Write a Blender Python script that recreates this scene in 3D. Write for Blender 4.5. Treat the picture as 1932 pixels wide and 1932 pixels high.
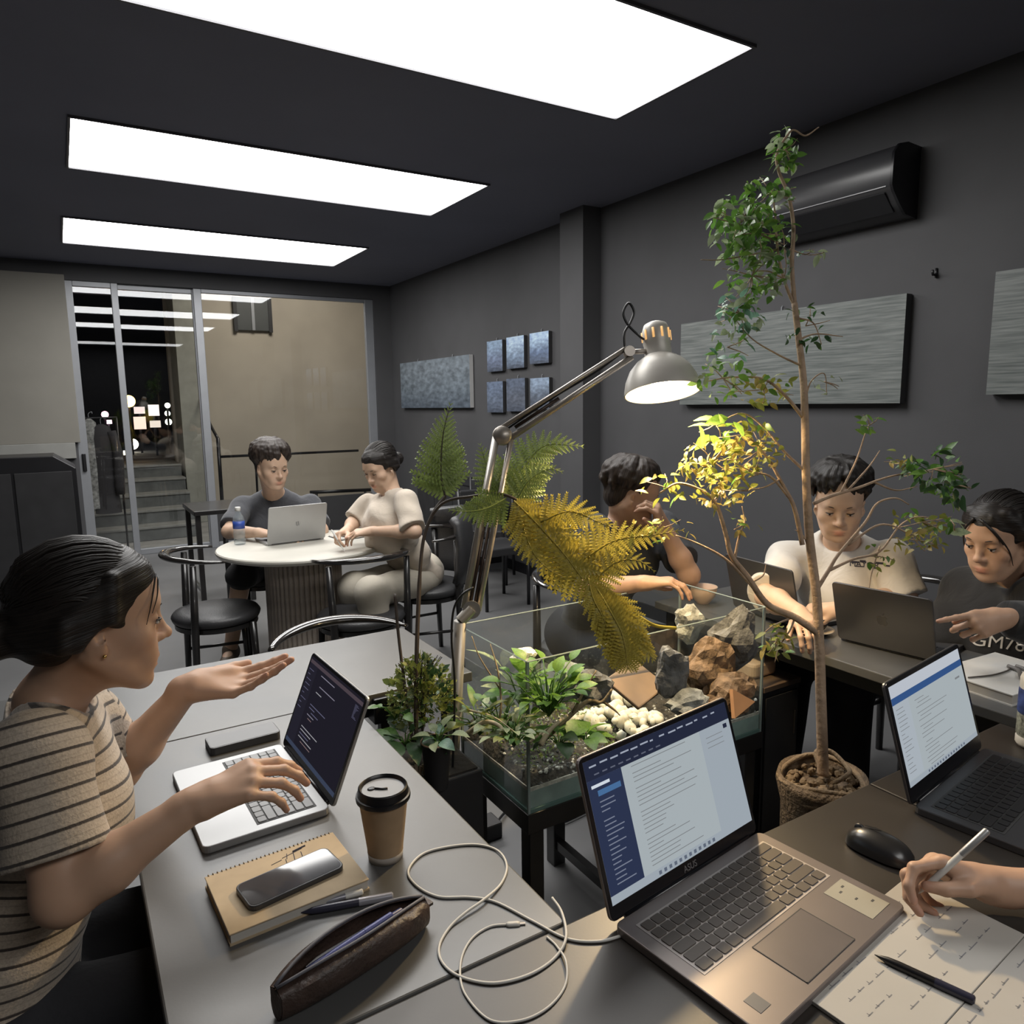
import bpy, bmesh, math, random
import numpy as np
from mathutils import Vector, Matrix, Quaternion, Euler
for _o in list(bpy.data.objects): bpy.data.objects.remove(_o)
SC = bpy.context.scene
COL = SC.collection
PI = math.pi
# ------------------------------------------------------------------ camera
F = 1381.0; HC = 1.5                      # focal length in pixels of the 1932 frame, eye height in metres
RC = np.array([[0.8527, 0.0882, -0.5149], [-0.5222, 0.1189, -0.8445], [-0.0133, 0.9890, 0.1473]])
_u, _s, _v = np.linalg.svd(RC); RC = _u @ _v
cam_d = bpy.data.cameras.new('camera'); cam = bpy.data.objects.new('camera', cam_d); COL.objects.link(cam)
cam_d.sensor_width = 36; cam_d.lens = F / 1932 * 36; cam_d.clip_start = 0.02; cam_d.clip_end = 100
cam.matrix_world = Matrix.Translation((0, 0, HC)) @ Matrix([list(r) for r in RC]).to_4x4()
SC.camera = cam
# ------------------------------------------------------------------ light and exposure
SC.view_settings.view_transform = 'Standard'; SC.view_settings.look = 'None'
SC.view_settings.gamma = 1.0; SC.view_settings.use_curve_mapping = False
SC.view_settings.exposure = 0.15
wd = bpy.data.worlds.new('night_sky'); SC.world = wd; wd.use_nodes = True
wd.node_tree.nodes['Background'].inputs[0].default_value = (0.05, 0.055, 0.07, 1)
wd.node_tree.nodes['Background'].inputs[1].default_value = 0.12
PANEL_POWER = 11.0
LAMP_POWER = 48.0
PORCH_POWER = 45.0

def at(px, py, D):                        # a photo pixel at depth D along the lens axis -> world point
    v = np.array([D * (px - 966) / F, D * (966 - py) / F, -D])
    return Vector(RC @ v) + Vector((0, 0, HC))
def ray(px, py): return Vector(RC @ np.array([(px - 966) / F, (966 - py) / F, -1.0]))
def onz(px, py, z):
    r = ray(px, py); return Vector((0, 0, HC)) + r * ((z - HC) / r.z)
def onx(px, py, x):
    r = ray(px, py); return Vector((0, 0, HC)) + r * (x / r.x)
def ony(px, py, y):
    r = ray(px, py); return Vector((0, 0, HC)) + r * (y / r.y)

# ------------------------------------------------------------------ materials
MATS = {}
def mat(name, col, rough=0.5, metal=0.0, var=0.06, scale=8.0, bump=0.0, bscale=60.0, spec=0.5, coat=0.0, emit=None, estr=0.0,
        alpha=None, sss=0.0, trans=0.0, detail=3.0, sheen=0.0, dist=0.0):
    if name in MATS: return MATS[name]
    m = bpy.data.materials.new(name); m.use_nodes = True; nt = m.node_tree; N = nt.nodes; L = nt.links
    b = N['Principled BSDF']
    b.inputs['Roughness'].default_value = rough; b.inputs['Metallic'].default_value = metal
    b.inputs['Specular IOR Level'].default_value = spec; b.inputs['Coat Weight'].default_value = coat
    b.inputs['Sheen Weight'].default_value = sheen
    if sss: b.inputs['Subsurface Weight'].default_value = sss; b.inputs['Subsurface Radius'].default_value = (0.008, 0.003, 0.0015)
    if trans: b.inputs['Transmission Weight'].default_value = trans
    tc = N.new('ShaderNodeTexCoord'); nz = N.new('ShaderNodeTexNoise'); nz.inputs['Scale'].default_value = scale; nz.inputs['Detail'].default_value = detail
    L.new(tc.outputs['Object'], nz.inputs['Vector'])
    rp = N.new('ShaderNodeValToRGB')
    lo = [max(0, c * (1 - var)) for c in col]; hi = [min(1, c * (1 + var)) for c in col]
    rp.color_ramp.elements[0].position = 0.3; rp.color_ramp.elements[1].position = 0.7
    rp.color_ramp.elements[0].color = (*lo, 1); rp.color_ramp.elements[1].color = (*hi, 1)
    L.new(nz.outputs['Fac'], rp.inputs['Fac']); L.new(rp.outputs['Color'], b.inputs['Base Color'])
    if bump:
        n2 = N.new('ShaderNodeTexNoise'); n2.inputs['Scale'].default_value = bscale; n2.inputs['Detail'].default_value = 4; n2.inputs['Distortion'].default_value = dist
        L.new(tc.outputs['Object'], n2.inputs['Vector'])
        bp = N.new('ShaderNodeBump'); bp.inputs['Strength'].default_value = bump; bp.inputs['Distance'].default_value = 0.01
        L.new(n2.outputs['Fac'], bp.inputs['Height']); L.new(bp.outputs['Normal'], b.inputs['Normal'])
    if emit: b.inputs['Emission Color'].default_value = (*emit, 1); b.inputs['Emission Strength'].default_value = estr
    MATS[name] = m; return m
def emis(name, col, s):
    if name in MATS: return MATS[name]
    m = bpy.data.materials.new(name); m.use_nodes = True; nt = m.node_tree
    e = nt.nodes.new('ShaderNodeEmission'); e.inputs[0].default_value = (*col, 1); e.inputs[1].default_value = s
    nt.links.new(e.outputs[0], nt.nodes['Material Output'].inputs[0]); MATS[name] = m; return m
def glassmat(name, tint=(1, 1, 1), fres=1.45, dirt=0.0, gain=1.0):
    if name in MATS: return MATS[name]
    m = bpy.data.materials.new(name); m.use_nodes = True; nt = m.node_tree; N = nt.nodes; L = nt.links
    tr = N.new('ShaderNodeBsdfTransparent'); tr.inputs[0].default_value = (*tint, 1)
    gl = N.new('ShaderNodeBsdfGlossy'); gl.inputs['Roughness'].default_value = 0.01; gl.inputs[0].default_value = (0.95, 0.97, 1, 1)
    fr = N.new('ShaderNodeFresnel'); ge = N.new('ShaderNodeNewGeometry'); io = N.new('ShaderNodeMath'); io.operation = 'MULTIPLY_ADD'; io.inputs[1].default_value = 1 / fres - fres; io.inputs[2].default_value = fres
    L.new(ge.outputs['Backfacing'], io.inputs[0]); L.new(io.outputs[0], fr.inputs[0])
    mu = N.new('ShaderNodeMath'); mu.operation = 'MULTIPLY'; mu.inputs[1].default_value = gain; L.new(fr.outputs[0], mu.inputs[0])
    mx = N.new('ShaderNodeMixShader'); L.new(mu.outputs[0], mx.inputs[0]); L.new(tr.outputs[0], mx.inputs[1]); L.new(gl.outputs[0], mx.inputs[2])
    out = mx
    if dirt:
        df = N.new('ShaderNodeBsdfDiffuse'); df.inputs[0].default_value = (0.8, 0.85, 0.82, 1)
        nz = N.new('ShaderNodeTexNoise'); nz.inputs['Scale'].default_value = 5
        m2 = N.new('ShaderNodeMath'); m2.operation = 'MULTIPLY'; m2.inputs[1].default_value = dirt; L.new(nz.outputs['Fac'], m2.inputs[0])
        mx2 = N.new('ShaderNodeMixShader'); L.new(m2.outputs[0], mx2.inputs[0]); L.new(mx.outputs[0], mx2.inputs[1]); L.new(df.outputs[0], mx2.inputs[2]); out = mx2
    L.new(out.outputs[0], N['Material Output'].inputs[0]); MATS[name] = m; return m

# ------------------------------------------------------------------ mesh builder
class MB:
    def __init__(s): s.v = []; s.f = []; s.m = []
    def add(s, vs, fs, mi=0):
        o = len(s.v); s.v += [Vector(p) for p in vs]; s.f += [[o + i for i in f] for f in fs]; s.m += [mi] * len(fs); return s
    def box(s, c, size, mi=0, rot=None):
        c = Vector(c); hx, hy, hz = [q / 2 for q in size]
        vs = [Vector((x, y, z)) for x in (-hx, hx) for y in (-hy, hy) for z in (-hz, hz)]
        if rot is not None: vs = [rot @ p for p in vs]
        return s.add([c + p for p in vs], [(0, 1, 3, 2), (4, 6, 7, 5), (0, 4, 5, 1), (2, 3, 7, 6), (0, 2, 6, 4), (1, 5, 7, 3)], mi)
    def mm(s, a, b, mi=0):
        a = Vector(a); b = Vector(b); return s.box((a + b) / 2, [abs(q) for q in (b - a)], mi)
    def quad(s, a, b, c, d, mi=0): return s.add([a, b, c, d], [(0, 1, 2, 3)], mi)
    def rbox(s, c, size, r, h, mi=0, n=4, rot=None):      # slab with rounded corners in plan
        c = Vector(c); hx, hy = size[0] / 2 - r, size[1] / 2 - r; ring = []
        for (cx, cy, a0) in ((hx, hy, 0), (-hx, hy, 90), (-hx, -hy, 180), (hx, -hy, 270)):
            for k in range(n + 1):
                a = math.radians(a0 + 90 * k / n); ring.append((cx + r * math.cos(a), cy + r * math.sin(a)))
        N = len(ring); vs = [Vector((x, y, -h / 2)) for x, y in ring] + [Vector((x, y, h / 2)) for x, y in ring]
        if rot is not None: vs = [rot @ p for p in vs]
        fs = [list(range(N))[::-1], list(range(N, 2 * N))] + [(i, (i + 1) % N, N + (i + 1) % N, N + i) for i in range(N)]
        return s.add([c + p for p in vs], fs, mi)
    def tube(s, pts, rad, n=8, mi=0, cap=True, flat=1.0):
        pts = [Vector(p) for p in pts]; k = len(pts)
        if not hasattr(rad, '__len__'): rad = [rad] * k
        vs = []; prev = None
        for i, p in enumerate(pts):
            t = (pts[min(i + 1, k - 1)] - pts[max(i - 1, 0)])
            t = t.normalized() if t.length > 1e-9 else Vector((0, 0, 1))
            if prev is None:
                u = t.cross(Vector((0, 0, 1)));
                if u.length < 1e-3: u = t.cross(Vector((0, 1, 0)))
            else:
                u = prev - t * prev.dot(t)
                if u.length < 1e-6: u = t.cross(Vector((0.3, 1, 0.2)))
            u.normalize(); w = t.cross(u); prev = u
            for j in range(n):
                a = 2 * PI * j / n; vs.append(p + (u * math.cos(a) + w * math.sin(a) * flat) * rad[i])
        fs = [(i * n + j, i * n + (j + 1) % n, (i + 1) * n + (j + 1) % n, (i + 1) * n + j) for i in range(k - 1) for j in range(n)]
        if cap: fs += [list(range(n))[::-1], list(range((k - 1) * n, k * n))]
        return s.add(vs, fs, mi)
    def lathe(s, prof, c=(0, 0, 0), n=24, mi=0, axis=None, sx=1.0, sy=1.0):
        c = Vector(c); q = Vector((0, 0, 1)).rotation_difference(Vector(axis).normalized()) if axis is not None else None
        vs = []; fs = []; k = len(prof)
        for r, z in prof:
            for j in range(n):
                a = 2 * PI * j / n; p = Vector((max(r, 1e-5) * math.cos(a) * sx, max(r, 1e-5) * math.sin(a) * sy, z)); vs.append(c + (q @ p if q else p))
        fs = [(i * n + j, i * n + (j + 1) % n, (i + 1) * n + (j + 1) % n, (i + 1) * n + j) for i in range(k - 1) for j in range(n)]
        return s.add(vs, fs, mi)
    def ell(s, c, r, n=12, m=8, mi=0, rot=None, jit=0.0, rnd=None):
        c = Vector(c); vs = []; rx, ry, rz = r if hasattr(r, '__len__') else (r, r, r)
        vs.append(Vector((0, 0, rz)));
        for i in range(1, m):
            th = PI * i / m
            for j in range(n):
                ph = 2 * PI * j / n; q = 1 + (rnd.uniform(-jit, jit) if rnd else 0)
                vs.append(Vector((rx * math.sin(th) * math.cos(ph), ry * math.sin(th) * math.sin(ph), rz * math.cos(th))) * q)
        vs.append(Vector((0, 0, -rz)))
        fs = [(0, 1 + j, 1 + (j + 1) % n) for j in range(n)]
        for i in range(m - 2):
            for j in range(n): fs.append((1 + i * n + j, 1 + (i + 1) * n + j, 1 + (i + 1) * n + (j + 1) % n, 1 + i * n + (j + 1) % n))
        o = 1 + (m - 2) * n; e = len(vs) - 1
        fs += [(e, o + (j + 1) % n, o + j) for j in range(n)]
        if rot is not None: vs = [rot @ p for p in vs]
        return s.add([c + p for p in vs], fs, mi)
    def prism(s, poly, ax0, ax1, org, depth, mi=0):       # poly in 2D (ax0, ax1), extruded along ax0 x ax1
        org = Vector(org); a = Vector(ax0); b = Vector(ax1); nrm = a.cross(b).normalized() * depth; k = len(poly)
        vs = [org + a * x + b * y for x, y in poly]; vs += [p + nrm for p in vs]
        fs = [list(range(k))[::-1], list(range(k, 2 * k))] + [(i, (i + 1) % k, k + (i + 1) % k, k + i) for i in range(k)]
        return s.add(vs, fs, mi)
    def mesh(s, name, mats):
        me = bpy.data.meshes.new(name); me.from_pydata([tuple(p) for p in s.v], [], s.f)
        for m in (mats if isinstance(mats, (list, tuple)) else [mats]): me.materials.append(m)
        me.polygons.foreach_set('material_index', s.m); me.update(); return me
    def build(s, name, mats, parent=None, smooth=False, bevel=0.0, seg=2, origin=None, auto=None):
        if origin is not None: s.v = [p - Vector(origin) for p in s.v]
        return link(name, s.mesh(name, mats), parent, smooth, bevel, seg, auto)
def link(name, me, parent=None, smooth=False, bevel=0.0, seg=2, auto=None):
    if smooth:
        me.polygons.foreach_set('use_smooth', [True] * len(me.polygons))
        if auto: me.set_sharp_from_angle(angle=math.radians(auto))
    o = bpy.data.objects.new(name, me); COL.objects.link(o)
    if parent: o.parent = parent
    if bevel:
        b = o.modifiers.new('bevel', 'BEVEL'); b.width = bevel; b.segments = seg; b.limit_method = 'ANGLE'; b.angle_limit = math.radians(40)
    return o
def thing(name, label, cat, loc=(0, 0, 0), rotz=0.0, group=None, rot=None):
    o = bpy.data.objects.new(name, None); COL.objects.link(o); o.empty_display_size = 0.05
    o.location = loc; o.rotation_euler = rot if rot else (0, 0, rotz); return tag(o, label, cat, group)
def tag(o, label, cat, group=None, kind=None):
    o['label'] = label; o['category'] = cat
    if group: o['group'] = group
    if kind: o['kind'] = kind
    return o
def struct(o, kind='structure'): o['kind'] = kind; return o
def copyobj(o, parent=None, loc=None):
    c = o.copy(); COL.objects.link(c)
    if parent: c.parent = parent
    if loc is not None: c.location = loc
    return c
def copy_tree(o, parent=None):
    c = copyobj(o, parent)
    for ch in o.children: copy_tree(ch, c)
    return c
def bez(pts, n=8):                        # Catmull-Rom through points
    P = [Vector(p) for p in pts]; P = [P[0] * 2 - P[1]] + P + [P[-1] * 2 - P[-2]]; out = []
    for i in range(1, len(P) - 2):
        for k in range(n):
            t = k / n; a, b, c, d = P[i - 1], P[i], P[i + 1], P[i + 2]
            out.append(0.5 * ((2 * b) + (c - a) * t + (2 * a - 5 * b + 4 * c - d) * t * t + (3 * b - a - 3 * c + d) * t ** 3))
    out.append(P[-2]); return out
# ================================================================== the room
XW = 3.40; YF = 8.25; ZC = 2.86; XL = -2.6; YB = -2.2
m_wall = mat('wall_paint', (0.062, 0.062, 0.066), 0.75, var=0.08, scale=2.5, bump=0.04, bscale=180)
m_ceil = mat('ceiling_paint', (0.135, 0.14, 0.18), 0.8, var=0.05, scale=1.5)
m_floor = mat('polished_concrete', (0.12, 0.12, 0.122), 0.40, var=0.12, scale=1.6, bump=0.02, bscale=40, detail=6)
m_alu = mat('grey_aluminium', (0.27, 0.28, 0.30), 0.4, metal=0.3, var=0.04)
m_black = mat('black_lacquer', (0.008, 0.008, 0.010), 0.35, var=0.2)
m_blackmat = mat('black_matte', (0.018, 0.018, 0.02), 0.6, var=0.2)
m_beige = mat('beige_blind', (0.21, 0.20, 0.175), 0.7, var=0.05, scale=3)
m_glass = glassmat('window_glass', (0.94, 0.95, 0.95), 1.5, gain=1.7)
def slab(name, a, b, m, **k): return struct(MB().mm(a, b).build(name, m, **k))
slab('floor', (XL, YB, -0.12), (XW + 0.2, YF + 0.12, 0), m_floor)
slab('ceiling', (XL, YB, ZC), (XW + 0.2, YF + 0.2, ZC + 0.12), m_ceil)
slab('wall_left', (XL - 0.12, YB, 0), (XL, YF + 0.12, ZC), m_wall)
slab('wall_rear', (XL, YB - 0.12, 0), (XW + 0.2, YB, ZC), m_wall)
slab('wall_right', (XW, YB, 0), (XW + 0.2, YF + 0.12, ZC), m_wall)
# pillar on the right wall
yp0 = onx(1100, 500, 3.24).y; yp1 = onx(1061, 500, 3.24).y
slab('trim_1', (3.24, yp0, 0), (XW + 0.01, yp1 + 0.03, ZC), m_wall)
# far wall around the glazing
zt = 2.70
slab('wall_far', (XL, YF, zt), (XW, YF + 0.12, ZC), m_wall)
w2 = MB(); w2.mm((3.20, YF, 0), (XW, YF + 0.12, zt)); struct(w2.build('wall_far.001', m_wall))
w3 = MB(); w3.mm((XL, YF, 0), (0.12, YF + 0.12, zt)); struct(w3.build('wall_far.002', m_wall))
struct(MB().mm((XW - 0.015, yp1 + 0.03, 0), (XW, YF, 0.09)).build('baseboard_right', m_black))
struct(MB().mm((XW - 0.015, YB, 0), (XW, yp0, 0.09)).build('baseboard_right.001', m_black))
# sliding glass door and fixed window: structure parents with frames and panes
def frame_panel(name, x0, x1, z0, z1, y, wl, wr, wt, wb, depth=0.05):
    r = bpy.data.objects.new(name, None); COL.objects.link(r); r.location = (x0, y, z0); struct(r)
    W = x1 - x0; Hh = z1 - z0
    for nm, a, b in (('stile', (0, 0, 0), (wl, depth, Hh)), ('stile', (W - wr, 0, 0), (W, depth, Hh)),
                     ('rail', (wl, 0, Hh - wt), (W - wr, depth, Hh)), ('rail', (wl, 0, 0), (W - wr, depth, wb))):
        MB().mm(a, b).build(nm, m_alu, r, bevel=0.004)
    MB().quad((wl - .005, depth / 2, wb - .005), (W - wr + .005, depth / 2, wb - .005), (W - wr + .005, depth / 2, Hh - wt + .005), (wl - .005, depth / 2, Hh - wt + .005)).build('pane', m_glass, r)
    return r
d1 = frame_panel('door_1', 0.12, 0.585, 0.0, zt, YF + 0.02, 0.085, 0.06, 0.05, 0.06)
hd = MB(); hd.rbox((0.042, -0.012, 0.98), (0.035, 0.024), 0.011, 0.17); hd.build('door_handle', m_black, d1, bevel=0.003)
frame_panel('door_2', 0.535, 1.32, 0.0, zt, YF + 0.075, 0.05, 0.06, 0.05, 0.06)
frame_panel('window_1', 1.27, 3.20, 0.0, zt, YF + 0.03, 0.075, 0.10, 0.04, 0.06)
MB().mm((0.075, 0.004, 0.06), (1.83, 0.046, 0.46)).build('kick_panel', mat('dark_kick_panel', (0.04, 0.04, 0.042), 0.5), bpy.data.objects['window_1'])
# beige roller panel and counter on the far left
bp = thing('wall_panel', 'wide beige panel on the far wall left of the glass door', 'panel', (-1.2, YF - 0.05, 1.08))
MB().mm((-1.0, 0, 0.10), (1.345, 0.05, 1.66)).build('panel_board', m_beige, bp, bevel=0.004)
MB().mm((-1.0, -0.02, -0.05), (1.30, 0.05, 0.10)).build('bottom_rail', mat('pale_rail', (0.26, 0.26, 0.245), 0.6), bp, bevel=0.004)
kb = thing('bar_cabinet', 'tall black cabinet in front of the beige panel at the left edge', 'cabinet', (-0.75, 6.6, 0))
cz = ony(60, 862, 6.6).z; cx1 = ony(145, 900, 6.6).x + 0.75; cxm = ony(100, 862, 6.6).x + 0.75
MB().prism([(-0.6, 0.08), (cx1, 0.08), (cx1, cz - 0.10), (cxm, cz - 0.0), (-0.6, cz)], (1, 0, 0), (0, 0, 1), (0, 0, 0), -0.5).build('body', m_black, kb, bevel=0.006)
MB().mm((-0.58, 0.03, 0), (cx1 - 0.03, 0.46, 0.08)).build('plinth', m_blackmat, kb)
MB().mm((-0.10, -0.012, 0.12), (cxm - 0.28, -0.001, cz - 0.12)).build('door', m_blackmat, kb, bevel=0.003)
MB().mm((cxm - 0.26, -0.012, 0.12), (cx1 - 0.03, -0.001, cz - 0.12)).build('door', m_blackmat, kb, bevel=0.003)
# ------------------------------------------------------------------ ceiling light panels
m_led = emis('led_diffuser', (1.0, 0.985, 0.96), PANEL_POWER)
m_lframe = mat('panel_frame_dark', (0.08, 0.08, 0.09), 0.5)
LX0, LX1 = 0.165, 2.415
for (y0, y1, lb, x0) in ((-1.60, -0.80, 'added unseen fill light panel on the ceiling behind the camera', LX0), (2.125, 2.95, 'large glowing ceiling light panel nearest the camera, partly above the frame', 0.10), (4.20, 5.04, 'middle glowing rectangular ceiling light panel', LX0),
                     (6.33, 7.27, 'farthest ceiling light panel, in front of the glass door', LX0 - 0.02)):
    t = thing('ceiling_light', lb, 'light', ((x0 + LX1) / 2, (y0 + y1) / 2, ZC), 0, 'ceiling light panels')
    hw = (LX1 - x0) / 2; hh = (y1 - y0) / 2
    MB().quad((-hw, hh, -0.004), (hw, hh, -0.004), (hw, -hh, -0.004), (-hw, -hh, -0.004)).build('diffuser', m_led if y0 > 0 else emis('fill_diffuser_dim', (1.0, 0.985, 0.96), PANEL_POWER * .6), t)  # dim panel behind the camera is an added fill light for the near faces
    fr = MB(); w = 0.012
    fr.mm((-hw - w, -hh - w, -0.012), (hw + w, -hh, 0)); fr.mm((-hw - w, hh, -0.012), (hw + w, hh + w, 0)); fr.mm((-hw - w, -hh, -0.012), (-hw, hh, 0)); fr.mm((hw, -hh, -0.012), (hw + w, hh, 0))
    fr.build('frame', m_lframe, t)
# ------------------------------------------------------------------ outside
m_out = mat('outdoor_render', (0.40, 0.36, 0.30), 0.85, var=0.12, scale=1.2, bump=0.05)
m_step = mat('dark_stone_step', (0.11, 0.115, 0.11), 0.6, var=0.3, scale=6)
m_pave = mat('outdoor_paving', (0.22, 0.215, 0.20), 0.8, var=0.2)
m_night = mat('night_facade', (0.03, 0.032, 0.04), 0.9)
struct(MB().mm((-1.5, YF + 0.12, -0.12), (4.6, 10.9, -0.005)).build('floor_terrace', m_pave))
struct(MB().mm((1.30, 10.9, 0), (4.6, 11.05, 4.2)).build('wall_outside', m_out))
struct(MB().mm((4.45, YF + 0.12, 0), (4.6, 10.9, 4.2)).build('wall_outside.001', m_out))
struct(MB().mm((-0.3, YF + 0.14, 0), (-0.12, 11.6, 3.6)).build('wall_outside.002', m_out))
struct(MB().mm((1.33, 10.3, 0), (1.60, 10.9, 3.8)).build('trim_2', mat('pilaster_render', (0.30, 0.30, 0.26), 0.85, var=0.1)))
struct(MB().mm((-0.12, 11.3, 3.0), (1.5, 11.5, 4.2)).build('wall_outside.003', m_night))
st = thing('outdoor_stairs', 'grey stone steps climbing to the street behind the glass door', 'stairs', (0.85, 9.2, 0))
for k in range(5):
    z1 = 0.155 * (k + 1)
    MB().mm((-0.95, 0.30 * k, 0), (0.44, 1.66, z1 - 0.025)).build('riser', m_step, st)
    MB().mm((-0.955, 0.30 * k - 0.02, z1 - 0.025), (0.445, 0.30 * k + 0.34 if k < 4 else 1.66, z1)).build('tread', mat('step_nosing', (0.20, 0.20, 0.185), 0.6, var=0.2), st, bevel=0.004)
struct(MB().mm((-0.10, 10.87, 0), (1.29, 11.4, 0.775)).build('floor_landing', m_step))
struct(MB().mm((-3, 11.4, 0), (4.6, 24, 0.70)).build('ground', m_night))
struct(MB().mm((-4, 22, 0), (8, 22.3, 9)).build('wall_street', m_night))
vt = thing('wall_vent', 'dark square window opening high on the pale wall outside', 'window', (0, 10.88, 0))
a = ony(440, 560, 10.88); b = ony(511, 625, 10.88)
MB().mm((a.x, -0.03, b.z), (b.x, 0.0, a.z)).build('shutter', mat('vent_dark', (0.05, 0.055, 0.055), 0.5), vt)
MB().mm((a.x - .02, -0.045, b.z - .02), (a.x + 0.03, 0, a.z)).build('frame', m_blackmat, vt); MB().mm((b.x - .03, -0.045, b.z - .02), (b.x + .02, 0, a.z)).build('frame', m_blackmat, vt)
MB().mm(((a.x + b.x) / 2 - .02, -0.045, b.z), ((a.x + b.x) / 2 + .02, 0, a.z)).build('mullion', m_alu, vt)
rl = thing('handrail', 'black metal stair railing outside the window', 'railing', (1.5, 9.4, 0))
def rp(px, py, y): return ony(px, py, y) - Vector((1.5, 9.4, 0))
MB().tube(bez([rp(362, 728, 10.6), rp(372, 730, 10.5), rp(392, 790, 9.9), rp(411, 828, 9.4)], 5), 0.018).build('top_rail', m_black, rl, smooth=True)
MB().tube([rp(411, 826, 9.4), rp(419, 945, 9.4)], 0.022).build('post', m_black, rl, smooth=True)
MB().tube([rp(392, 790, 9.9), rp(404, 938, 9.7)], 0.016).build('post', m_black, rl, smooth=True)
MB().tube([rp(366, 735, 10.5), rp(374, 900, 10.5)], 0.016).build('post', m_black, rl, smooth=True)
MB().tube([rp(412, 862, 9.4), rp(676, 850, 9.4)], 0.016).build('middle_rail', m_black, rl, smooth=True)
MB().tube([rp(482, 862, 9.4), rp(486, 935, 9.4)], 0.014).build('post', m_black, rl, smooth=True)
a_, b_ = ony(585, 929, 8.9), ony(700, 924, 8.9); rl2 = thing('low_rail', 'low black horizontal rail outside behind the seated woman in cream', 'railing', (a_.x, 8.9, 0))
MB().tube([a_, b_], 0.022).build('bar', m_black, rl2, smooth=True, origin=rl2.location)
for q in (a_.lerp(b_, .1), a_.lerp(b_, .9)): MB().tube([(q.x, q.y, 0), q], .016).build('post', m_black, rl2, smooth=True, origin=rl2.location)
# distant street lights seen through the door
rs = random.Random(3)
lit = [((243, 757), 'warm round street lamp glowing through the door glass', (1.0, 0.55, 0.15), 9, 'b', 11), ((250, 838), 'bright white headlamp low behind the door glass', (1, 0.9, 0.7), 14, 'b', 10),
       ((264, 798), 'pinkish lit sign square beside the warm street lamp', (0.8, 0.55, 0.45), 1.6, 'q', 10), ((290, 774), 'pale lit sign right of the warm street lamp', (0.8, 0.7, 0.65), 1.6, 'q', 9),
       ((263, 774), 'small lit shop board above the pinkish square', (0.8, 0.65, 0.6), 1.3, 's', 9), ((293, 800), 'small lit panel at the right among the street lights', (0.75, 0.65, 0.55), 1.2, 's', 9),
       ((198, 782), 'magenta neon light at the left of the door glass', (1.0, 0.45, 0.6), 5, 'b', 6), ((205, 796), 'slanted pink neon stroke below the magenta light', (1.0, 0.6, 0.7), 5, 's', 5),
       ((241, 855), 'white lit panel at the foot of the street lights', (0.95, 0.9, 0.7), 3, 's', 7), ((316, 765), 'upper of three bright bulbs beside the pilaster', (0.95, 1, 0.85), 5, 'b', 5),
       ((316, 780), 'middle of three bright bulbs beside the pilaster', (0.95, 1, 0.85), 5, 'b', 5), ((318, 796), 'lowest of three bright bulbs beside the pilaster', (0.95, 1, 0.85), 5, 'b', 6), ((303, 852), 'little greenish lamp low beside the pilaster', (0.85, 1, 0.75), 5, 'b', 4)]
for (p, lb, c, s, k, r) in lit:
    yy = 13.5 + rs.random() * 3; q = ony(*p, yy); sc = r / F * (yy * 0.9)
    t = MB()
    if k == 'b': t.ell((0, 0, 0), sc, 10, 8)
    elif k == 'q': t.mm((-sc, -0.03, -sc * 1.15), (sc, 0.03, sc * 1.15))
    else: t.mm((-sc, -0.03, -sc * 0.7), (sc, 0.03, sc * 0.7))
    r_ = thing('street_light', lb, 'light', (q.x, q.y, 0.70), 0, 'street lights through the door'); dz = q.z - 0.70
    t.v = [v + Vector((0, 0, dz)) for v in t.v]; t.build('lit_head', emis('street_%.2f_%.2f_%.1f' % (c[1], c[2], s), c, s), r_, smooth=(k == 'b'))
    MB().tube([(0, .05, 0), (0, .05, dz)], .018, 6).build('pole', m_night, r_)
# clothes hanging by the door
rk = thing('hanging_jacket', 'dark jacket hanging just outside behind the door glass', 'jacket', ony(190, 800, 8.9))
jm = mat('jacket_cloth', (0.03, 0.028, 0.03), 0.9, bump=0.2, bscale=30)
g = MB(); n = 14
prof = [(0.02, 0.0), (0.08, -0.03), (0.11, -0.15), (0.10, -0.5), (0.12, -0.85), (0.125, -0.95)]
g.lathe(prof, n=14, sx=1.0, sy=0.55); g.build('cloth', jm, rk, smooth=True)
MB().tube(bez([(0.09, -0.03, -0.08), (0.13, -0.06, -0.3), (0.12, -0.07, -0.75)], 5), [0.045] * 6 + [0.05] * 4 + [0.045]).build('sleeve', jm, rk, smooth=True)
MB().tube(bez([(0, 0, 0), (0.0, 0, 0.05), (0.03, 0, 0.07), (0.035, 0, 0.05)], 4), 0.004, 6).build('hook', m_alu, rk, smooth=True)
lc = thing('hanging_coat', 'pale patterned coat hanging at the left beside the dark jacket', 'coat', ony(168, 790, 8.8))
MB().lathe([(0.02, 0.0), (0.06, -0.04), (0.075, -0.2), (0.07, -0.6), (0.085, -0.95)], n=14, sy=0.6).build('cloth', mat('pale_coat', (0.22, 0.22, 0.21), 0.9, var=0.6, scale=30), lc, smooth=True)
MB().tube(bez([(0, 0, 0), (0.0, 0, 0.05), (0.03, 0, 0.07), (0.035, 0, 0.05)], 4), 0.004, 6).build('hook', m_alu, lc, smooth=True)
q = ony(190, 800, 8.9); hr = thing('clothes_rail', 'thin black rail holding the hanging clothes outside the door', 'rail', (q.x, q.y, 0))
MB().tube([(-.35, 0, q.z + .066), (.16, 0, q.z + .066)], .008, 8).build('bar', m_black, hr, smooth=True)
for x in (-.34, .15): MB().tube([(x, 0, 0), (x, 0, q.z + .066)], .010, 8).build('post', m_black, hr, smooth=True)
lc.location.y = 8.9
pl = bpy.data.lights.new('porch_lamp', 'AREA'); pl.energy = PORCH_POWER; pl.size = 0.8; pl.color = (1.0, 0.93, 0.82)
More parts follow.
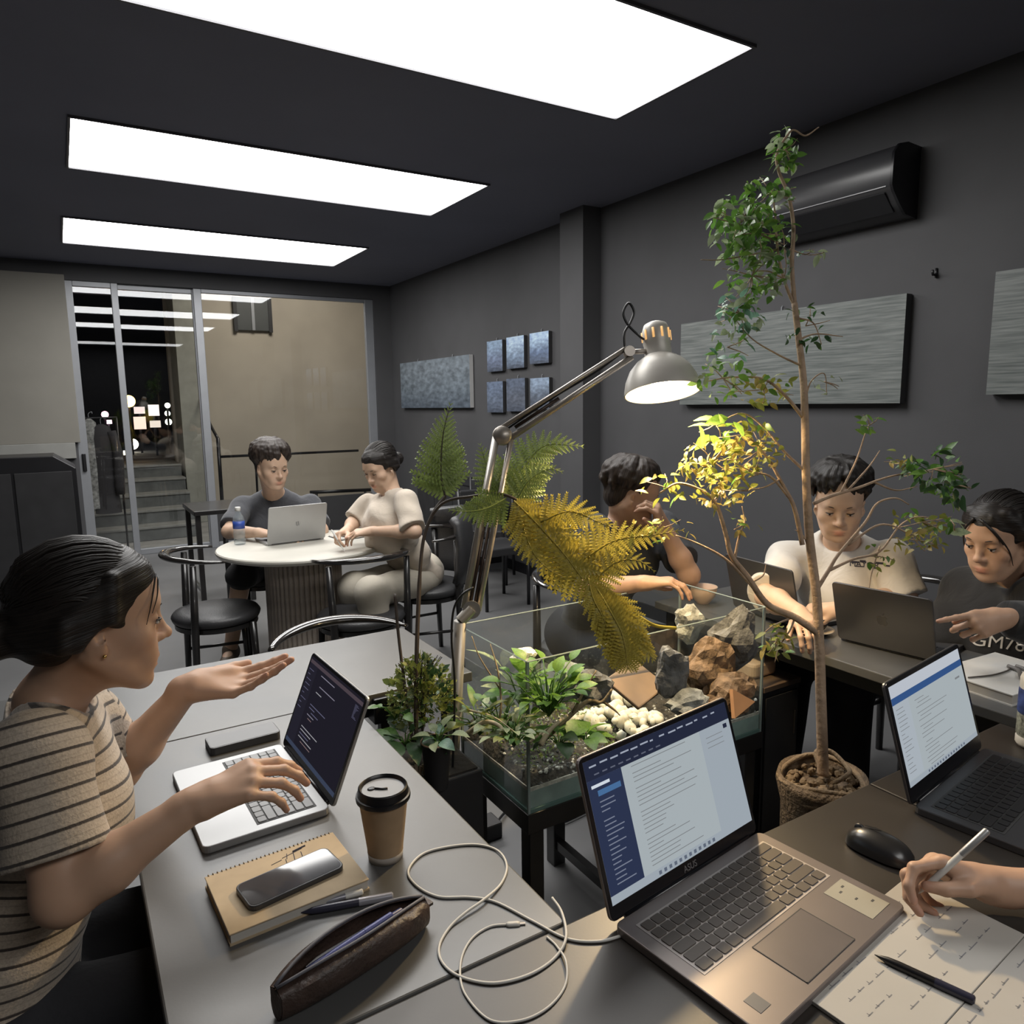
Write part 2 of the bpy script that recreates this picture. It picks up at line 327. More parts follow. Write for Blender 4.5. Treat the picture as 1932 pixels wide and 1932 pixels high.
po = bpy.data.objects.new('porch_lamp', pl); COL.objects.link(po); po.location = (2.6, 9.3, 3.7); po.rotation_euler = (math.radians(12), 0, 0)
# ------------------------------------------------------------------ on the right wall
def canvas(label, px0, px1, zt0, zb0, thick, m, edge, name='canvas_picture', group=None, cat='picture', hooks=1):
    y1 = onx(px0[0], px0[1], XW).y; y0 = onx(px1[0], px1[1], XW).y
    t = thing(name, label, cat, (XW, (y0 + y1) / 2, (zt0 + zb0) / 2), 0, group); hw = (y1 - y0) / 2; hz = (zt0 - zb0) / 2
    MB().mm((-thick, -hw, -hz), (-0.004, hw, hz)).build('canvas', edge, t, bevel=0.002)
    MB().quad((-thick - .0015, hw, -hz), (-thick - .0015, -hw, -hz), (-thick - .0015, -hw, hz), (-thick - .0015, hw, hz)).build('print', m, t)
    for k in range(hooks):
        yy = 0 if hooks == 1 else (-0.5 + k) * hw
        MB().tube([(-0.012, yy, hz - 0.005), (-0.012, yy, hz + 0.02), (-0.005, yy, hz + 0.028)], 0.004, 6).build('hook', m_alu, t)
    return t
def seamat(name, top, mid, low, hz=0.1, sc=18, wave=0.5):
    m = bpy.data.materials.new(name); m.use_nodes = True; nt = m.node_tree; N = nt.nodes; L = nt.links; b = N['Principled BSDF']; b.inputs['Roughness'].default_value = 0.45
    tc = N.new('ShaderNodeTexCoord'); sp = N.new('ShaderNodeSeparateXYZ'); L.new(tc.outputs['Generated'], sp.inputs[0])
    mp = N.new('ShaderNodeMapping'); mp.inputs['Scale'].default_value = (1, 2.2, 5); L.new(tc.outputs['Object'], mp.inputs[0])
    nz = N.new('ShaderNodeTexNoise'); nz.inputs['Scale'].default_value = sc; nz.inputs['Detail'].default_value = 6; L.new(mp.outputs[0], nz.inputs['Vector'])
    ad = N.new('ShaderNodeMath'); ad.operation = 'MULTIPLY_ADD'; ad.inputs[1].default_value = wave * 0.25; L.new(nz.outputs['Fac'], ad.inputs[0]); L.new(sp.outputs['Z'], ad.inputs[2])
    rp_ = N.new('ShaderNodeValToRGB'); e = rp_.color_ramp.elements
    e[0].position = 0.1; e[0].color = (*low, 1); e[1].position = 0.95; e[1].color = (*top, 1)
    q = e.new(0.5 + hz); q.color = (*mid, 1)
    L.new(ad.outputs[0], rp_.inputs[0])
    mx = N.new('ShaderNodeMix'); mx.data_type = 'RGBA'; mx.blend_type = 'OVERLAY'; mx.inputs[0].default_value = wave
    L.new(rp_.outputs[0], mx.inputs[6]); L.new(nz.outputs['Fac'], mx.inputs[7]); L.new(mx.outputs[2], b.inputs['Base Color'])
    return m
m_edge = mat('canvas_edge_dark', (0.03, 0.03, 0.032), 0.6)
canvas('large seascape canvas on the far part of the right wall', (762, 690), (893, 660), 1.96, 1.46, 0.045, seamat('sea_big', (0.16, 0.19, 0.22), (0.13, 0.16, 0.19), (0.07, 0.09, 0.12), 0.05, 5, 1.0), mat('canvas_edge_pale', (0.5, 0.5, 0.5), 0.6), hooks=2)
names = ['upper left', 'upper middle', 'upper right', 'lower left', 'lower middle', 'lower right']
cols = [((0.24, 0.33, 0.46), (0.16, 0.2, 0.3)), ((0.42, 0.55, 0.72), (0.2, 0.27, 0.38)), ((0.40, 0.54, 0.72), (0.12, 0.17, 0.28)), ((0.13, 0.17, 0.25), (0.12, 0.15, 0.21)), ((0.10, 0.125, 0.18), (0.10, 0.115, 0.15)), ((0.24, 0.31, 0.42), (0.10, 0.12, 0.16))]
for i, (xa, xb, ya, yb) in enumerate([(925, 954, 643, 701), (962, 995, 635, 695), (1006, 1042, 627, 686), (925, 955, 720, 778), (962, 997, 714, 776), (1007, 1043, 713, 772)]):
    xm = (xa + xb) / 2
    canvas('small blue canvas, %s of the six on the right wall' % names[i], (xa, ya), (xb, ya), onx(xm, ya, XW).z, onx(xm, yb, XW).z, 0.035,
           seamat('sea_small_%d' % i, cols[i][0], cols[i][1], (0.07, 0.085, 0.12), 0.0, 9, 0.9), m_edge, group='six small canvases')
m_board = bpy.data.materials.new('grey_green_streaks'); m_board.use_nodes = True
nt = m_board.node_tree; tc = nt.nodes.new('ShaderNodeTexCoord'); mp = nt.nodes.new('ShaderNodeMapping'); mp.inputs['Scale'].default_value = (1, 1.2, 26); nz = nt.nodes.new('ShaderNodeTexNoise'); nz.inputs['Scale'].default_value = 4.5; nz.inputs['Detail'].default_value = 5
cr = nt.nodes.new('ShaderNodeValToRGB'); cr.color_ramp.elements[0].position = 0.3; cr.color_ramp.elements[0].color = (0.075, 0.088, 0.085, 1); cr.color_ramp.elements[1].position = 0.75; cr.color_ramp.elements[1].color = (0.21, 0.225, 0.217, 1)
nt.links.new(tc.outputs['Object'], mp.inputs[0]); nt.links.new(mp.outputs[0], nz.inputs['Vector']); nt.links.new(nz.outputs['Fac'], cr.inputs[0]); nt.links.new(cr.outputs[0], nt.nodes['Principled BSDF'].inputs['Base Color'])
canvas('wide grey green canvas with pale streaks behind the tall tree', (1297, 591), (1724, 540), 1.972, 1.475, 0.05, m_board, m_edge)
ym = onx(1893, 513, XW).y
canvas('grey green canvas cut by the right edge of the picture', (1891, 513), (2330, 450), onx(1891, 515, XW).z, onx(1888, 744, XW).z, 0.05, m_board, m_edge)
nh = MB().tube([(0, 0, 0), (-0.03, 0, 0), (-0.035, 0, 0.02)], 0.006, 6); nh.tube([(-0.004, 0, -0.012), (-0.004, 0, 0.03)], 0.005, 6)
nh = nh.build('wall_hook', m_black, smooth=True); nh.location = onx(1767, 519, XW - 0.001); tag(nh, 'tiny black hook alone on the wall right of the wide canvas', 'hook')
# ------------------------------------------------------------------ air conditioner
yr = onx(1708, 300, XW - 0.10).y; yl = yr + 0.80; zc_ = 2.457
ac = thing('air_conditioner', 'black wall mounted air conditioner above the wide canvas', 'air conditioner', (XW, (yr + yl) / 2, zc_))
hl = (yl - yr) / 2
prof = [(0, 0.15), (-0.10, 0.155), (-0.16, 0.14), (-0.195, 0.10), (-0.20, 0.04), (-0.20, -0.03), (-0.185, -0.055), (-0.14, -0.10), (-0.09, -0.14), (0, -0.15)]
MB().prism([(x, z) for x, z in prof], (1, 0, 0), (0, 0, 1), (0, hl, 0), 2 * hl).build('body', mat('ac_black', (0.035, 0.035, 0.038), 0.32, var=0.03), ac, smooth=True, auto=40, bevel=0.004)
for s in (-1, 1):
    MB().prism([(x * 1.03, z * 1.03) for x, z in prof], (1, 0, 0), (0, 0, 1), (0, s * hl + (0.012 if s > 0 else 0.0), 0), 0.012 if s > 0 else 0.012).build('end_cap', m_black, ac, smooth=True, auto=40)
MB().box((-0.150, 0, -0.092), (0.11, 2 * hl - 0.06, 0.008), rot=Matrix.Rotation(math.radians(42), 3, 'Y')).build('louver', m_black, ac, bevel=0.002)
MB().mm((-0.2015, -hl + .02, -0.034), (-0.195, hl - .02, -0.030)).build('seam_strip', mat('ac_edge', (0.3, 0.3, 0.32), 0.3), ac)

sb = thing('sideboard', 'low black sideboard along the right wall behind the woman in cream', 'cabinet', (3.22, 6.25, 0))
MB().mm((-.17, -.60, .06), (.165, .60, .78)).build('body', m_black, sb, bevel=.004); MB().mm((-.15, -.58, 0), (.16, .58, .06)).build('plinth', m_alu, sb)
for k in range(3): MB().mm((-.178, -.59 + .395 * k, .08), (-.171, -.205 + .395 * k, .76)).build('door', m_blackmat, sb)
# ================================================================== tables and chairs
m_desk = mat('charcoal_laminate', (0.082, 0.082, 0.081), 0.34, var=0.10, scale=5, bump=0.012, bscale=220, spec=0.6)
m_deskb = mat('brown_black_laminate', (0.032, 0.027, 0.023), 0.42, var=0.12, scale=5, bump=0.012, bscale=220)
m_leath = mat('black_leather', (0.03, 0.03, 0.032), 0.42, var=0.1, bump=0.15, bscale=160)
m_blackw = mat('black_wood', (0.014, 0.013, 0.013), 0.3, var=0.3, coat=0.2)
m_steel = mat('brushed_steel', (0.42, 0.38, 0.34), 0.36, metal=0.55, var=0.08, scale=30)
ZT = 0.75
def desk(name, label, x0, x1, y0, y1, m, zt=ZT, group=None, legs=True, th=0.028):
    t = thing(name, label, 'table', ((x0 + x1) / 2, (y0 + y1) / 2, 0), 0, group); hx = (x1 - x0) / 2; hy = (y1 - y0) / 2
    MB().mm((-hx, -hy, zt - th), (hx, hy, zt)).build('table_top', m, t, bevel=0.003)
    MB().mm((-hx + .04, -hy + .04, zt - th - .05), (hx - .04, hy - .04, zt - th)).build('apron', m_blackmat, t)
    for sx in (-1, 1):
        for sy in (-1, 1):
            MB().mm((sx * (hx - .05) - .02, sy * (hy - .05) - .02, 0), (sx * (hx - .05) + .02, sy * (hy - .05) + .02, zt - th)).build('leg', m_blackmat, t, bevel=0.003)
    return t
desk('cafe_table', 'dark grey table with the open white laptop and paper cup', 0.045, 0.565, 0.79, 1.748, m_desk)
desk('cafe_table', 'bare grey table behind the gesturing hand', -0.75, 0.93, 1.752, 2.25, m_desk)
desk('cafe_table', 'brown black table under the laptop with the document screen', 0.02, 1.292, 0.10, 0.786, m_deskb)
desk('cafe_table', 'brown black table at the right edge under the laptop with the blue banner', 1.295, 1.80, 0.22, 0.786, m_deskb)
desk('cafe_table', 'long dark table along the right wall with three people behind it', 1.86, 2.52, 0.62, 2.02, m_desk)
# round table
m_cream = mat('cream_top', (0.58, 0.56, 0.50), 0.35, var=0.03)
m_flute = mat('taupe_fluted_wood', (0.40, 0.345, 0.295), 0.55, var=0.18, scale=14)
RT = (1.07, 3.97)
t = thing('round_table', 'round cream table with a fluted drum base', 'table', (*RT, 0))
MB().lathe([(0, 0.712), (0.40, 0.712), (0.435, 0.722), (0.445, 0.735), (0.445, 0.744), (0.44, 0.75), (0, 0.75)], n=48).build('table_top', m_cream, t, smooth=True, auto=35)
MB().lathe([(0, 0), (0.188, 0), (0.188, 0.712), (0, 0.712)], n=32).build('drum', mat('drum_core', (0.12, 0.10, 0.085), 0.6), t, smooth=True, auto=35)
sl = MB(); sl.tube([(0, 0, 0.01), (0, 0, 0.71)], 0.0135, 8); sl0 = sl.build('flute', m_flute, t, smooth=True, auto=40)
for k in range(46):
    a = 2 * PI * k / 46; o = sl0 if k == 0 else copyobj(sl0, t); o.location = (0.192 * math.cos(a), 0.192 * math.sin(a), 0)
# small square black table near the door
t = thing('side_table', 'small square black table between the glass door and the man in grey', 'table', (0.99, 6.1, 0))
MB().mm((-.21, -.30, .70), (.22, .30, .735)).build('table_top', m_blackw, t, bevel=0.004)
for sx in (-1, 1):
    for sy in (-1, 1): MB().mm((sx * .18 - .018, sy * .26 - .018, 0), (sx * .18 + .018, sy * .26 + .018, .70)).build('leg', m_blackw, t)
    MB().mm((sx * .18 - .012, -.24, .10), (sx * .18 + .012, .24, .125)).build('stretcher', m_blackw, t)
def armchair(label, x, y, deg, rail_r=0.235, z=0.755, pad=False, group='round backed black chairs', arc=98):
    t = thing('armchair', label, 'chair', (x, y, 0), math.radians(deg), group)
    MB().lathe([(0, .415), (.20, .415), (.222, .43), (.228, .45), (.215, .468), (.17, .478), (0, .482)], n=28, sy=0.95).build('seat', m_leath, t, smooth=True)
    MB().lathe([(0.19, .395), (.212, .395), (.212, .418), (.19, .418)], n=28, sy=.95).build('seat_ring', m_blackw, t, smooth=True, auto=40)
    for s in (-1, 1):
        MB().tube([(s * .165, .165, 0), (s * .155, .15, .42)], [.013, .018], 10).build('leg', m_blackw, t, smooth=True)
        MB().tube([(s * .20, -.14, 0), (s * .195, -.125, .42), (s * .205, -.115, z - .01)], [.014, .019, .015], 10).build('leg', m_blackw, t, smooth=True)
        MB().tube([(s * .160, .155, .22), (s * .197, -.13, .22)], .009, 8).build('stretcher', m_blackw, t, smooth=True)
    pts = []; rad = []
    for k in range(25):
        a = math.radians(-90 + arc * (k / 12 - 1))
        pts.append((rail_r * math.cos(a), rail_r * 0.95 * math.sin(a) + 0.0, z + .02 * math.sin(PI * k / 24))); q = math.sin(PI * k / 24)
        rad.append(.009 + .017 * q)
    MB().tube(pts, rad, 10, flat=0.62).build('back_rail', mat('black_polish', (0.016, 0.014, 0.013), 0.16, var=0.3, coat=0.6), t, smooth=True)
    if pad:
        g = MB(); pr = []
        g2 = []
        for i in range(13):
            a = math.radians(-155 + 130 * i / 12)
            for j, zz in enumerate((.50, .58, .70, .82, .90)):
                w = (0.215, .245, .25, .235, .20)[j]; g2.append(Vector((w * math.cos(a), w * math.sin(a), zz - .05 * abs(i - 6) / 6 * (j == 4))))
        fs = [(i * 5 + j, i * 5 + j + 1, (i + 1) * 5 + j + 1, (i + 1) * 5 + j) for i in range(12) for j in range(4)]
        g.add(g2, fs); o = g.build('back_pad', m_leath, t, smooth=True); so = o.modifiers.new('thick', 'SOLIDIFY'); so.thickness = 0.035
    return t
armchair('empty black armchair on the left of the round table', 0.60, 3.93, -92)
armchair('empty black armchair with its back to the camera at the round table', 1.215, 3.47, 4)
armchair('black armchair pushed under the bare grey table, only its shiny rail showing', 0.735, 2.205, 180, rail_r=0.255, arc=66, z=0.735)
armchair('black chair with a padded back under the woman in cream', 1.74, 3.82, 82, pad=True)
armchair('black chair under the man in dark grey tee', 1.02, 4.66, 182)
armchair('black chair under the woman in the striped tee', -0.30, 1.34, -90)
armchair('black chair under the young man in the white tee', 2.72, 1.55, 80)
armchair('black chair under the woman in the black hoodie', 2.72, 0.92, 80)
armchair('black chair under the man half hidden by fern leaves', 1.86, 2.42, 190)
armchair('black chair under the person writing at the right edge', 1.50, -0.06, 0)
# black dining chair against the wall
def dinner(label, x, y, deg):
    t = thing('dining_chair', label, 'chair', (x, y, 0), math.radians(deg), 'square black chairs by the pillar')
    MB().mm((-.2, -.2, .40), (.2, .2, .46)).build('seat', m_leath, t, bevel=0.01)
    for sx in (-1, 1):
        MB().tube([(sx * .18, .18, 0), (sx * .18, .18, .41)], .013, 8).build('leg', m_black, t, smooth=True)
        MB().tube([(sx * .19, -.20, 0), (sx * .18, -.18, .42), (sx * .185, -.225, .86)], .013, 8).build('leg', m_black, t, smooth=True)
    MB().mm((-.185, -.235, .60), (.185, -.205, .85)).build('backrest', m_leath, t, bevel=0.012)
dinner('square black chair near the pillar seen behind the lamp arm', 2.70, 4.68, 180)
dinner('square black chair in shadow beside the first one by the pillar', 3.02, 5.35, 140)

# ================================================================== laptops
m_silver = mat('silver_shell', (0.36, 0.36, 0.36), 0.38, metal=0.55, var=0.03)
m_pinkg = mat('warm_grey_shell', (0.225, 0.195, 0.185), 0.38, metal=0.45, var=0.03)
m_dshell = mat('space_grey_shell', (0.085, 0.085, 0.09), 0.38, metal=0.5, var=0.04)
m_keyw = mat('silver_key', (0.36, 0.36, 0.36), 0.5, var=0.03)
m_keyb = mat('brown_grey_key', (0.085, 0.07, 0.06), 0.5, var=0.05)
m_keyk = mat('black_key', (0.02, 0.02, 0.022), 0.45, var=0.1)
m_bez = mat('black_bezel', (0.008, 0.008, 0.01), 0.25, var=0.1)
m_gap = mat('key_gap_dark', (0.06, 0.06, 0.06), 0.6); m_gapl = mat('key_gap_light', (0.42, 0.38, 0.36), 0.45, metal=0.3)
m_pad = mat('touchpad', (0.20, 0.175, 0.168), 0.3, metal=0.4)
SCR = {}
def smat(k, c, s=1.0):
    if k not in SCR: SCR[k] = emis('screen_' + k, c, s)
    return SCR[k]
def doc_screen(kind):
    """(x0,y0,x1,y1,material) rectangles in unit screen space, y up"""
    R = []; rd = random.Random(5)
    W = smat('paper', (0.33, 0.37, 0.39)); Nv = smat('navy', (0.016, 0.02, 0.04)); G = smat('pale_grey', (0.29, 0.33, 0.37)); T = smat('text', (0.17, 0.18, 0.19)); Wt = smat('bright_text', (0.30, 0.33, 0.40)); B = smat('blue', (0.055, 0.13, 0.27)); Dk = smat('dark', (0.012, 0.011, 0.017)); Dv = smat('violet_bar', (0.06, 0.045, 0.055)); Bb = smat('status_blue', (0.035, 0.045, 0.075)); Bd = smat('band', (0.03, 0.075, 0.20))
    if kind == 'code':
        R += [(0, 0, 1, 1, Dk), (0, .93, 1, .97, Dv), (0, 0, 1, .045, Bb), (0, .045, .16, .93, smat('side', (0.015, 0.014, 0.022)))]
        y = .88; 
        for k in range(21):
            ind = rd.choice([.20, .23, .26, .29]); ln = rd.uniform(.06, .34)
            if rd.random() > .28: R.append((ind, y, min(ind + ln, .8), y + .009, smat(*rd.choice([('c1', (0.20, 0.19, 0.24)), ('c2', (0.10, 0.10, 0.16)), ('c3', (0.17, 0.12, 0.12)), ('c4', (0.30, 0.30, 0.32))]))))
            y -= .038
        for k in range(9): R.append((.02, .86 - k * .055, .02 + rd.uniform(.04, .11), .867 - k * .055, smat('c2', (0, 0, 0))))
        for k in range(12): R.append((.90, .90 - k * .012, .90 + rd.uniform(.02, .07), .904 - k * .012, smat('c2', (0, 0, 0))))
    elif kind == 'editor':
        R += [(0, 0, 1, 1, W), (0, .86, 1, 1, Nv), (0, .06, .21, .86, smat('sidebar', (0.022, 0.03, 0.065))), (0, 0, 1, .06, G), (.76, .06, 1, .86, G)]
        for k in range(14): R.append((.03 + k * .065, .945 + .005 * (k % 2), .03 + k * .065 + rd.uniform(.02, .055), .957 + .005 * (k % 2), Wt))
        for k in range(9): R.append((.05 + k * .05, .885, .05 + k * .05 + .03, .895, smat('dim', (0.10, 0.11, 0.15))))
        R += [(.02, .80, .13, .822, smat('white', (0.55, 0.6, 0.66))), (.05, .735, .19, .775, B), (.945, .80, .975, .835, Nv)]
        for k in range(18):
            if k in (3,): continue
            R.append((.05, .69 - k * .034, .05 + rd.uniform(.05, .12), .698 - k * .034, smat('dim2', (0.16, 0.18, 0.24))))
        yy = .83
        for k in range(22):
            ln = rd.uniform(.10, .42)
            if k in (1, 4, 9, 15): yy -= .02
            R.append((.27, yy, .27 + ln, yy + .0055, T)); yy -= .031
        for k in range(3): R.append((.80, .78 - k * .04, .93, .785 - k * .04, T))
        for k in range(12): R.append((.30 + k * .035, .015, .30 + k * .035 + .018, .042, smat('dock', (0.10, 0.12, 0.16))))
    else:
        R += [(0, 0, 1, 1, W), (0, .88, 1, 1, smat('top_pale', (0.42, 0.45, 0.50))), (0, .81, 1, .88, Bd), (.0, .06, .20, .81, smat('pale2', (0.34, 0.38, 0.42))), (0, 0, 1, .05, G)]
        for k in range(16): R.append((.03, .75 - k * .042, .03 + rd.uniform(.04, .12), .756 - k * .042, T))
        yy = .74
        for k in range(17):
            R.append((.27 + .03 * (k % 3 == 1), yy, .27 + rd.uniform(.12, .45), yy + .006, T)); yy -= .038 if k not in (2, 5, 9) else .06
        for k in range(14): R.append((.25 + k * .04, .012, .25 + k * .04 + .02, .035, smat('dock', (0, 0, 0))))
        R.append((.86, .70, .93, .72, T))
    return R
def laptop(label, loc, deg, w, d, ang, shell, keym, gapm, screen, bez=0.012, chin=0.02, keys=True, hb=0.014, lidh=None, sticker=False, badge=None, tilt=None, group='open laptops', rows=6, cols=15):
    t = thing('laptop', label, 'laptop', loc, math.radians(deg), group); lidh = lidh or d
    b = MB(); b.rbox((0, -d / 2, hb / 2), (w, d), 0.012, hb); base = b.build('base', shell, t, bevel=0.002)
    # keyboard well and keys
    kx = w * 0.86; ky0 = -d * 0.10; ky1 = -d * 0.56
    MB().mm((-kx / 2 - .003, ky1 - .003, hb), (kx / 2 + .003, ky0 + .003, hb + .0006)).build('keyboard_deck', gapm, t)
    if keys:
        rh = (ky0 - ky1) / rows; cw = kx / cols
        proto = {}
        def key(x, y, wd):
            kk = round(wd, 4)
            if kk not in proto:
                q = MB(); q.rbox((0, 0, 0.0008), (wd - .0028, rh - .0028), 0.0022, 0.0016, n=2); proto[kk] = q.build('key', keym, base)
                o = proto[kk]
            else: o = copyobj(proto[kk], base)
            o.location = (x, y, hb + .0006)
        for r in range(rows):
            y = ky0 - (r + .5) * rh
            if r == rows - 1:
                ws = [1.2, 1.0, 1.0, 1.2, 5.2, 1.2, 1.0, 1.1, 1.05, 1.05]
            elif r == rows - 2: ws = [2.2] + [1] * 10 + [2.8]
            elif r == rows - 3: ws = [1.8] + [1] * 11 + [2.2]
            elif r == rows - 4: ws = [1.5] + [1] * 12 + [1.5]
            else: ws = [1] * 13 + [2.0]
            sc = kx / sum(ws); x = -kx / 2
            for q in ws: key(x + q * sc / 2, y, q * sc); x += q * sc
    px = w * .34; py = d * .33
    tp = MB(); tp.rbox((-w * .02, -d * .78, hb + .0004), (px, py), 0.004, 0.0008); tp.build('touchpad', m_pad if shell is not m_dshell else mat('touchpad_dark', (0.06, 0.06, 0.063), 0.3), t)
    te = MB()
    for (a, c) in (((-px / 2, -py / 2), (px / 2, -py / 2 + .0012)), ((-px / 2, py / 2 - .0012), (px / 2, py / 2)), ((-px / 2, -py / 2), (-px / 2 + .0012, py / 2)), ((px / 2 - .0012, -py / 2), (px / 2, py / 2))):
        te.mm((a[0] - w * .02, a[1] - d * .78, hb + .0008), (c[0] - w * .02, c[1] - d * .78, hb + .0011))
    te.build('touchpad_edge', m_gap, t)
    if sticker:
        s_ = MB(); s_.mm((w * .31, -d * .93, hb), (w * .455, -d * .63, hb + .0006)); o = s_.build('sticky_note', mat('sticky_note', (0.33, 0.31, 0.25), 0.7), t); o['label'] = 'pale sticky note with tiny marks'
        q = MB()
        for (a, c) in ((.36, .70), (.40, .68), (.37, .79), (.41, .86)): q.mm((w * a, -d * c, hb + .0006), (w * a + .006, -d * c + .003, hb + .0009))
        q.build('note_mark', m_gap, o)
        MB().mm((-w * .43, -d * .90, hb), (-w * .37, -d * .80, hb + .0005)).build('sticker', mat('grey_sticker', (0.10, 0.10, 0.11), 0.4), t)
    # hinge and lid
    MB().tube([(-w * .42, 0.003, hb * .75), (w * .42, 0.003, hb * .75)], 0.0055, 10).build('hinge', m_bez, t, smooth=True)
    lid = bpy.data.objects.new('lid', None)
    th = math.radians(ang)                       # 180 = flat open; lid direction in the y-z plane
    dirv = Vector((0, -math.cos(th), math.sin(th))); nrm = Vector((0, -math.sin(th), -math.cos(th)))  # screen faces nrm
    o0 = Vector((0, 0.004, hb * .8))
    rot = Matrix((Vector((1, 0, 0)), dirv, -nrm)).transposed()
    L_ = MB(); L_.rbox((0, lidh / 2, 0.003), (w, lidh), 0.011, 0.006)
    L_.v = [rot @ p + o0 for p in L_.v]; lid = L_.build('lid', shell, t, bevel=0.0015)
    Bz = MB(); Bz.rbox((0, lidh / 2, -0.0006), (w - .003, lidh - .003), 0.010, 0.0014); Bz.v = [rot @ p + o0 for p in Bz.v]; Bz.build('bezel', m_bez, lid)
    if screen:
        sw = w - 2 * bez; x0 = -sw / 2; y0 = chin; sh = lidh - bez - chin
        S = MB(); mats = []
        for i, (a, b_, c, e, m) in enumerate(doc_screen(screen)):
            if m not in mats: mats.append(m)
            zz = -0.0014 - 0.00004 * (1 + min(i, 6))
            S.quad((x0 + a * sw, y0 + b_ * sh, zz), (x0 + a * sw, y0 + e * sh, zz), (x0 + c * sw, y0 + e * sh, zz), (x0 + c * sw, y0 + b_ * sh, zz), mats.index(m))
        S.v = [rot @ p + o0 for p in S.v]; S.build('display', mats, lid)
    if badge: badge(t, lid, rot, o0, w, lidh)
    return t, rot, o0
def txt(body, size, m, parent, M4, name='lettering', ext=0.0004, bold=0.0):
    cu = bpy.data.curves.new(name, 'FONT'); cu.body = body; cu.size = size; cu.extrude = ext; cu.align_x = 'CENTER'; cu.align_y = 'CENTER'; cu.offset = bold
    o = bpy.data.objects.new(name, cu); COL.objects.link(o); dg = bpy.context.evaluated_depsgraph_get(); me = bpy.data.meshes.new_from_object(o.evaluated_get(dg)); bpy.data.objects.remove(o)
    me.transform(M4); me.materials.clear(); me.materials.append(m); r = bpy.data.objects.new(name, me); COL.objects.link(r)
    if parent: r.parent = parent
    return r
m_badge = mat('badge_chrome', (0.35, 0.35, 0.36), 0.3, metal=0.6)
def badge_word(word, size, m=None):
    def f(t, lid, rot, o0, w, lh):
        M4 = Matrix.Translation(o0) @ rot.to_4x4() @ Matrix.Translation((0, 0.011, -0.0016)) @ Matrix.Rotation(PI, 4, 'Y') @ Matrix.Scale(-1, 4, (1, 0, 0)) @ Matrix.Scale(-1, 4, (0, 0, 1))
        M4 = Matrix.Translation(o0) @ rot.to_4x4() @ Matrix.Translation((0, 0.011, -0.0016)) @ Matrix(((1, 0, 0, 0), (0, 1, 0, 0), (0, 0, -1, 0), (0, 0, 0, 1)))
        txt(word, size, m or m_badge, lid, M4, 'wordmark')
    return f
def badge_fruit(t, lid, rot, o0, w, lh):
    s = lh * .085; pts = []
    body = [(0, .62), (.28, .78), (.62, .74), (.86, .50), (.66, .22), (.64, -.05), (.92, -.42), (.66, -.86), (.38, -1.0), (0, -.88), (-.38, -1.0), (-.70, -.80), (-.95, -.25), (-.90, .36), (-.60, .74), (-.28, .78)]
    g = MB(); n = len(body)
    leaf = [(.05, .86), (.12, 1.12), (.40, 1.42), (.46, 1.16), (.30, .92)]
    for poly in (body, leaf):
        k = len(poly); vs = [Vector((-x * s, lh / 2 + y * s * 1.05, 0.0063)) for x, y in poly] + [Vector((-x * s, lh / 2 + y * s * 1.05, 0.0058)) for x, y in poly]
        g.add([rot @ p + o0 for p in vs], [list(range(k))[::-1]] + [(i, k + i, k + (i + 1) % k, (i + 1) % k) for i in range(k)])
    g.build('emblem', mat('emblem_black', (0.012, 0.012, 0.014), 0.2), lid)
def badge_round(t, lid, rot, o0, w, lh):
    g = MB(); s = lh * .07
    ring = [(s * math.cos(2 * PI * k / 20), s * math.sin(2 * PI * k / 20)) for k in range(20)]
    g.add([rot @ Vector((x, lh / 2 + y, 0.0063)) + o0 for x, y in ring], [list(range(20))])
    e = g.build('emblem', mat('emblem_ring', (0.30, 0.30, 0.30), 0.3, metal=.5), lid)
    q = MB()
    for (a, b) in (((-.5, -.75), (-.1, .9)), ((.1, -.9), (.5, .75)), ((-.28, .1), (.02, .35)), ((.05, -.35), (.3, -.1))):
        q.add([rot @ (Vector((a[0] * s, lh / 2 + a[1] * s, 0.0066))) + o0, rot @ Vector((a[0] * s + .002, lh / 2 + a[1] * s, .0066)) + o0, rot @ Vector((b[0] * s + .002, lh / 2 + b[1] * s, .0066)) + o0, rot @ Vector((b[0] * s, lh / 2 + b[1] * s, .0066)) + o0], [(0, 1, 2, 3)])
    q.build('emblem_mark', m_bez, e)
LAPL = laptop('open white laptop with dark code screen in front of the striped tee woman', (0.357, 1.412, ZT), -90 + 2, 0.315, 0.222, 112, m_silver, m_keyw, m_gap, 'code', bez=.008, chin=.016, lidh=.212)
LAPR = laptop('warm grey laptop showing a document with navy sidebar and a sticky note', (0.787, 0.757, ZT), 7, 0.36, 0.245, 108, m_pinkg, m_keyb, m_gapl, 'editor', bez=.008, chin=.022, lidh=.234, sticker=True, badge=badge_word('ASUS', 0.014))
LAP3 = laptop('dark laptop with a blue banner page on its screen at the right edge', (1.437, 0.705, ZT), 8, 0.35, 0.24, 106, m_dshell, m_keyk, m_gap, 'page', bez=.010, chin=.030, lidh=.225)
LAPA = laptop('space grey laptop seen from behind with a fruit emblem', (2.045, 1.215, ZT), 98, 0.285, 0.20, 108, m_dshell, m_keyk, m_gap, 'page', badge=badge_fruit, lidh=.200)
LAPH = laptop('silver laptop seen from behind on the round cream table', (1.055, 4.03, ZT), 184, 0.325, 0.225, 106, m_silver, m_keyk, m_gap, 'page', badge=badge_round, lidh=.215)
LAPD = laptop('dark laptop lid half hidden by branches before the young man in white', (2.02, 1.63, ZT), 84, 0.31, 0.21, 104, m_dshell, m_keyk, m_gap, 'page', lidh=.205)
